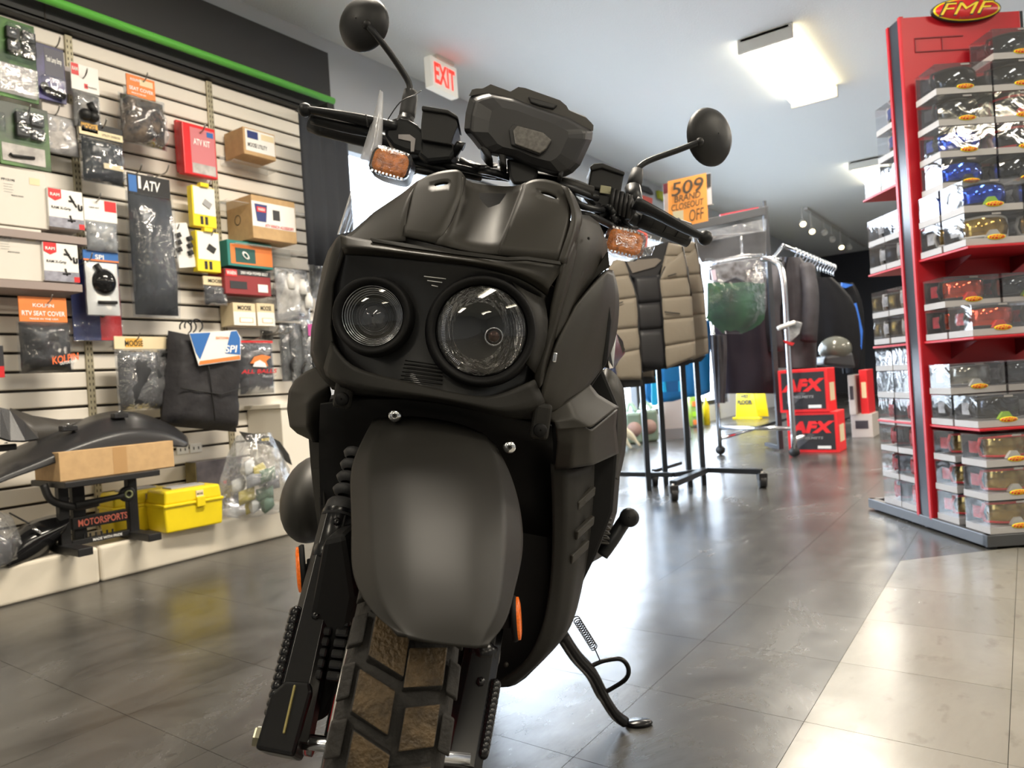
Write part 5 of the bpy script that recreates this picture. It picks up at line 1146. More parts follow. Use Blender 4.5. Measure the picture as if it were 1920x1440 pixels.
# left switchgear and master cylinder
sg = MB().prism([A(x, y, 1.10) for x, y in ((722, 226), (745, 218), (765, 222), (782, 232), (800, 250), (800, 292), (760, 285), (735, 275), (720, 255))], Fh*.05).build('switch_housing', SATIN, HB, bevel=.006)
MB().prism([A(x, y, 1.098) for x, y in ((747, 252), (768, 252), (779, 260), (776, 284), (770, 284), (770, 265), (747, 260))], Fh*.004).build('housing_bracket', paint('bracket_grey', .35, .33, .33, rough=.5, metal=.5), HB)
mc = MB().prism([A(x, y, 1.09) for x, y in ((793, 199), (838, 207), (855, 218), (858, 236), (846, 268), (848, 272), (790, 262), (789, 235))], Fh*.065)
m_ = mc.build('brake_reservoir', BLACK, HB, bevel=.003)
MB().prism([A(x, y, 1.085) for x, y in ((791, 197), (840, 205), (858, 217), (860, 224), (838, 213), (790, 206))], Fh*.075).build('reservoir_lid', BLACK, m_, bevel=.002)
MB().prism([A(x, y, 1.10) for x, y in ((783, 256), (850, 266), (858, 280), (846, 300), (800, 304), (782, 290))], Fh*.05).build('master_cylinder', SATIN, HB, bevel=.006)
MB().tube([A(850, 290, 1.11), A(862, 272, 1.10), A(870, 276, 1.10)], .007, 8).build('brake_hose_fitting', SATIN, HB)
MB().prism([A(x, y, 1.19) for x, y in ((1108, 318), (1115, 308), (1128, 307), (1170, 322), (1170, 329), (1163, 366), (1102, 350))], Fh*.055).build('right_brake_reservoir', BLACK, HB, bevel=.003)
MB().prism([A(x, y, 1.185) for x, y in ((1106, 312), (1114, 306), (1130, 305), (1172, 322), (1171, 329), (1128, 315), (1108, 320))], Fh*.06).build('reservoir_lid', BLACK, HB, bevel=.002)
MB().box(A(1135, 356, 1.186), (.018, .003, .013), bx, by, bz).build('sight_glass', paint('sight_glass', .45, .43, .28, rough=.2), HB, bevel=.001)
MB().prism([A(x, y, 1.19) for x, y in ((1088, 348), (1160, 362), (1190, 366), (1196, 395), (1180, 415), (1150, 425), (1120, 400), (1095, 370))], Fh*.04).build('right_switch_housing', SATIN, HB, bevel=.008)
for i in range(5):
    c = A(1148+i*8, 372+i*3.0, 1.18); MB().tube([c+bz*.016, c-bz*.024], .0042, 8).build('cable_boot', BLACK, HB)
random.seed(3)
for i in range(12):
    x, y = 1092+random.uniform(0, 80), 375+random.uniform(0, 52)
    MB().tube(cpath([A(x, y, 1.2), A(x+random.uniform(-20, 20), y+random.uniform(-16, 20), 1.17), A(x+random.uniform(-10, 30), y+random.uniform(0, 26), 1.22)], 4), random.uniform(.003, .006), 7).build('cable', SATIN, HB)
for i in range(7):
    x, y = 865+i*14, 300+i*5
    MB().tube(cpath([A(x, y, 1.17), A(x+30, y+14, 1.14), A(x+64, y+10+6*(i % 3), 1.19)], 4), .0045, 7).build('cable', SATIN, HB)
for i, (a_, b_, c_) in enumerate((((760, 300), (820, 315), (900, 335)), ((750, 312), (800, 322), (850, 330)), ((800, 300), (850, 312), (930, 330)), ((890, 318), (930, 325), (990, 345)), ((1010, 340), (1060, 350), (1120, 372)), ((1070, 366), (1090, 385), (1130, 395)), ((1080, 400), (1110, 406), (1150, 425)))):
    MB().tube(cpath([A(*a_, 1.15), A(*b_, 1.12), A(*c_, 1.17)], 6), .0055, 8).build('cable', SATIN, HB)
MB().tube([A(1000, 338, 1.15), A(1062, 348, 1.15), A(1110, 362, 1.16)], .011, 10).build('bar_sleeve', GUN2, HB)
# mirrors
def mirror(c, n, up, ra, rb_, path, boot, label):
    n = V(n).normalized(); M_ = bpy.data.objects.new('mirror', None); COL.objects.link(M_); M_.parent = HB; M_.location = c-origin(HB); M_['label'] = label
    MB().lathe(c, n, [(.001, .020), (ra*.4, .018), (ra*.72, .012), (ra*.93, .003), (ra, -.004), (ra*.985, -.007)], 36, ref=V(up), sx=rb_/ra).build('mirror_back', BLACK, M_)
    MB().lathe(c-n*.0072, n, [(ra*.985, 0), (.001, -.001)], 36, ref=V(up), sx=rb_/ra).build('mirror_glass', CHROME, M_)
    MB().tube(cpath(path, 6), .0052, 10).build('mirror_stem', SATIN, M_)
    MB().ball(path[-1], (.0075, .0075, .0075), 12, 8).build('mirror_joint', BLACK, M_)
    MB().tube(boot, [.0105, .0125, .013, .0125][:len(boot)], 14).build('stem_boot', paint('rubber_cap', .03, .03, .032), M_)
    return M_
mirror(A(680, 44, 1.14), -Fh*.94-Rh*.33-Z*.02, Z+Rh*.12, .0440, .0425, [A(770, 172, 1.14), A(764, 150, 1.14), A(735, 105, 1.13), A(707, 68, 1.12), A(688, 46, 1.12)],
       [A(770, 170, 1.14), A(768, 188, 1.14), A(764, 212, 1.135), A(762, 224, 1.13)], 'left round rear view mirror seen from behind')
mirror(A(1333, 256, 1.28), -Fh*.90+Rh*.42-Z*.05, Z-Rh*.06, .0490, .052, [A(1196, 322, 1.24), A(1200, 312, 1.24), A(1220, 300, 1.245), A(1270, 282, 1.25), A(1312, 266, 1.25)],
       [A(1195, 320, 1.24), A(1192, 336, 1.235), A(1187, 354, 1.23)], 'right round rear view mirror seen from behind')
MB().tube([A(762, 224, 1.13), A(758, 240, 1.12)], .014, 8).build('mirror_clamp', SATIN, HB)
MB().tube([A(1186, 352, 1.22), A(1188, 372, 1.21), A(1194, 392, 1.21)], [.014, .015, .012], 10).build('mirror_clamp', SATIN, HB)
MB().tube(cpath([A(722, 232, 1.10), A(750, 192, 1.09), A(778, 178, 1.12), A(790, 170, 1.13)], 5), .0009, 5).build('cable_tie_tail', BLACK, HB)
MB().tube([A(690, 222, 1.09), A(686, 216, 1.08), A(690, 238, 1.08)], .0014, 5).build('cable_tie_tail', BLACK, HB)
# instrument unit
MT = bpy.data.objects.new('instrument_unit', None); COL.objects.link(MT); MT.parent = HB; MT.location = A(990, 260, 1.16)-origin(HB)
seam = [(881, 181), (893, 176), (913, 171), (960, 181), (1007, 199), (1067, 219), (1112, 244)]
low = [(1110, 262), (1088, 310), (1074, 324), (1057, 333), (1040, 330), (1000, 318), (960, 300), (915, 290), (898, 280), (884, 262), (870, 246), (873, 212)]
ctr = (990, 252)
def ring(pts, k, d, kk=None): return [A(ctr[0]+(x-ctr[0])*k, ctr[1]+(y-ctr[1])*k, d) for x, y in pts]
full = seam+low
rows = [ring(full, .62, 1.085), ring(full, .90, 1.095), ring(full, 1.0, 1.12), ring(full, .985, 1.17)]
mb = MB().grid(rows, False, True); mb.add(rows[0], [tuple(range(len(full)))]); mb.add(rows[-1], [tuple(range(len(full)))])
mb.build('unit_body', paint('unit_black', .028, .028, .030, rough=.45), MT, bevel=.004)
topo = [(879, 180), (885, 168), (893, 166), (905, 166), (920, 158), (950, 169), (957, 172), (972, 163), (985, 165), (1050, 188), (1062, 198), (1067, 207), (1100, 221), (1113, 235), (1112, 246), (1067, 222), (1007, 202), (960, 184), (913, 174)]
tc = [A(x, y, 1.112) for x, y in topo]; tb_ = [A(995+(x-995)*.97, 190+(y-190)*.9, 1.20) for x, y in topo]
mb = MB().grid([tc, tb_], False, True); mb.add(tc, [tuple(range(len(topo)))]); mb.add(tb_, [tuple(range(len(topo)))])
mb.build('unit_cover', paint('unit_cover', .055, .052, .048, rough=.5), MT, bevel=.002)
MB().prism([A(x, y, 1.108) for x, y in ((990, 180), (1046, 196), (1038, 204), (1012, 198), (995, 192))], Fh*.03).build('cover_recess', paint('unit_black', .028, .028, .03), MT, bevel=.002)
lens = [(962, 244), (970, 235), (1018, 248), (1034, 262), (1024, 278), (1012, 287), (966, 270)]
MB().prism([A(x, y, 1.075) for x, y in lens], Fh*.02).build('lamp_lens', paint('frosted_lens', .20, .19, .18, rough=.15, noise_amt=.35, noise_scale=160, coat=.6), MT, bevel=.0015)
MB().prism([A(990+(x-994)*1.12, 259+(y-259)*1.14, 1.080) for x, y in lens], Fh*.015).build('lens_surround', paint('unit_black', .028, .028, .03), MT, bevel=.002)
for pts in (((898, 275), (915, 270), (925, 300), (910, 292)), ((930, 270), (948, 280), (950, 312), (938, 306)), ((1052, 292), (1062, 300), (1054, 334), (1046, 330))):
    MB().prism([A(x, y, 1.095) for x, y in pts], Fh*.05).build('mount_rib', BLACK, MT, bevel=.003)
MB().prism([A(x, y, 1.11) for x, y in ((950, 296), (1006, 308), (1010, 325), (1000, 345), (962, 345), (955, 330))], Fh*.05).build('mount_bracket', BLACK, MT, bevel=.004)
# turn signals
AMBL = paint('amber_bulb_shade', .75, .22, .03, rough=.25, noise_amt=.75, noise_scale=110, col2=(.22, .06, .01), emit=.10)  # signal is unlit; a weak glow is added to brighten the amber
CLR = film('clear_indicator_lens', .2, .02, .04, bump=.5, bump_scale=200)
def signal(cx, cy, d0, w, h, tilt, label, arm):
    c = A(cx, cy, d0); S_ = bpy.data.objects.new('turn_signal', None); COL.objects.link(S_); S_.parent = HB; S_.location = c-origin(HB); S_['label'] = label
    a = math.radians(tilt); X_ = (_r*math.cos(a)-_u*math.sin(a)); U_ = (_r*math.sin(a)+_u*math.cos(a)); N_ = -_f
    def sup(k, dz, e=4, n=32):
        return [c+X_*(w/2*k*math.copysign(abs(math.cos(t))**(2/e), math.cos(t)))+U_*(h/2*k*math.copysign(abs(math.sin(t))**(2/e), math.sin(t)))+N_*dz for t in [2*math.pi*i/n for i in range(n)]]
    mb = MB().grid([sup(.9, -.045), sup(1, -.03), sup(1, 0)], True, True); mb.add(sup(.9, -.045), [tuple(range(32))]); mb.build('signal_housing', CHROME if cx > 1000 else SATIN, S_)
    mb = MB().grid([sup(.80, -.004), sup(.84, .006), sup(.6, .010)], True, True); mb.add(sup(.6, .010), [tuple(range(32))]); mb.build('amber_shade', AMBL, S_)
    for i in range(9):
        for k in (-.86, .86): MB().box(c+X_*(w*(-.36+.09*i))+U_*(h/2*k)+N_*.004, (w*.05, .003, .006), X_, U_, N_).build('lens_prism', CHROME, S_)
    mb = MB().grid([sup(1.0, 0), sup(1.0, .008), sup(.9, .014), sup(.5, .017)], True, True); mb.add(sup(.5, .017), [tuple(range(32))]); mb.build('clear_lens', CLR, S_)
    MB().tube(arm, .008, 9).build('signal_arm', SATIN, S_)
signal(733, 307, 1.06, .062, .042, 16, 'left turn signal in shade, amber behind clear lens', [A(740, 300, 1.12), A(775, 320, 1.18)])
signal(1171, 455, 1.16, .066, .044, 14, 'right turn signal, bright amber behind clear lens', [A(1150, 440, 1.21), A(1120, 425, 1.24)])
pst = MB().prism([A(x, y, 1.185) for x, y in ((1205, 470), (1215, 455), (1228, 448), (1232, 452), (1222, 478), (1202, 482), (1196, 478))], Fh*.006).build('loose_film', FILMC, HB)
# protective plastic film standing off the cowl
FILMW = film('milky_film', .2, .42, .15, bump=.3)
fl_rows = [[(713, 168, 1.08), (716, 172, 1.08), (718, 172, 1.08)], [(702, 215, 1.085), (712, 215, 1.07), (718, 214, 1.08)], [(686, 262, 1.09), (704, 262, 1.07), (717, 262, 1.08)], [(672, 310, 1.09), (694, 312, 1.06), (712, 316, 1.08)]]
PFm = MB().grid([[A(*q) for q in r_] for r_ in fl_rows], True).build('protective_film', FILMW, HB, solid=.0004, sub=1, recalc=False)
rows = []
for i in range(9):
    v = i/8; row = []
    xl = 672-40*v; xr = 706-18*v-10*v*v; y = 312+128*v
    for j in range(15):
        u = j/14; row.append(A(xl+(xr-xl)*u, y+(4-14*v)*u, 1.075+.012*math.sin(j*2.6+v*1.5)+.004*math.sin(j*5+i)))
    rows.append(row)
MB().grid(rows, False).build('crinkled_film', film('streaked_film', .30, .42, .08, bump=.8, bump_scale=60, tint=(.75, .78, .82), hazec=(.55, .56, .6)), HB, recalc=False)
# ------------------------------------------------------------------ goggle display stand
P0 = V((-.135, 2.807, 0)); sv = V((-.445, .604, 0)).normalized(); sw = V((.805, .593, 0)).normalized()   # sv: along the side, sw: along the front
REDM = paint('red_sheet_metal', .50, .012, .022, rough=.38)
GRYM = paint('graphite_sheet_metal', .075, .078, .085, rough=.35, metal=.3)
def ST(s, w, z): return P0 + sv*s + sw*w + Z*z
DS = root('display_stand', 'tall red and black two sided display stand filled with boxed goggles', 'display stand', P0+sv*.375+sw*.23)
DW = .455
mb = MB()
for s0, s1 in ((-.01, .018), (.732, .76)): mb.box(ST((s0+s1)/2, DW/2+.0, .028), (s1-s0, DW+.02, .040), sv, sw, Z)
for w0, w1 in ((-.01, .018), (DW-.02, DW+.01)): mb.box(ST(.375, (w0+w1)/2, .028), (.77, w1-w0, .040), sv, sw, Z)
mb.box(ST(.375, DW/2, .012), (.74, DW-.01, .008), sv, sw, Z)
mb.build('base_frame', GRYM, DS, bevel=.003)
for s in (.02, .36, .73):
    for w in (.02, DW-.02): MB().lathe(ST(s, w, 0), Z, [(.001, .0005), (.017, .0005), (.017, .004), (.006, .006), (.006, .012), (.001, .012)], 12).build('levelling_foot', GRYM, DS)
for w in (-.004, DW-.01):
    MB().box(ST(.343, w+.006, .97), (.075, .012, 1.86), sv, sw, Z).build('upright_panel', paint('slate_panel', .035, .042, .055, rough=.22), DS, bevel=.001)
mb = MB(); mb.box(ST(.300, .215, .97), (.012, .445, 1.85), sv, sw, Z); mb.build('back_panel', REDM, DS, bevel=.002)
mb = MB(); mb.box(ST(.386, .215, .97), (.012, .445, 1.85), sv, sw, Z); mb.build('back_panel', REDM, DS, bevel=.002)
for s in (.303, .383):
    MB().box(ST(s, -.003, .97), (.014, .014, 1.86), sv, sw, Z).build('edge_strip', REDM, DS)
nf = -sv                                              # front normal (towards the camera)
# oval sign with letters
oc = ST(.283, .225, 1.90)
MB().lathe(oc, nf, [(.001, 0), (.128, 0), (.128, .012), (.001, .012)], 48, ref=sw, sy=.34).build('oval_back', DKT, DS)
MB().lathe(oc+nf*.0122, nf, [(.001, .0005), (.123, .0005), (.123, 0)], 48, ref=sw, sy=.33).build('oval_rim', YELLOW, DS)
MB().lathe(oc+nf*.0132, nf, [(.001, .0005), (.116, .0005), (.116, 0)], 48, ref=sw, sy=.31).build('oval_face', RED, DS)
text('FMF', oc+nf*.0150+Z*.004, sw, Z, .212, .052, DKT, DS, shear=.35, bold=0)
text('FMF', oc+nf*.0160+Z*.004, sw, Z, .20, .042, YELLOW, DS, shear=.35, bold=0)
text('RACING', oc+nf*.0155-Z*.030, sw, Z, .06, .007, paint('dark_red_ink', .2, .01, .02), DS)
# embossed outline on the red header
for (a, b, c_, d) in ((.04, .22, 1.815, .004), (.04, .24, 1.765, .004)): MB().box(ST(.2925, (a+b)/2, c_), (.003, b-a, d), sv, sw, Z).build('embossed_line', paint('dark_red_ink', .2, .01, .02), DS)
for a in (.04, .14): MB().box(ST(.2925, a, 1.79), (.003, .003, .05), sv, sw, Z).build('embossed_line', paint('dark_red_ink', .2, .01, .02), DS)
for z in (1.0, .70, .395):
    for s0, s1 in ((.012, .294), (.392, .66)):
        MB().box(ST((s0+s1)/2, .222, z-.005), (s1-s0, .44, .009), sv, sw, Z).build('shelf', REDM, DS, bevel=.002)
        for w in (.10, .34):
            e = 1 if s0 < .3 else -1; sb = .294 if e > 0 else .392
            MB().prism([ST(sb, w, z-.01), ST(sb-e*.15, w, z-.012), ST(sb, w, z-.07)], sw*.003).build('shelf_bracket', paint('dark_red_ink', .2, .01, .02), DS)
for z in (1.335,): MB().box(ST(.53, .222, z-.025), (.27, .44, .009), sv, sw, Z).build('shelf', REDM, DS, bevel=.002)
# goggle box parts: local frame x = depth (front is -x), y = width, z = up, origin bottom centre
def lmesh(name, mb, m): return mb.mesh(name, m)
BW, BH, BD = .196, .108, .124
TRAY = paint('tray_grey', .42, .41, .41, rough=.5)
SHELL = film('box_clear_shell', .26, .03, .05, bump=.10, bump_scale=9)
BACKC = paint('box_back_card', .045, .05, .065, rough=.5)
mb = MB().box((0, 0, .012), (BD, BW, .022)); me_tray = lmesh('tray', mb, TRAY)
mb = MB().box((0, 0, (BH+.022)/2), (BD-.001, BW-.001, BH-.023)); me_shell = lmesh('clear_cover', mb, SHELL)
mb = MB().box((BD/2-.004, 0, .062), (.002, BW-.006, .078)); me_card = lmesh('back_card', mb, BACKC)
mb = MB().box((-BD/2-.0008, -.008, BH-.0065), (.0012, .030, .006)); me_hang = lmesh('hang_slot', mb, paint('slot_grey', .32, .31, .31))
ov = []
MBo = MB(); MBo.lathe((-BD/2-.001, -.004, .024), (-1, 0, 0), [(.001, .0014), (.030, .0012), (.031, 0)], 24, ref=(0, 1, 0), sy=.30)
me_oval = lmesh('logo_sticker', MBo, YELLOW)
MBo = MB(); MBo.lathe((-BD/2-.0026, -.004, .024), (-1, 0, 0), [(.001, .0006), (.026, .0004), (.0262, 0)], 24, ref=(0, 1, 0), sy=.26); me_oval2 = lmesh('sticker_centre', MBo, RED)
vs, fs = text_mesh('FMF', 0, .35, 0)
MBo = MB(); MBo.add([(-BD/2-.0036, -.004-v.x*.044, .024+v.y*.011) for v in vs], fs); me_let = lmesh('lettering', MBo, YELLOW)
def arc_rows(r, z0, z1, a0, a1, n, cx=.045, taper=1.0, bulge=0):
    rows = []
    for k, z in enumerate((z0, (z0+z1)/2, z1)):
        rr2 = r*(taper if k != 1 else 1)
        rows.append([(cx-rr2*math.cos(a), rr2*1.02*math.sin(a), z) for a in [math.radians(a0+(a1-a0)*i/n) for i in range(n+1)]])
    return rows
LENSM = {}
def lens_mesh(kind):
    if kind in LENSM: return LENSM[kind]
    cols = {'smoke': (.05, .055, .065), 'blue': (.02, .10, .75), 'gold': (.60, .36, .06), 'fire': (.80, .08, .02), 'silver': (.35, .33, .28), 'amber': (.38, .25, .06)}
    c = cols[kind]; m = paint('goggle_lens_'+kind, *c, rough=.06, metal=.85, coat=.6)
    mb = MB().grid(arc_rows(.098, .034, .092, -50, 50, 14, taper=.93), True); LENSM[kind] = mb.mesh('goggle_lens', m); return LENSM[kind]
FRM = {}
def frame_mesh(kind):
    if kind in FRM: return FRM[kind]
    c = {'black': (.02, .02, .022), 'white': (.75, .74, .72), 'red': (.65, .02, .03), 'grey': (.2, .2, .21)}[kind]
    m = paint('goggle_frame_'+kind, *c, rough=.4); mb = MB()
    for z, t in ((.093, .93), (.032, .93)):
        mb.tube([(.047-.098*t*math.cos(a), .098*1.02*t*math.sin(a), z+(.004*math.cos(a*2) if z > .05 else 0)) for a in [math.radians(-54+108*i/16) for i in range(17)]], .0045, 6)
    for s in (-1, 1): mb.tube([(.047-.098*.93*math.cos(math.radians(54)), s*.098*.93*1.02*math.sin(math.radians(54)), .093), (.0, s*.082, .062), (.047-.098*.93*math.cos(math.radians(54)), s*.098*.93*1.02*math.sin(math.radians(54)), .032)], .006, 6)
    FRM[kind] = mb.mesh('goggle_frame', m); return FRM[kind]
NOSE = {}
def nose_mesh(kind):
    if kind in NOSE: return NOSE[kind]
    m = paint('nose_piece_'+kind, *{'white': (.7, .69, .66), 'lime': (.45, .75, .05), 'red': (.7, .05, .03), 'black': (.03, .03, .03)}[kind], rough=.4)
    mb = MB().prism([(-.058, -.026, .026), (-.058, .026, .026), (-.058, .010, .050), (-.058, -.010, .050)], (.012, 0, 0)); NOSE[kind] = mb.mesh('nose_piece', m); return NOSE[kind]
STRP = {}
def strap_mesh(kind):
    if kind in STRP: return STRP[kind]
    m = paint('goggle_strap_'+kind, *{'black': (.03, .03, .035), 'white': (.78, .78, .8), 'red': (.62, .03, .04), 'blue': (.05, .09, .4)}[kind], rough=.6, noise_amt=.5, noise_scale=50)
    mb = MB()
    for s in (-1, 1): mb.grid([[(.0, s*.084, z), (.03, s*.090, z), (.055, s*.075, z)] for z in (.042, .062, .082)], True)
    STRP[kind] = mb.mesh('strap', m); return STRP[kind]
def gbox(s, w, z, lens, frame, nose, strap, label, group, facing=1, jit=0, sticker=True):
    """facing 1: the box front looks along -sv"""
    o = root('goggle_box', label, 'goggle box', ST(s, w, z), group)
    ang = math.atan2(sv.y, sv.x) + (0 if facing > 0 else math.pi) + jit
    o.rotation_euler = (0, 0, ang)
    ms = [me_tray, me_card, lens_mesh(lens), frame_mesh(frame), nose_mesh(nose), strap_mesh(strap), me_shell, me_hang] + ([me_oval] if sticker else [])
    for me in ms:
        c = bpy.data.objects.new(me.name.split('.')[0], me); c.parent = o; COL.objects.link(c)
        if me is me_oval:
            for k in (me_oval2, me_let):
                d = bpy.data.objects.new(k.name.split('.')[0], k); d.parent = c; COL.objects.link(d)
    return o
S_B, S_F = .213, .083
spec_ = {  # (row key): z, column, s -> look
}
rowsdef = [
 ('topmost', 1.552, [('smoke', 'black', 'black', 'black'), ('smoke', 'black', 'black', 'black')], 'back'),
 ('second', 1.442, [('smoke', 'black', 'black', 'black'), ('smoke', 'red', 'red', 'red')], 'back'),
 ('third', 1.332, [('blue', 'black', 'black', 'blue'), ('smoke', 'red', 'black', 'red')], 'back'),
 ('fourth', 1.222, [('blue', 'black', 'black', 'white'), ('smoke', 'black', 'black', 'black')], 'back')]
g_f = 'goggle boxes on the front side of the red stand'
colname = ['left', 'right']
for nm, z, looks, _k in rowsdef:
    for ci, lk in enumerate(looks):
        gbox(S_B, .105+.205*ci+.012, z, *lk, 'goggle box in the %s row from the top of the front side, %s column' % (nm, colname[ci]), g_f, jit=random.uniform(-.02, .02))
gbox(S_B, .325, 1.662, 'smoke', 'black', 'black', 'black', 'single goggle box on top of the front stack, below the oval sign', g_f)
def shelfrow(z, n, look_rows, where, front_cols=(0, 1), backs=True, sF=S_F):
    for k in range(n):
        zz = z+.0005+.1095*k
        for ci in (0, 1):
            lk = look_rows[k][ci]
            vert = {1: '', 2: ['lower', 'upper'][k] if n == 2 else '', 3: ['bottom', 'middle', 'top'][k] if n == 3 else ''}[n]
            if backs: gbox(S_B+.005, .102+.205*ci, zz, lk[0], lk[1], lk[2], lk[3], ('rear goggle box, %s %s column, %s' % (vert, colname[ci], where)).replace('  ', ' '), g_f)
            if (k, ci) in NOFRONT: continue
            gbox(sF, .102+.205*ci, zz, *lk, ('front goggle box, %s %s column, %s' % (vert, colname[ci], where)).replace('  ', ' '), g_f, jit=random.uniform(-.02, .02))
NOFRONT = set()
shelfrow(1.0, 2, [[('gold', 'white', 'white', 'white'), ('smoke', 'black', 'black', 'black')], [('blue', 'black', 'lime', 'white'), ('smoke', 'black', 'black', 'black')]], 'on the top red shelf')
NOFRONT = {(1, 0), (1, 1)}
shelfrow(.70, 2, [[('fire', 'black', 'red', 'red'), ('smoke', 'black', 'black', 'black')], [('fire', 'black', 'red', 'red'), ('smoke', 'black', 'lime', 'black')]], 'on the middle red shelf')
shelfrow(.395, 2, [[('smoke', 'black', 'lime', 'white'), ('smoke', 'black', 'lime', 'black')], [('silver', 'grey', 'white', 'white'), ('smoke', 'black', 'black', 'white')]], 'on the lowest red shelf')
NOFRONT = set()
shelfrow(.048, 3, [[('amber', 'red', 'white', 'red'), ('amber', 'red', 'white', 'red')]]*3, 'on the stand base', sF=.058)
# rear side: boxes facing away, we look at their narrow ends
g_r = 'goggle boxes on the rear side of the red stand'
ordn = ['bottom', 'second', 'third', 'fourth', 'fifth', 'sixth', 'seventh', 'eighth']
for k in range(8):
    for d, s in ((0, .458), (1, .590)):
        lk = [('smoke', 'red', 'red', 'red'), ('smoke', 'red', 'red', 'red'), ('smoke', 'black', 'black', 'black'), ('gold', 'white', 'white', 'white')][min(k//2, 3)]
        gbox(s, .104, .048+.1095*k, *lk, 'goggle box end on the far side of the stand, %s from the bottom, %s stack' % (ordn[k], ['inner', 'outer'][d]), g_r, facing=-1, jit=random.uniform(-.04, .04), sticker=False)
for z, n, dd_, nm in ((1.0, 2, (0, 1), 'high rear shelf'), (1.312, 1, (0, 1), 'highest rear shelf')):
    for k in range(n):
        for d in dd_:
            gbox((.458, .586)[d], .104, z+.1095*k+.001, 'smoke', 'white', 'white', 'white', 'goggle box end on the %s, %s, %s stack' % (nm, ['lower', 'upper'][k] if n > 1 else 'single layer', ['inner', 'outer'][d]), g_r, facing=-1, sticker=False)
for k in (0, 1): gbox((.470), .104, 1.4235+.1095*k, 'smoke', 'white', 'black', 'blue', 'goggle box end with blue strap at the top of the rear side, %s' % ['lower', 'upper'][k], g_r, facing=-1, sticker=False)

# ------------------------------------------------------------------ black four post clothes rack with vests
POST = paint('rack_black', .02, .024, .03, rough=.35, metal=.2)
zb = .088
nodes = dict(A=onz(1262, 907, zb), B=onz(1324, 881, zb), C=onz(1428, 884, zb), D=onz(1120, 888, zb), E=onz(1262, 890, zb), G=onz(1226, 883, zb), H=onz(1275, 868, zb))
CRK = root('clothes_rack', 'black steel four post clothes rack on castors carrying beige vests', 'clothes rack', onz(1290, 900, 0))
def bar(p, q, w=.03, h=.025, nm='base_bar', m=POST, par=None):
    d = (V(q)-V(p)); L_ = d.length; d.normalize(); s = d.cross(Z).normalized() if abs(d.z) < .9 else V((1, 0, 0)); u = s.cross(d)
    return MB().box((V(p)+V(q))/2, (L_, w, h), d, s, u).build(nm, m, par or CRK, bevel=.002)
bar(nodes['A'], nodes['B'], .04, .03); bar(nodes['B'], nodes['C'], .04, .028); bar(nodes['D'], nodes['E'], .03, .025); bar(nodes['G'], nodes['H'], .03, .02); bar(nodes['E'], nodes['B'], .03, .025)
tops = []
for (bx_, by_, tx, ty) in ((1215, 890, 1196, 560), (1247, 882, 1232, 560), (1292, 884, 1268, 560), (1318, 880, 1300, 560)):
    b_ = onz(bx_, by_, zb); t_ = V((b_.x, b_.y, 1.22)); tops.append(t_)
    MB().box((b_+t_)/2, (.028, .028, 1.42-zb), V((.8, .6, 0)), V((-.6, .8, 0)), Z).build('post', POST, CRK, bevel=.002)
bar(tops[0], tops[1]); bar(tops[2], tops[3]); 
rail0 = tops[0]-Rh*.25; bar(rail0, tops[3]+Rh*.05, .025, .025, 'hanging_rail')
def castor(p, par, r=.034, m=BLACK):
    c = V(p); c.z = r; 
    MB().lathe(c-Rh*.016, Rh, [(.001, 0), (r, 0), (r+.0, .012), (r, .032), (.001, .032)], 18).build('castor_wheel', m, par)
    MB().tube([c+Z*r*.9, V((c.x, c.y, zb))], .008, 8).build('castor_stem', STEEL, par)
    MB().box(c+Z*(r*.8), (.045, .05, r*1.2), Rh, Fh, Z).build('castor_fork', m, par, bevel=.004)
for n_ in 'ACGD': castor(nodes[n_], CRK)
BEI = paint('vest_beige', .20, .172, .132, rough=.65, bump=.25, bump_scale=18)
BEI2 = paint('vest_taupe', .15, .13, .11, rough=.65, bump=.25, bump_scale=18)
TRIM = paint('vest_black', .012, .012, .014, rough=.5)
def quilt(name, poly_rows, d, par, m, puff=.006, n=6):
    """quilted strip: list of (left px, right px) boundaries from top to bottom; each band puffs out"""
    mb = MB()
    for i in range(len(poly_rows)-1):
        (l0, r0), (l1, r1) = poly_rows[i], poly_rows[i+1]; g = []
        for a in range(n+1):
            v = a/n; row = []
            for b in range(n+1):
                u = b/n; x = (l0[0]*(1-v)+l1[0]*v)*(1-u)+(r0[0]*(1-v)+r1[0]*v)*u; y = (l0[1]*(1-v)+l1[1]*v)*(1-u)+(r0[1]*(1-v)+r1[1]*v)*u
                row.append(A(x, y, d-puff*(math.sin(math.pi*v)**.5)*(.35+.65*math.sin(math.pi*min(max(u, .0), 1))**.5)))
            g.append(row)
        mb.grid(g, True)
    return mb.build(name, m, par, solid=.006, recalc=False)
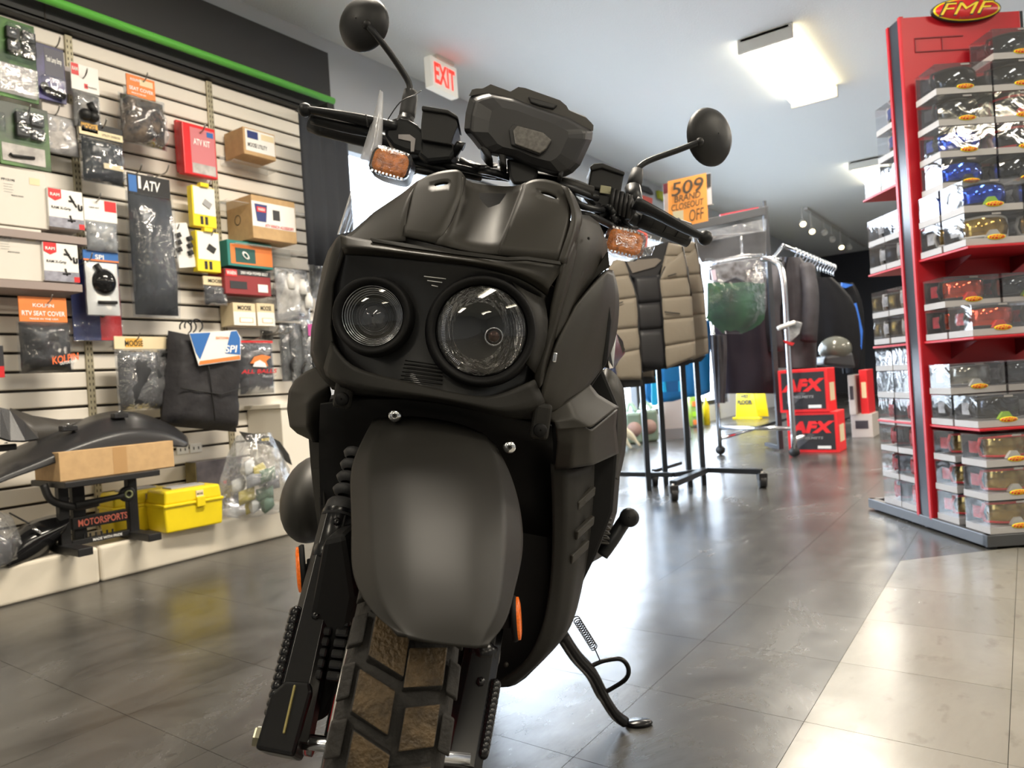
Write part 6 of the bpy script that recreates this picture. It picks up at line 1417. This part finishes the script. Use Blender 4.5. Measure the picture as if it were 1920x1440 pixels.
def vest(label, dx, dy, d, half=False):
    c = A(1225+dx, 460+dy, d); v_ = root('vest', label, 'vest', V((c.x, c.y, .72)), 'beige padded vests on the black rack')
    def s(L): return [((a[0]+dx, a[1]+dy), (b[0]+dx, b[1]+dy)) for a, b in L]
    quilt('right_front', s([((1247, 500), (1282, 470)), ((1236, 525), (1290, 520)), ((1240, 560), (1296, 555)), ((1243, 600), (1299, 595)), ((1245, 650), (1303, 640)), ((1249, 692), (1304, 668))]), d, v_, BEI)
    quilt('right_shoulder', s([((1253, 456), (1280, 462)), ((1247, 480), (1284, 480)), ((1236, 525), (1290, 520))]), d+.01, v_, BEI, .008)
    quilt('left_front', s([((1140, 500), (1168, 484)), ((1140, 520), (1180, 516)), ((1142, 565), (1194, 558)), ((1145, 620), (1197, 615)), ((1150, 665), (1201, 655)), ((1158, 712), (1204, 712))]), d, v_, BEI)
    quilt('left_shoulder', s([((1148, 490), (1168, 482)), ((1142, 505), (1178, 515))]), d+.01, v_, BEI, .006)
    quilt('front_panel', s([((1190, 520), (1238, 516)), ((1195, 570), (1241, 566)), ((1198, 620), (1243, 616)), ((1202, 688), (1248, 690))]), d+.004, v_, TRIM, .008)
    mb = MB().prism([A(x+dx, y+dy, d+.02) for x, y in ((1160, 500), (1175, 480), (1215, 462), (1245, 455), (1250, 458), (1244, 490), (1232, 520), (1190, 522), (1176, 512))], Fh*.01); mb.build('lining', TRIM, v_, bevel=.002)
    MB().prism([A(x+dx, y+dy, d+.012) for x, y in ((1174, 488), (1210, 486), (1232, 484), (1240, 488), (1228, 500), (1186, 512))], Fh*.003).build('collar_lining', BEI2, v_)
    mb = MB()
    for L in ([(1247, 500), (1236, 525), (1240, 560), (1249, 692)], [(1180, 516), (1194, 558), (1197, 615), (1204, 712)], [(1280, 462), (1290, 520), (1296, 555)]): mb.tube([A(x+dx, y+dy, d-.004) for x, y in L], .005, 6)
    mb.build('edge_binding', TRIM, v_)
    for (x0, y0, x1, y1) in ((1252, 518, 1268, 513), (1246, 585, 1275, 588), (1150, 572, 1168, 566)): MB().tube([A(x0+dx, y0+dy, d-.02), A(x1+dx, y1+dy, d-.02)], .003, 5).build('pocket_zip', TRIM, v_)
    quilt('hem_lining', s([((1160, 712), (1204, 712)), ((1168, 728), (1206, 724))]), d+.03, v_, TRIM, .0)
    quilt('hem_lining', s([((1203, 688), (1300, 672)), ((1205, 698), (1290, 684))]), d+.03, v_, TRIM, .0)
    quilt('back_lining', s([((1160, 510), (1290, 500)), ((1160, 690), (1300, 660))]), d+.06, v_, TRIM, .0)
    hk = A(1215+dx, 462+dy, d+.03); MB().tube(cpath([hk-Z*.02, hk+Z*.02, hk+Z*.05+Rh*.02, hk+Z*.06-Rh*.0], 4), .003, 6).build('hanger_hook', STEEL, v_)
    return v_
vest('front beige padded vest with black zip panel on the black rack', 0, 0, 3.78)
vest('second beige padded vest, behind the front one', 24, -6, 3.98)

# ------------------------------------------------------------------ frame with clear bag and 509 sign
DG = paint('rack_charcoal', .035, .038, .045, rough=.5)
FR = root('bag_rack', 'black metal frame rack with a tall right post and slanting top bar', 'clothes rack', onz(1450, 850, 0)*0+V((A(1425, 560, 5.4).x, A(1425, 560, 5.4).y, 0)))
ptop = A(1434, 388, 5.4)
MB().box(V((ptop.x, ptop.y, (ptop.z+.02)/2)), (.035, .035, ptop.z-.02), Rh, Fh, Z).build('post', DG, FR, bevel=.002)
bar(A(1262, 432, 5.1), ptop-Z*.03, .03, .06, 'top_bar', DG, FR)
MB().box(ptop+Z*.02, (.02, .02, .05), Rh, Fh, Z).build('bar_finial', DG, FR)
bar(V((ptop.x, ptop.y, .03)), V((ptop.x, ptop.y, .03))+Fh*.30, .03, .03, 'base_bar', DG, FR)
lp = A(1262, 432, 5.1); MB().box(V((lp.x, lp.y, lp.z/2)), (.03, .03, lp.z), Rh, Fh, Z).build('post', DG, FR, bevel=.002)
sf = MB()
q1 = [A(x, y, 5.25) for x, y in ((1312, 436), (1436, 410), (1436, 432), (1330, 452))]
mb = MB().prism(q1, Fh*.004); mb.build('sleeve_film', FILMC, FR)
mb = MB().prism([A(x, y, 5.3) for x, y in ((1300, 445), (1437, 432), (1437, 478), (1316, 492), (1305, 470))], Fh*.02); mb.build('dark_garment_bag', paint('grey_garment_bag', .09, .092, .10, rough=.35, noise_amt=.4, noise_scale=6), FR, bevel=.006)
MB().tube([A(1389, 444, 5.15), A(1392, 478, 5.15)], .008, 8).build('clear_hanger_stem', FILMC, FR)
MB().tube([A(1330, 492, 5.15), A(1392, 480, 5.15), A(1430, 478, 5.15)], .012, 8).build('clear_hanger_bar', FILMC, FR)
GB = root('helmet_bag', 'clear zip bag holding a dark green jacket, hanging in the black frame', 'bag', A(1382, 625, 5.2))
DGRN = paint('dark_green_fleece', .035, .13, .055, rough=.8, noise_amt=.6, noise_scale=5, col2=(.02, .05, .035))
rows = []
outl = lambda v: (1324+(2 if v < .7 else (v-.7)*110), 1434-(0 if v < .65 else ((v-.65)/.35)**2*45))
for side in (1, -1):
    rows = []
    for i in range(11):
        v = i/10; l_, r_ = outl(v); y0 = 530+90*v
        rows.append([A(l_+(r_-l_)*j/12, y0-4*math.sin(j)*(.3)+(6 if j in (0, 12) else 0)*v, 5.2-side*.05*math.sin(math.pi*j/12)*math.sin(math.pi*min(1, .15+.8*v))) for j in range(13)])
    MB().grid(rows, True).build('green_jacket', DGRN, GB, recalc=False)
for side in (1, -1):
    rows = []
    for i in range(13):
        v = i/12; l_, r_ = outl(v); y0 = 484+142*v
        rows.append([A(l_-5+(r_-l_+8)*j/12, y0, 5.2-side*.075*math.sin(math.pi*j/12)*math.sin(math.pi*min(1, .08+.9*v))-side*.012*noise.noise(V((i*.9, j*.8, side)))) for j in range(13)])
    MB().grid(rows, True).build('clear_bag', FILM, GB, recalc=False)
MB().prism([A(x, y, 5.22) for x, y in ((1330, 498), (1430, 482), (1432, 535), (1400, 530), (1380, 520), (1350, 532), (1330, 525))], Fh*.02).build('bag_lining', paint('brown_lining', .10, .085, .085, noise_amt=.7, noise_scale=18, col2=(.3, .3, .31)), GB, bevel=.004)
MB().prism([A(x, y, 5.1) for x, y in ((1333, 507), (1341, 505), (1344, 524), (1337, 526))], Fh*.01).build('label_tag', paint('lilac_tag', .7, .6, .72), GB)
# 509 sign
SG = root('paper_sign', 'orange paper sign reading 509 brand closeout off', 'sign', A(1290, 420, 5.0))
OP = paint('orange_paper', .90, .36, .075, rough=.6, emit=0)
q = [A(x, y, 5.0) for x, y in ((1252, 340), (1324, 324), (1328, 414), (1283, 424), (1254, 420))]
MB().prism(q, Fh*.002).build('paper', OP, SG)
sr = (A(1324, 324, 4.99)-A(1252, 340, 4.99)).normalized(); su = (A(1252, 340, 4.99)-A(1254, 420, 4.99)).normalized()
PXM = 4.99/F
INK = paint('marker_ink', .06, .045, .03, rough=.6)
for s, x, y, w_, h_ in (('509', 1289, 350, 62, 26), ('BRAND', 1289, 369, 50, 12), ('CLOSEOUT', 1289, 384, 62, 12), ('OFF', 1306, 402, 28, 22)): text(s, A(x, y, 4.99), sr, su, w_*PXM, h_*PXM, INK, SG, shear=.1, bold=.0 if s == 'OFF' else .01)
MB().prism([A(x, y, 4.99) for x, y in ((1261, 397), (1281, 394), (1282, 417), (1264, 418))], -Fh*.001).build('pasted_note', paint('pale_note', .55, .50, .33), SG)
SH = root('sign_holder', 'dark and white card holder behind the orange paper sign', 'sign holder', A(1290, 420, 5.06))
MB().prism([A(x, y, 5.04) for x, y in ((1243, 345), (1333, 324), (1335, 384), (1246, 400))], Fh*.006).build('holder_panel', paint('holder_white', .55, .56, .6), SH)
MB().prism([A(x, y, 5.035) for x, y in ((1322, 327), (1333, 325), (1333, 350), (1322, 352))], Fh*.002).build('dark_block', DARKP, SH); MB().prism([A(x, y, 5.035) for x, y in ((1243, 345), (1252, 343), (1252, 362), (1244, 364))], Fh*.002).build('maroon_block', paint('maroon_print', .12, .02, .04), SH)
MB().tube([A(1326, 386, 5.02), A(1338, 383, 5.02)], .004, 6).build('holder_clip', BLACK, SH)
MB().tube([A(1290, 392, 5.06), A(1290, 436, 5.06)], .006, 6).build('holder_stem', BLACK, SH)

# ------------------------------------------------------------------ chrome rack with jackets
CHR = paint('polished_tube', .60, .62, .66, rough=.18, metal=1)
GR = root('garment_rack', 'chrome rolling garment rack with dark jackets', 'clothes rack', onz(1420, 853, 0))
rf = onz(1489, 838, .07); lf = onz(1350, 835, .07)
rt = A(1447, 481, depth(rf)); ZT = A(1462, 482, depth(rf)).z
rail_e = V((rf.x-.02, rf.y+2.2, ZT)); 
MB().tube(cpath([V((rf.x, rf.y, .06)), V((rf.x, rf.y, .7)), V((rf.x-.0, rf.y, ZT-.14)), V((rf.x-.06, rf.y, ZT-.02)), V((rf.x-.14, rf.y+.0, ZT+.01))], 6), .020, 12).build('end_upright', CHR, GR)
MB().tube([V((lf.x, lf.y, .06)), V((lf.x, lf.y, .8)), V((lf.x, lf.y, ZT-.1))], .017, 12).build('end_upright', CHR, GR)
MB().tube([V((lf.x, lf.y, .20)), V((rf.x, rf.y, .20))], .015, 12).build('cross_bar', CHR, GR)
MB().tube([V((lf.x, lf.y, .12)), V((lf.x+.0, lf.y+2.0, .12))], .015, 10).build('base_bar', CHR, GR); MB().tube([V((rf.x, rf.y, .12)), V((rf.x, rf.y+2.0, .12))], .015, 10).build('base_bar', CHR, GR)
for p in (lf, rf): 
    MB().lathe(V((p.x, p.y, .035))-EY*.014, EY, [(.001, 0), (.035, 0), (.035, .028), (.001, .028)], 16).build('castor_wheel', BLACK, GR)
ra, rb2 = A(1448, 486, 5.15), A(1468, 463, 5.5)
rc = A(1562, 500, 7.6)
MB().tube(cpath([ra, (ra+rb2)/2, rb2, A(1480, 466, 5.65), rc], 5), .016, 10).build('top_rail', CHR, GR)
MB().tube([A(1445, 484, 5.15), A(1463, 490, 5.2)], .020, 10).build('rail_end', CHR, GR)
for i in range(14):
    t = i/13; p = A(1488, 470, 5.8).lerp(rc, t)
    MB().tube([p+V((0, 0, .02)), p+V((.025, 0, .01)), p+V((.025, 0, -.03)), p+V((0, 0, -.06)), p+V((0, 0, -.10))], .008, 7).build('hanger_hook', CHR, GR)
JK = paint('jacket_charcoal', .042, .039, .048, rough=.75, bump=1.0, bump_scale=7, noise_amt=.5, noise_scale=5)
JB = paint('jacket_black', .006, .0065, .009, rough=.8, spec=.2, bump=1.0, bump_scale=7)
JM = paint('jacket_plum_black', .026, .020, .028, rough=.8, spec=.2, bump=.5, bump_scale=8)
def drape(name, label, px, d, th, m, cat='jacket', seed=0, fold=.04, parts=(), grp=None):
    """garment from left/right outline pixels, top to bottom, given thickness and vertical folds"""
    c = A(sum((a+b)/2 for a, b, y in px)/len(px), px[-1][2], d); g = root(name, label, cat, V((c.x, c.y, c.z)), grp)
    mb = MB(); rings = []
    for i, (l_, r_, y) in enumerate(px):
        ring_ = []
        for k in range(24):
            a = 2*math.pi*k/24; u = math.cos(a); w = math.sin(a)
            x = (l_+r_)/2+(r_-l_)/2*math.copysign(abs(u)**.8, u); dd_ = d+th*w*.5 + fold*noise.noise(V((u*3+seed, w*2, i*.25))) + .022*math.sin(u*13+seed+i*.5)
            ring_.append(A(x, y+2*noise.noise(V((u*4, seed, 0))), dd_))
        rings.append(ring_)
    mb.grid(rings, True, True); mb.add(rings[0], [tuple(range(24))]); mb.add(rings[-1], [tuple(range(24))])
    mb.build('garment_body', m, g, sub=1); return g
drape('jacket', 'charcoal jacket nearest the chrome upright', [(1462, 1502, 482), (1448, 1520, 505), (1440, 1528, 545), (1436, 1530, 590), (1436, 1532, 640), (1450, 1532, 690)], 5.75, .25, JK, seed=1, fold=.12)
g = [o for o in COL.objects if o.get('label', '').startswith('charcoal jacket nearest')][0]
MB().tube(cpath([A(1452, 498, 5.70), A(1446, 540, 5.62), A(1442, 600, 5.56), A(1450, 660, 5.55)], 5), [.10]*8+[.085]*8, 14, flat=.7).build('sleeve', JK, g)
MB().tube(cpath([A(1512, 500, 5.66), A(1520, 560, 5.58), A(1516, 640, 5.56)], 6), .085, 14, flat=.7).build('sleeve', JK, g)
g = drape('jacket', 'black jacket in the middle of the chrome rack', [(1500, 1560, 520), (1500, 1600, 555), (1505, 1612, 600), (1510, 1616, 650), (1520, 1610, 690)], 6.3, .3, JB, seed=2, fold=.08)
g = drape('jacket', 'blue trimmed black jacket at the far end of the chrome rack', [(1570, 1600, 530), (1560, 1618, 560), (1566, 1622, 610), (1580, 1622, 700)], 6.9, .3, JB, seed=3)
MB().prism([A(x, y, 6.70) for x, y in ((1594, 572), (1606, 568), (1618, 620), (1616, 655), (1604, 610))], Fh*.01).build('blue_panel', paint('royal_blue', .02, .13, .55), g, bevel=.002)
MB().prism([A(x, y, 6.70) for x, y in ((1578, 530), (1600, 534), (1586, 540), (1578, 538))], Fh*.01).build('blue_collar', paint('royal_blue', .02, .13, .55), g)
g = drape('jacket', 'dark plum jacket low behind the clear green bag', [(1340, 1440, 520), (1336, 1450, 600), (1342, 1456, 660), (1346, 1460, 700), (1350, 1458, 738)], 5.6, .25, JM, seed=4)
drape('trousers', 'grey black trousers hanging by the left leg of the chrome rack', [(1330, 1362, 628), (1332, 1364, 660), (1336, 1362, 700), (1340, 1360, 756)], 5.2, .15, JK, 'trousers', seed=5)
drape('trousers', 'dark strapped trousers hanging under the charcoal jacket', [(1475, 1530, 660), (1478, 1532, 690), (1482, 1530, 712)], 5.9, .15, JB, 'trousers', seed=6)
g = root('helmet_bag', 'white and grey bag hung on the chrome upright', 'bag', A(1485, 645, 5.0)); g['label'] = 'small white glove packet hung on the chrome upright'
MB().prism([A(x, y, 5.02) for x, y in ((1462, 610), (1490, 601), (1505, 605), (1500, 625), (1482, 642), (1474, 640), (1476, 620))], Fh*.04).build('packet_body', paint('white_packet', .5, .51, .53, rough=.3, noise_amt=.5, noise_scale=12, col2=(.12, .13, .14)), g, bevel=.006)
MB().tube([A(1458, 616, 5.0), A(1490, 604, 5.0)], .014, 8).build('packet_strap', WHITE, g)
MB().prism([A(x, y, 5.0) for x, y in ((1470, 638), (1490, 643), (1486, 648), (1474, 644))], Fh*.02).build('red_edge', RED, g)
g = root('helmet', 'smoke grey helmet low on the rack behind the boxes', 'helmet', A(1575, 680, 5.95))
MB().ball(A(1566, 655, 5.95), (.13, .12, .11), 18, 12).build('helmet_shell', paint('olive_grey_gloss', .10, .10, .085, rough=.15), g)
MB().prism([A(x, y, 5.85) for x, y in ((1548, 668), (1600, 660), (1606, 690), (1545, 684))], Fh*.2).build('chin_guard', DARKP, g, bevel=.02)
# boxes with red edges
ARED = paint('neon_red', .85, .025, .03, rough=.45)
AFX_TOP = [0]
def afx(px0, py0, px1, py1, label, d, side_w, faint=False, dep=.25):
    a, b = A(px0, py0, d), A(px1, py1, d); W_ = abs((b-a).dot(V((1, 0, 0))))
    c = V(((a.x+b.x)/2, (a.y+b.y)/2, max(0, min(a.z, b.z)))); H_ = abs(a.z-b.z); c.z = AFX_TOP[0]; AFX_TOP[0] += H_+.001; g = root('boot_box', label, 'box', c, 'black and red apparel boxes on the floor')
    y_ = min(a.y, b.y)
    MB().box(V((c.x, y_+dep/2, c.z+H_/2)), (W_, dep, H_)).build('box_body', ARED, g, bevel=.003)
    f = V((c.x, y_-.0012, c.z+H_/2)); Xr = V((1, 0, 0))
    MB().box(f, (W_*.88, .002, H_*.86)).build('front_panel', DARKP, g)
    text('AFX', f-V((0, .003, 0))+Z*(H_*.13), Xr, Z, W_*.90, H_*.30, ARED, g, shear=.25, bold=.06)
    text('HELMETS', f-V((0, .003, 0))-Z*(H_*.14), Xr, Z, W_*.42, H_*.06, GREYP, g, shear=.2)
    MB().box(f-V((0, .002, 0))-Z*(H_*.37)+Xr*(W_*.22), (W_*.26, .001, H_*.07)).build('white_sticker', WHT, g)
    MB().prism([f+Xr*(W_*u)+Z*(H_*v)-V((0, .0022, 0)) for u, v in ((-.36, -.24), (-.05, -.02), (.05, -.06), (-.30, -.40))], V((0, -.0006, 0))).build('grey_slash', paint('slash_grey', .10, .10, .11), g)
    s = V((c.x+W_/2+.0008, y_+dep/2, c.z+H_/2))
    MB().box(s+Z*(H_*-.05), (.0016, dep*.6, H_*.42)).build('side_label', CREAM, g)
    return g
db = depth(onz(1473, 853, 0))
afx(1475, 783, 1588, 850, 'lower of the two black boxes with red letters', db+.14, .1)
b0_ = onz(1475, 853, 0); hpx = 75
afx(1459, 709, 1570, 781, 'upper of the two black boxes with red letters', db+.15, .1)
for i, (x0, x1, y0, y1, m_, lb) in enumerate(((1592, 1642, 778, 846, paint('grey_white_box', .42, .38, .35), 'lower pale shoe box beside the black and red boxes'), (1588, 1606, 704, 777, paint('grey_white_box', .42, .38, .35), 'upper pale shoe box beside the black and red boxes'), (1609, 1631, 694, 777, RED, 'red box on the pale shoe boxes'))):
    a, b = A(x0, y0, 6.0), A(x1, y1, 6.0); c = V(((a.x+b.x)/2, (a.y+b.y)/2, max(.0, min(a.z, b.z))))
    g = root('shoe_box', lb, 'box', c)
    MB().box(c+Z*((a.z-c.z)/2)+EY*.15, (abs(a.x-b.x), .3, a.z-c.z)).build('box_body', m_, g, bevel=.003)
    MB().box(c+Z*((a.z-c.z)*.55)-EY*.0008, (abs(a.x-b.x)*.6, .0016, (a.z-c.z)*.35)).build('printed_panel', DARKP if i < 2 else CREAM, g)
# yellow caution sign
yc = onz(1400, 786, 0); g = root('caution_sign', 'yellow folding wet floor sign under the jackets', 'sign', yc)
s_ = depth(yc)/F; rx = (onz(1425, 785, 0)-onz(1377, 785, 0)).normalized(); nx_ = V((rx.y, -rx.x, 0))
for e, lean in ((0, 1), (.22, -1)):
    b_ = yc-nx_*e*1; mb = MB().prism([b_+rx*(a*s_)+Z*(h*s_)+nx_*(-lean*.0022*h*s_*60*.01) for a, h in ((-24, 2), (24, 2), (19, 50), (-19, 50))], -nx_*.02); mb.build('sign_leaf', YELLOW, g, bevel=.004)
MB().box(yc+Z*.012-nx_*.01, (60*s_, .05, .024), rx, nx_, Z).build('sign_foot', YELLOW, g, bevel=.004)
text('FLOOR', yc+nx_*.02+Z*(32*s_), rx, Z, 32*s_, 9*s_, DKT, g, bold=.06); text('WET', yc+nx_*.02+Z*(43*s_), rx, Z, 18*s_, 7*s_, DKT, g, bold=.06)
# fuel cans, far products, mannequin, blue garment
GC = paint('pale_green_can', .16, .21, .15, rough=.4)
for i, (x, y, w_, h_, d_) in enumerate(((1188, 822, 30, 80, 0), (1216, 818, 34, 82, 0))):
    c = onz(x, y+9, 0); k = depth(c)/F; g = root('fuel_can', ['left pale green fuel can beyond the rack', 'right pale green fuel can beyond the rack'][i], 'can', c, 'pale green fuel cans')
    MB().box(c+Z*(h_*.36*k), (w_*k, .18, h_*.72*k), Rh, Fh, Z).build('can_body', GC, g, bevel=.03, seg=4)
    MB().tube(cpath([c+Z*(h_*.74*k)-Rh*(w_*.3*k), c+Z*(h_*.95*k)-Rh*(.1*w_*k), c+Z*(h_*.74*k)+Rh*(w_*.3*k)], 5), .02, 8).build('can_handle', paint('green_white_cap', .45, .62, .48), g)
    MB().lathe(c+Z*(h_*.34*k)-Fh*.092, -Fh, [(.001, .002), (.07, .002), (.07, 0)], 20).build('can_emblem', paint('pink_brown_emblem', .35, .22, .18), g)
ft = onz(1186, 840, 0)
g = root('mannequin', 'bare cream mannequin feet under dark trousers', 'mannequin', ft)
CRF = paint('mannequin_cream', .62, .56, .40, rough=.45)
for i, (hx, hy, tx, ty) in enumerate(((1160, 806, 1202, 838), (1150, 815, 1186, 843))):
    t_ = onz(tx, ty, .0); h_ = A(hx, hy, depth(t_)+.02)
    MB().tube(cpath([h_+Z*.25, h_+Z*.04, h_.lerp(t_, .55)+Z*.03, t_+Z*.012-Rh*.01], 6), [.055]*8+[.05, .045, .04, .036, .032, .028, .022, .016, .014, .012, .01], 12).build('foot', CRF, g)
    if i == 0: MB().tube([h_+Z*.02, h_+Z*.35, h_+Z*.8-Rh*.05], [.062, .07, .09], 14).build('trouser_leg', paint('navy_cloth', .012, .014, .03, rough=.8), g)
BLU = paint('bright_blue_fabric', .008, .16, .40, rough=.5, bump=.4, bump_scale=8)
g = root('blue_coverall', 'bright blue suit hanging behind the black rack posts', 'garment', A(1270, 760, 5.6))
mb = MB(); rows = []
for i in range(9):
    v = i/8
    rows.append([A(x, 600+ (yb-600)*v, 5.6+.03*math.sin(j*2.1)) for j, (x, yb) in enumerate(((1212, 745), (1226, 764), (1242, 752), (1260, 755), (1280, 746), (1300, 744), (1318, 742), (1332, 735)))])
mb.grid(rows, True).build('suit_body', BLU, g, solid=.06, sub=1)
for (x0, y0, x1, y1) in ((1222, 695, 1232, 760), (1243, 716, 1250, 735), (1272, 714, 1278, 734)): MB().prism([A(x, y, 5.5) for x, y in ((x0, y0), (x1, y0), (x1, y1), (x0, y1))], Fh*.01).build('blue_stripe', paint('cyan_stripe', .01, .40, .75), g)
MB().prism([A(x, y, 5.5) for x, y in ((1247, 716), (1272, 714), (1272, 734), (1250, 735))], Fh*.008).build('dark_blue_patch', paint('deep_blue', .008, .10, .28), g)
cb = onz(1248, 822, 0); k = depth(cb)/F
g = root('beige_cabinet', 'low pale cabinet behind the rack', 'cabinet', cb); MB().box(cb+Z*(.5*76*k)+Rh*.1, (46*k, .2, 76*k), Rh, Fh, Z).build('cabinet_body', paint('pale_cabinet', .42, .37, .34, rough=.6), g, bevel=.01)
MB().box(cb+Z*.05+Rh*.1, (48*k, .22, .1), Rh, Fh, Z).build('cabinet_plinth', paint('grey_plinth', .2, .19, .19), g)
for i, (x, y, w_, h_, m_, nm, lb) in enumerate(((1283, 800, 18, 46, BLACK, 'tyre_stack', 'black rounded pack left of the green labelled one'), (1305, 800, 26, 58, paint('grey_lime_pack', .20, .20, .20, noise_amt=.8, noise_scale=9, col2=(.3, .5, .02)), 'chain_lube_display', 'small display of orange and lime products'), (1326, 797, 12, 52, YELLOW, 'oil_bottle', 'yellow oil bottle between the rack posts'))):
    c = onz(x, y, 0); k = depth(c)/F; g = root({'tyre_stack': 'black_pack', 'chain_lube_display': 'product_display', 'oil_bottle': 'oil_bottle'}[nm], lb, 'product', c)
    if nm == 'oil_bottle':
        MB().lathe(c, Z, [(.001, 0), (w_*k*.5, 0), (w_*k*.5, h_*k*.7), (w_*k*.2, h_*k*.85), (w_*k*.2, h_*k), (.001, h_*k)], 14).build('bottle_body', m_, g)
    else: MB().box(c+Z*(h_*k/2), (w_*k, .15, h_*k), Rh, Fh, Z, taper=.9).build('pack_body', m_, g, bevel=.02)
    if i == 1:
        for dz, mm in ((.75, ORANGE), (.42, paint('lime_print', .35, .65, .03)), (.16, ORANGE)): MB().box(c+Z*(h_*k*dz)-Fh*.078, (w_*k*.6, .006, h_*k*.16), Rh, Fh, Z).build('product_label', mm, g, bevel=.002)
# posters and packs on the far wall, seen between the handlebar and the sign
def wallpiece(nm, label, cat, pts, m):
    P__ = [onx(x, y, X0+.012) for x, y in pts]; MB().prism(P__, V((.03, 0, 0))).build(nm, m, None, label, cat)
wallpiece('wall_panel', 'dark wall panel seen beyond the right brake reservoir', 'panel', ((1188, 345), (1212, 352), (1219, 360), (1221, 366), (1188, 352)), DARKP)
wallpiece('poster', 'coral red poster beyond the right mirror stem', 'poster', ((1197, 366), (1219, 373), (1217, 396), (1197, 390)), paint('coral_poster', .70, .10, .07))
wallpiece('cap_pack', 'lime pack on the wall left of the orange sign', 'pack', ((1230, 358), (1244, 362), (1244, 378), (1232, 372)), paint('lime_cloth', .45, .50, .03))
for i, (y, m_, w_) in enumerate(((498, paint('lime_cloth', .45, .50, .03), 'lime pack'), (516, YELLOW, 'upper small yellow pack'), (552, YELLOW, 'lower small yellow pack'))):
    wallpiece('product_pack', w_+' on the wall right of the black rack post', 'pack', ((1441, y-6), (1452, y-7), (1452, y+6), (1441, y+7)), m_)
MB().prism([A(x, y, 5.42) for x, y in ((1350, 402), (1422, 388), (1424, 394), (1352, 408))], Fh*.02).build('red_rail_edge', paint('deep_red_band', .35, .02, .04), FR)
for nm, lb, pts, m_ in (('shirt', 'lime shirt behind the shoulder of the front beige vest', ((1268, 450), (1292, 456), (1290, 540), (1270, 540)), paint('lime_cloth', .45, .50, .03)), ('shirt', 'coral shirt behind the collar of the front beige vest', ((1196, 430), (1215, 438), (1214, 540), (1194, 540)), paint('coral_poster', .70, .10, .07))):
    P__ = [A(x, y, 4.35) for x, y in pts]; MB().prism(P__, Fh*.03).build(nm, m_, None, lb, 'shirt', bevel=.008)
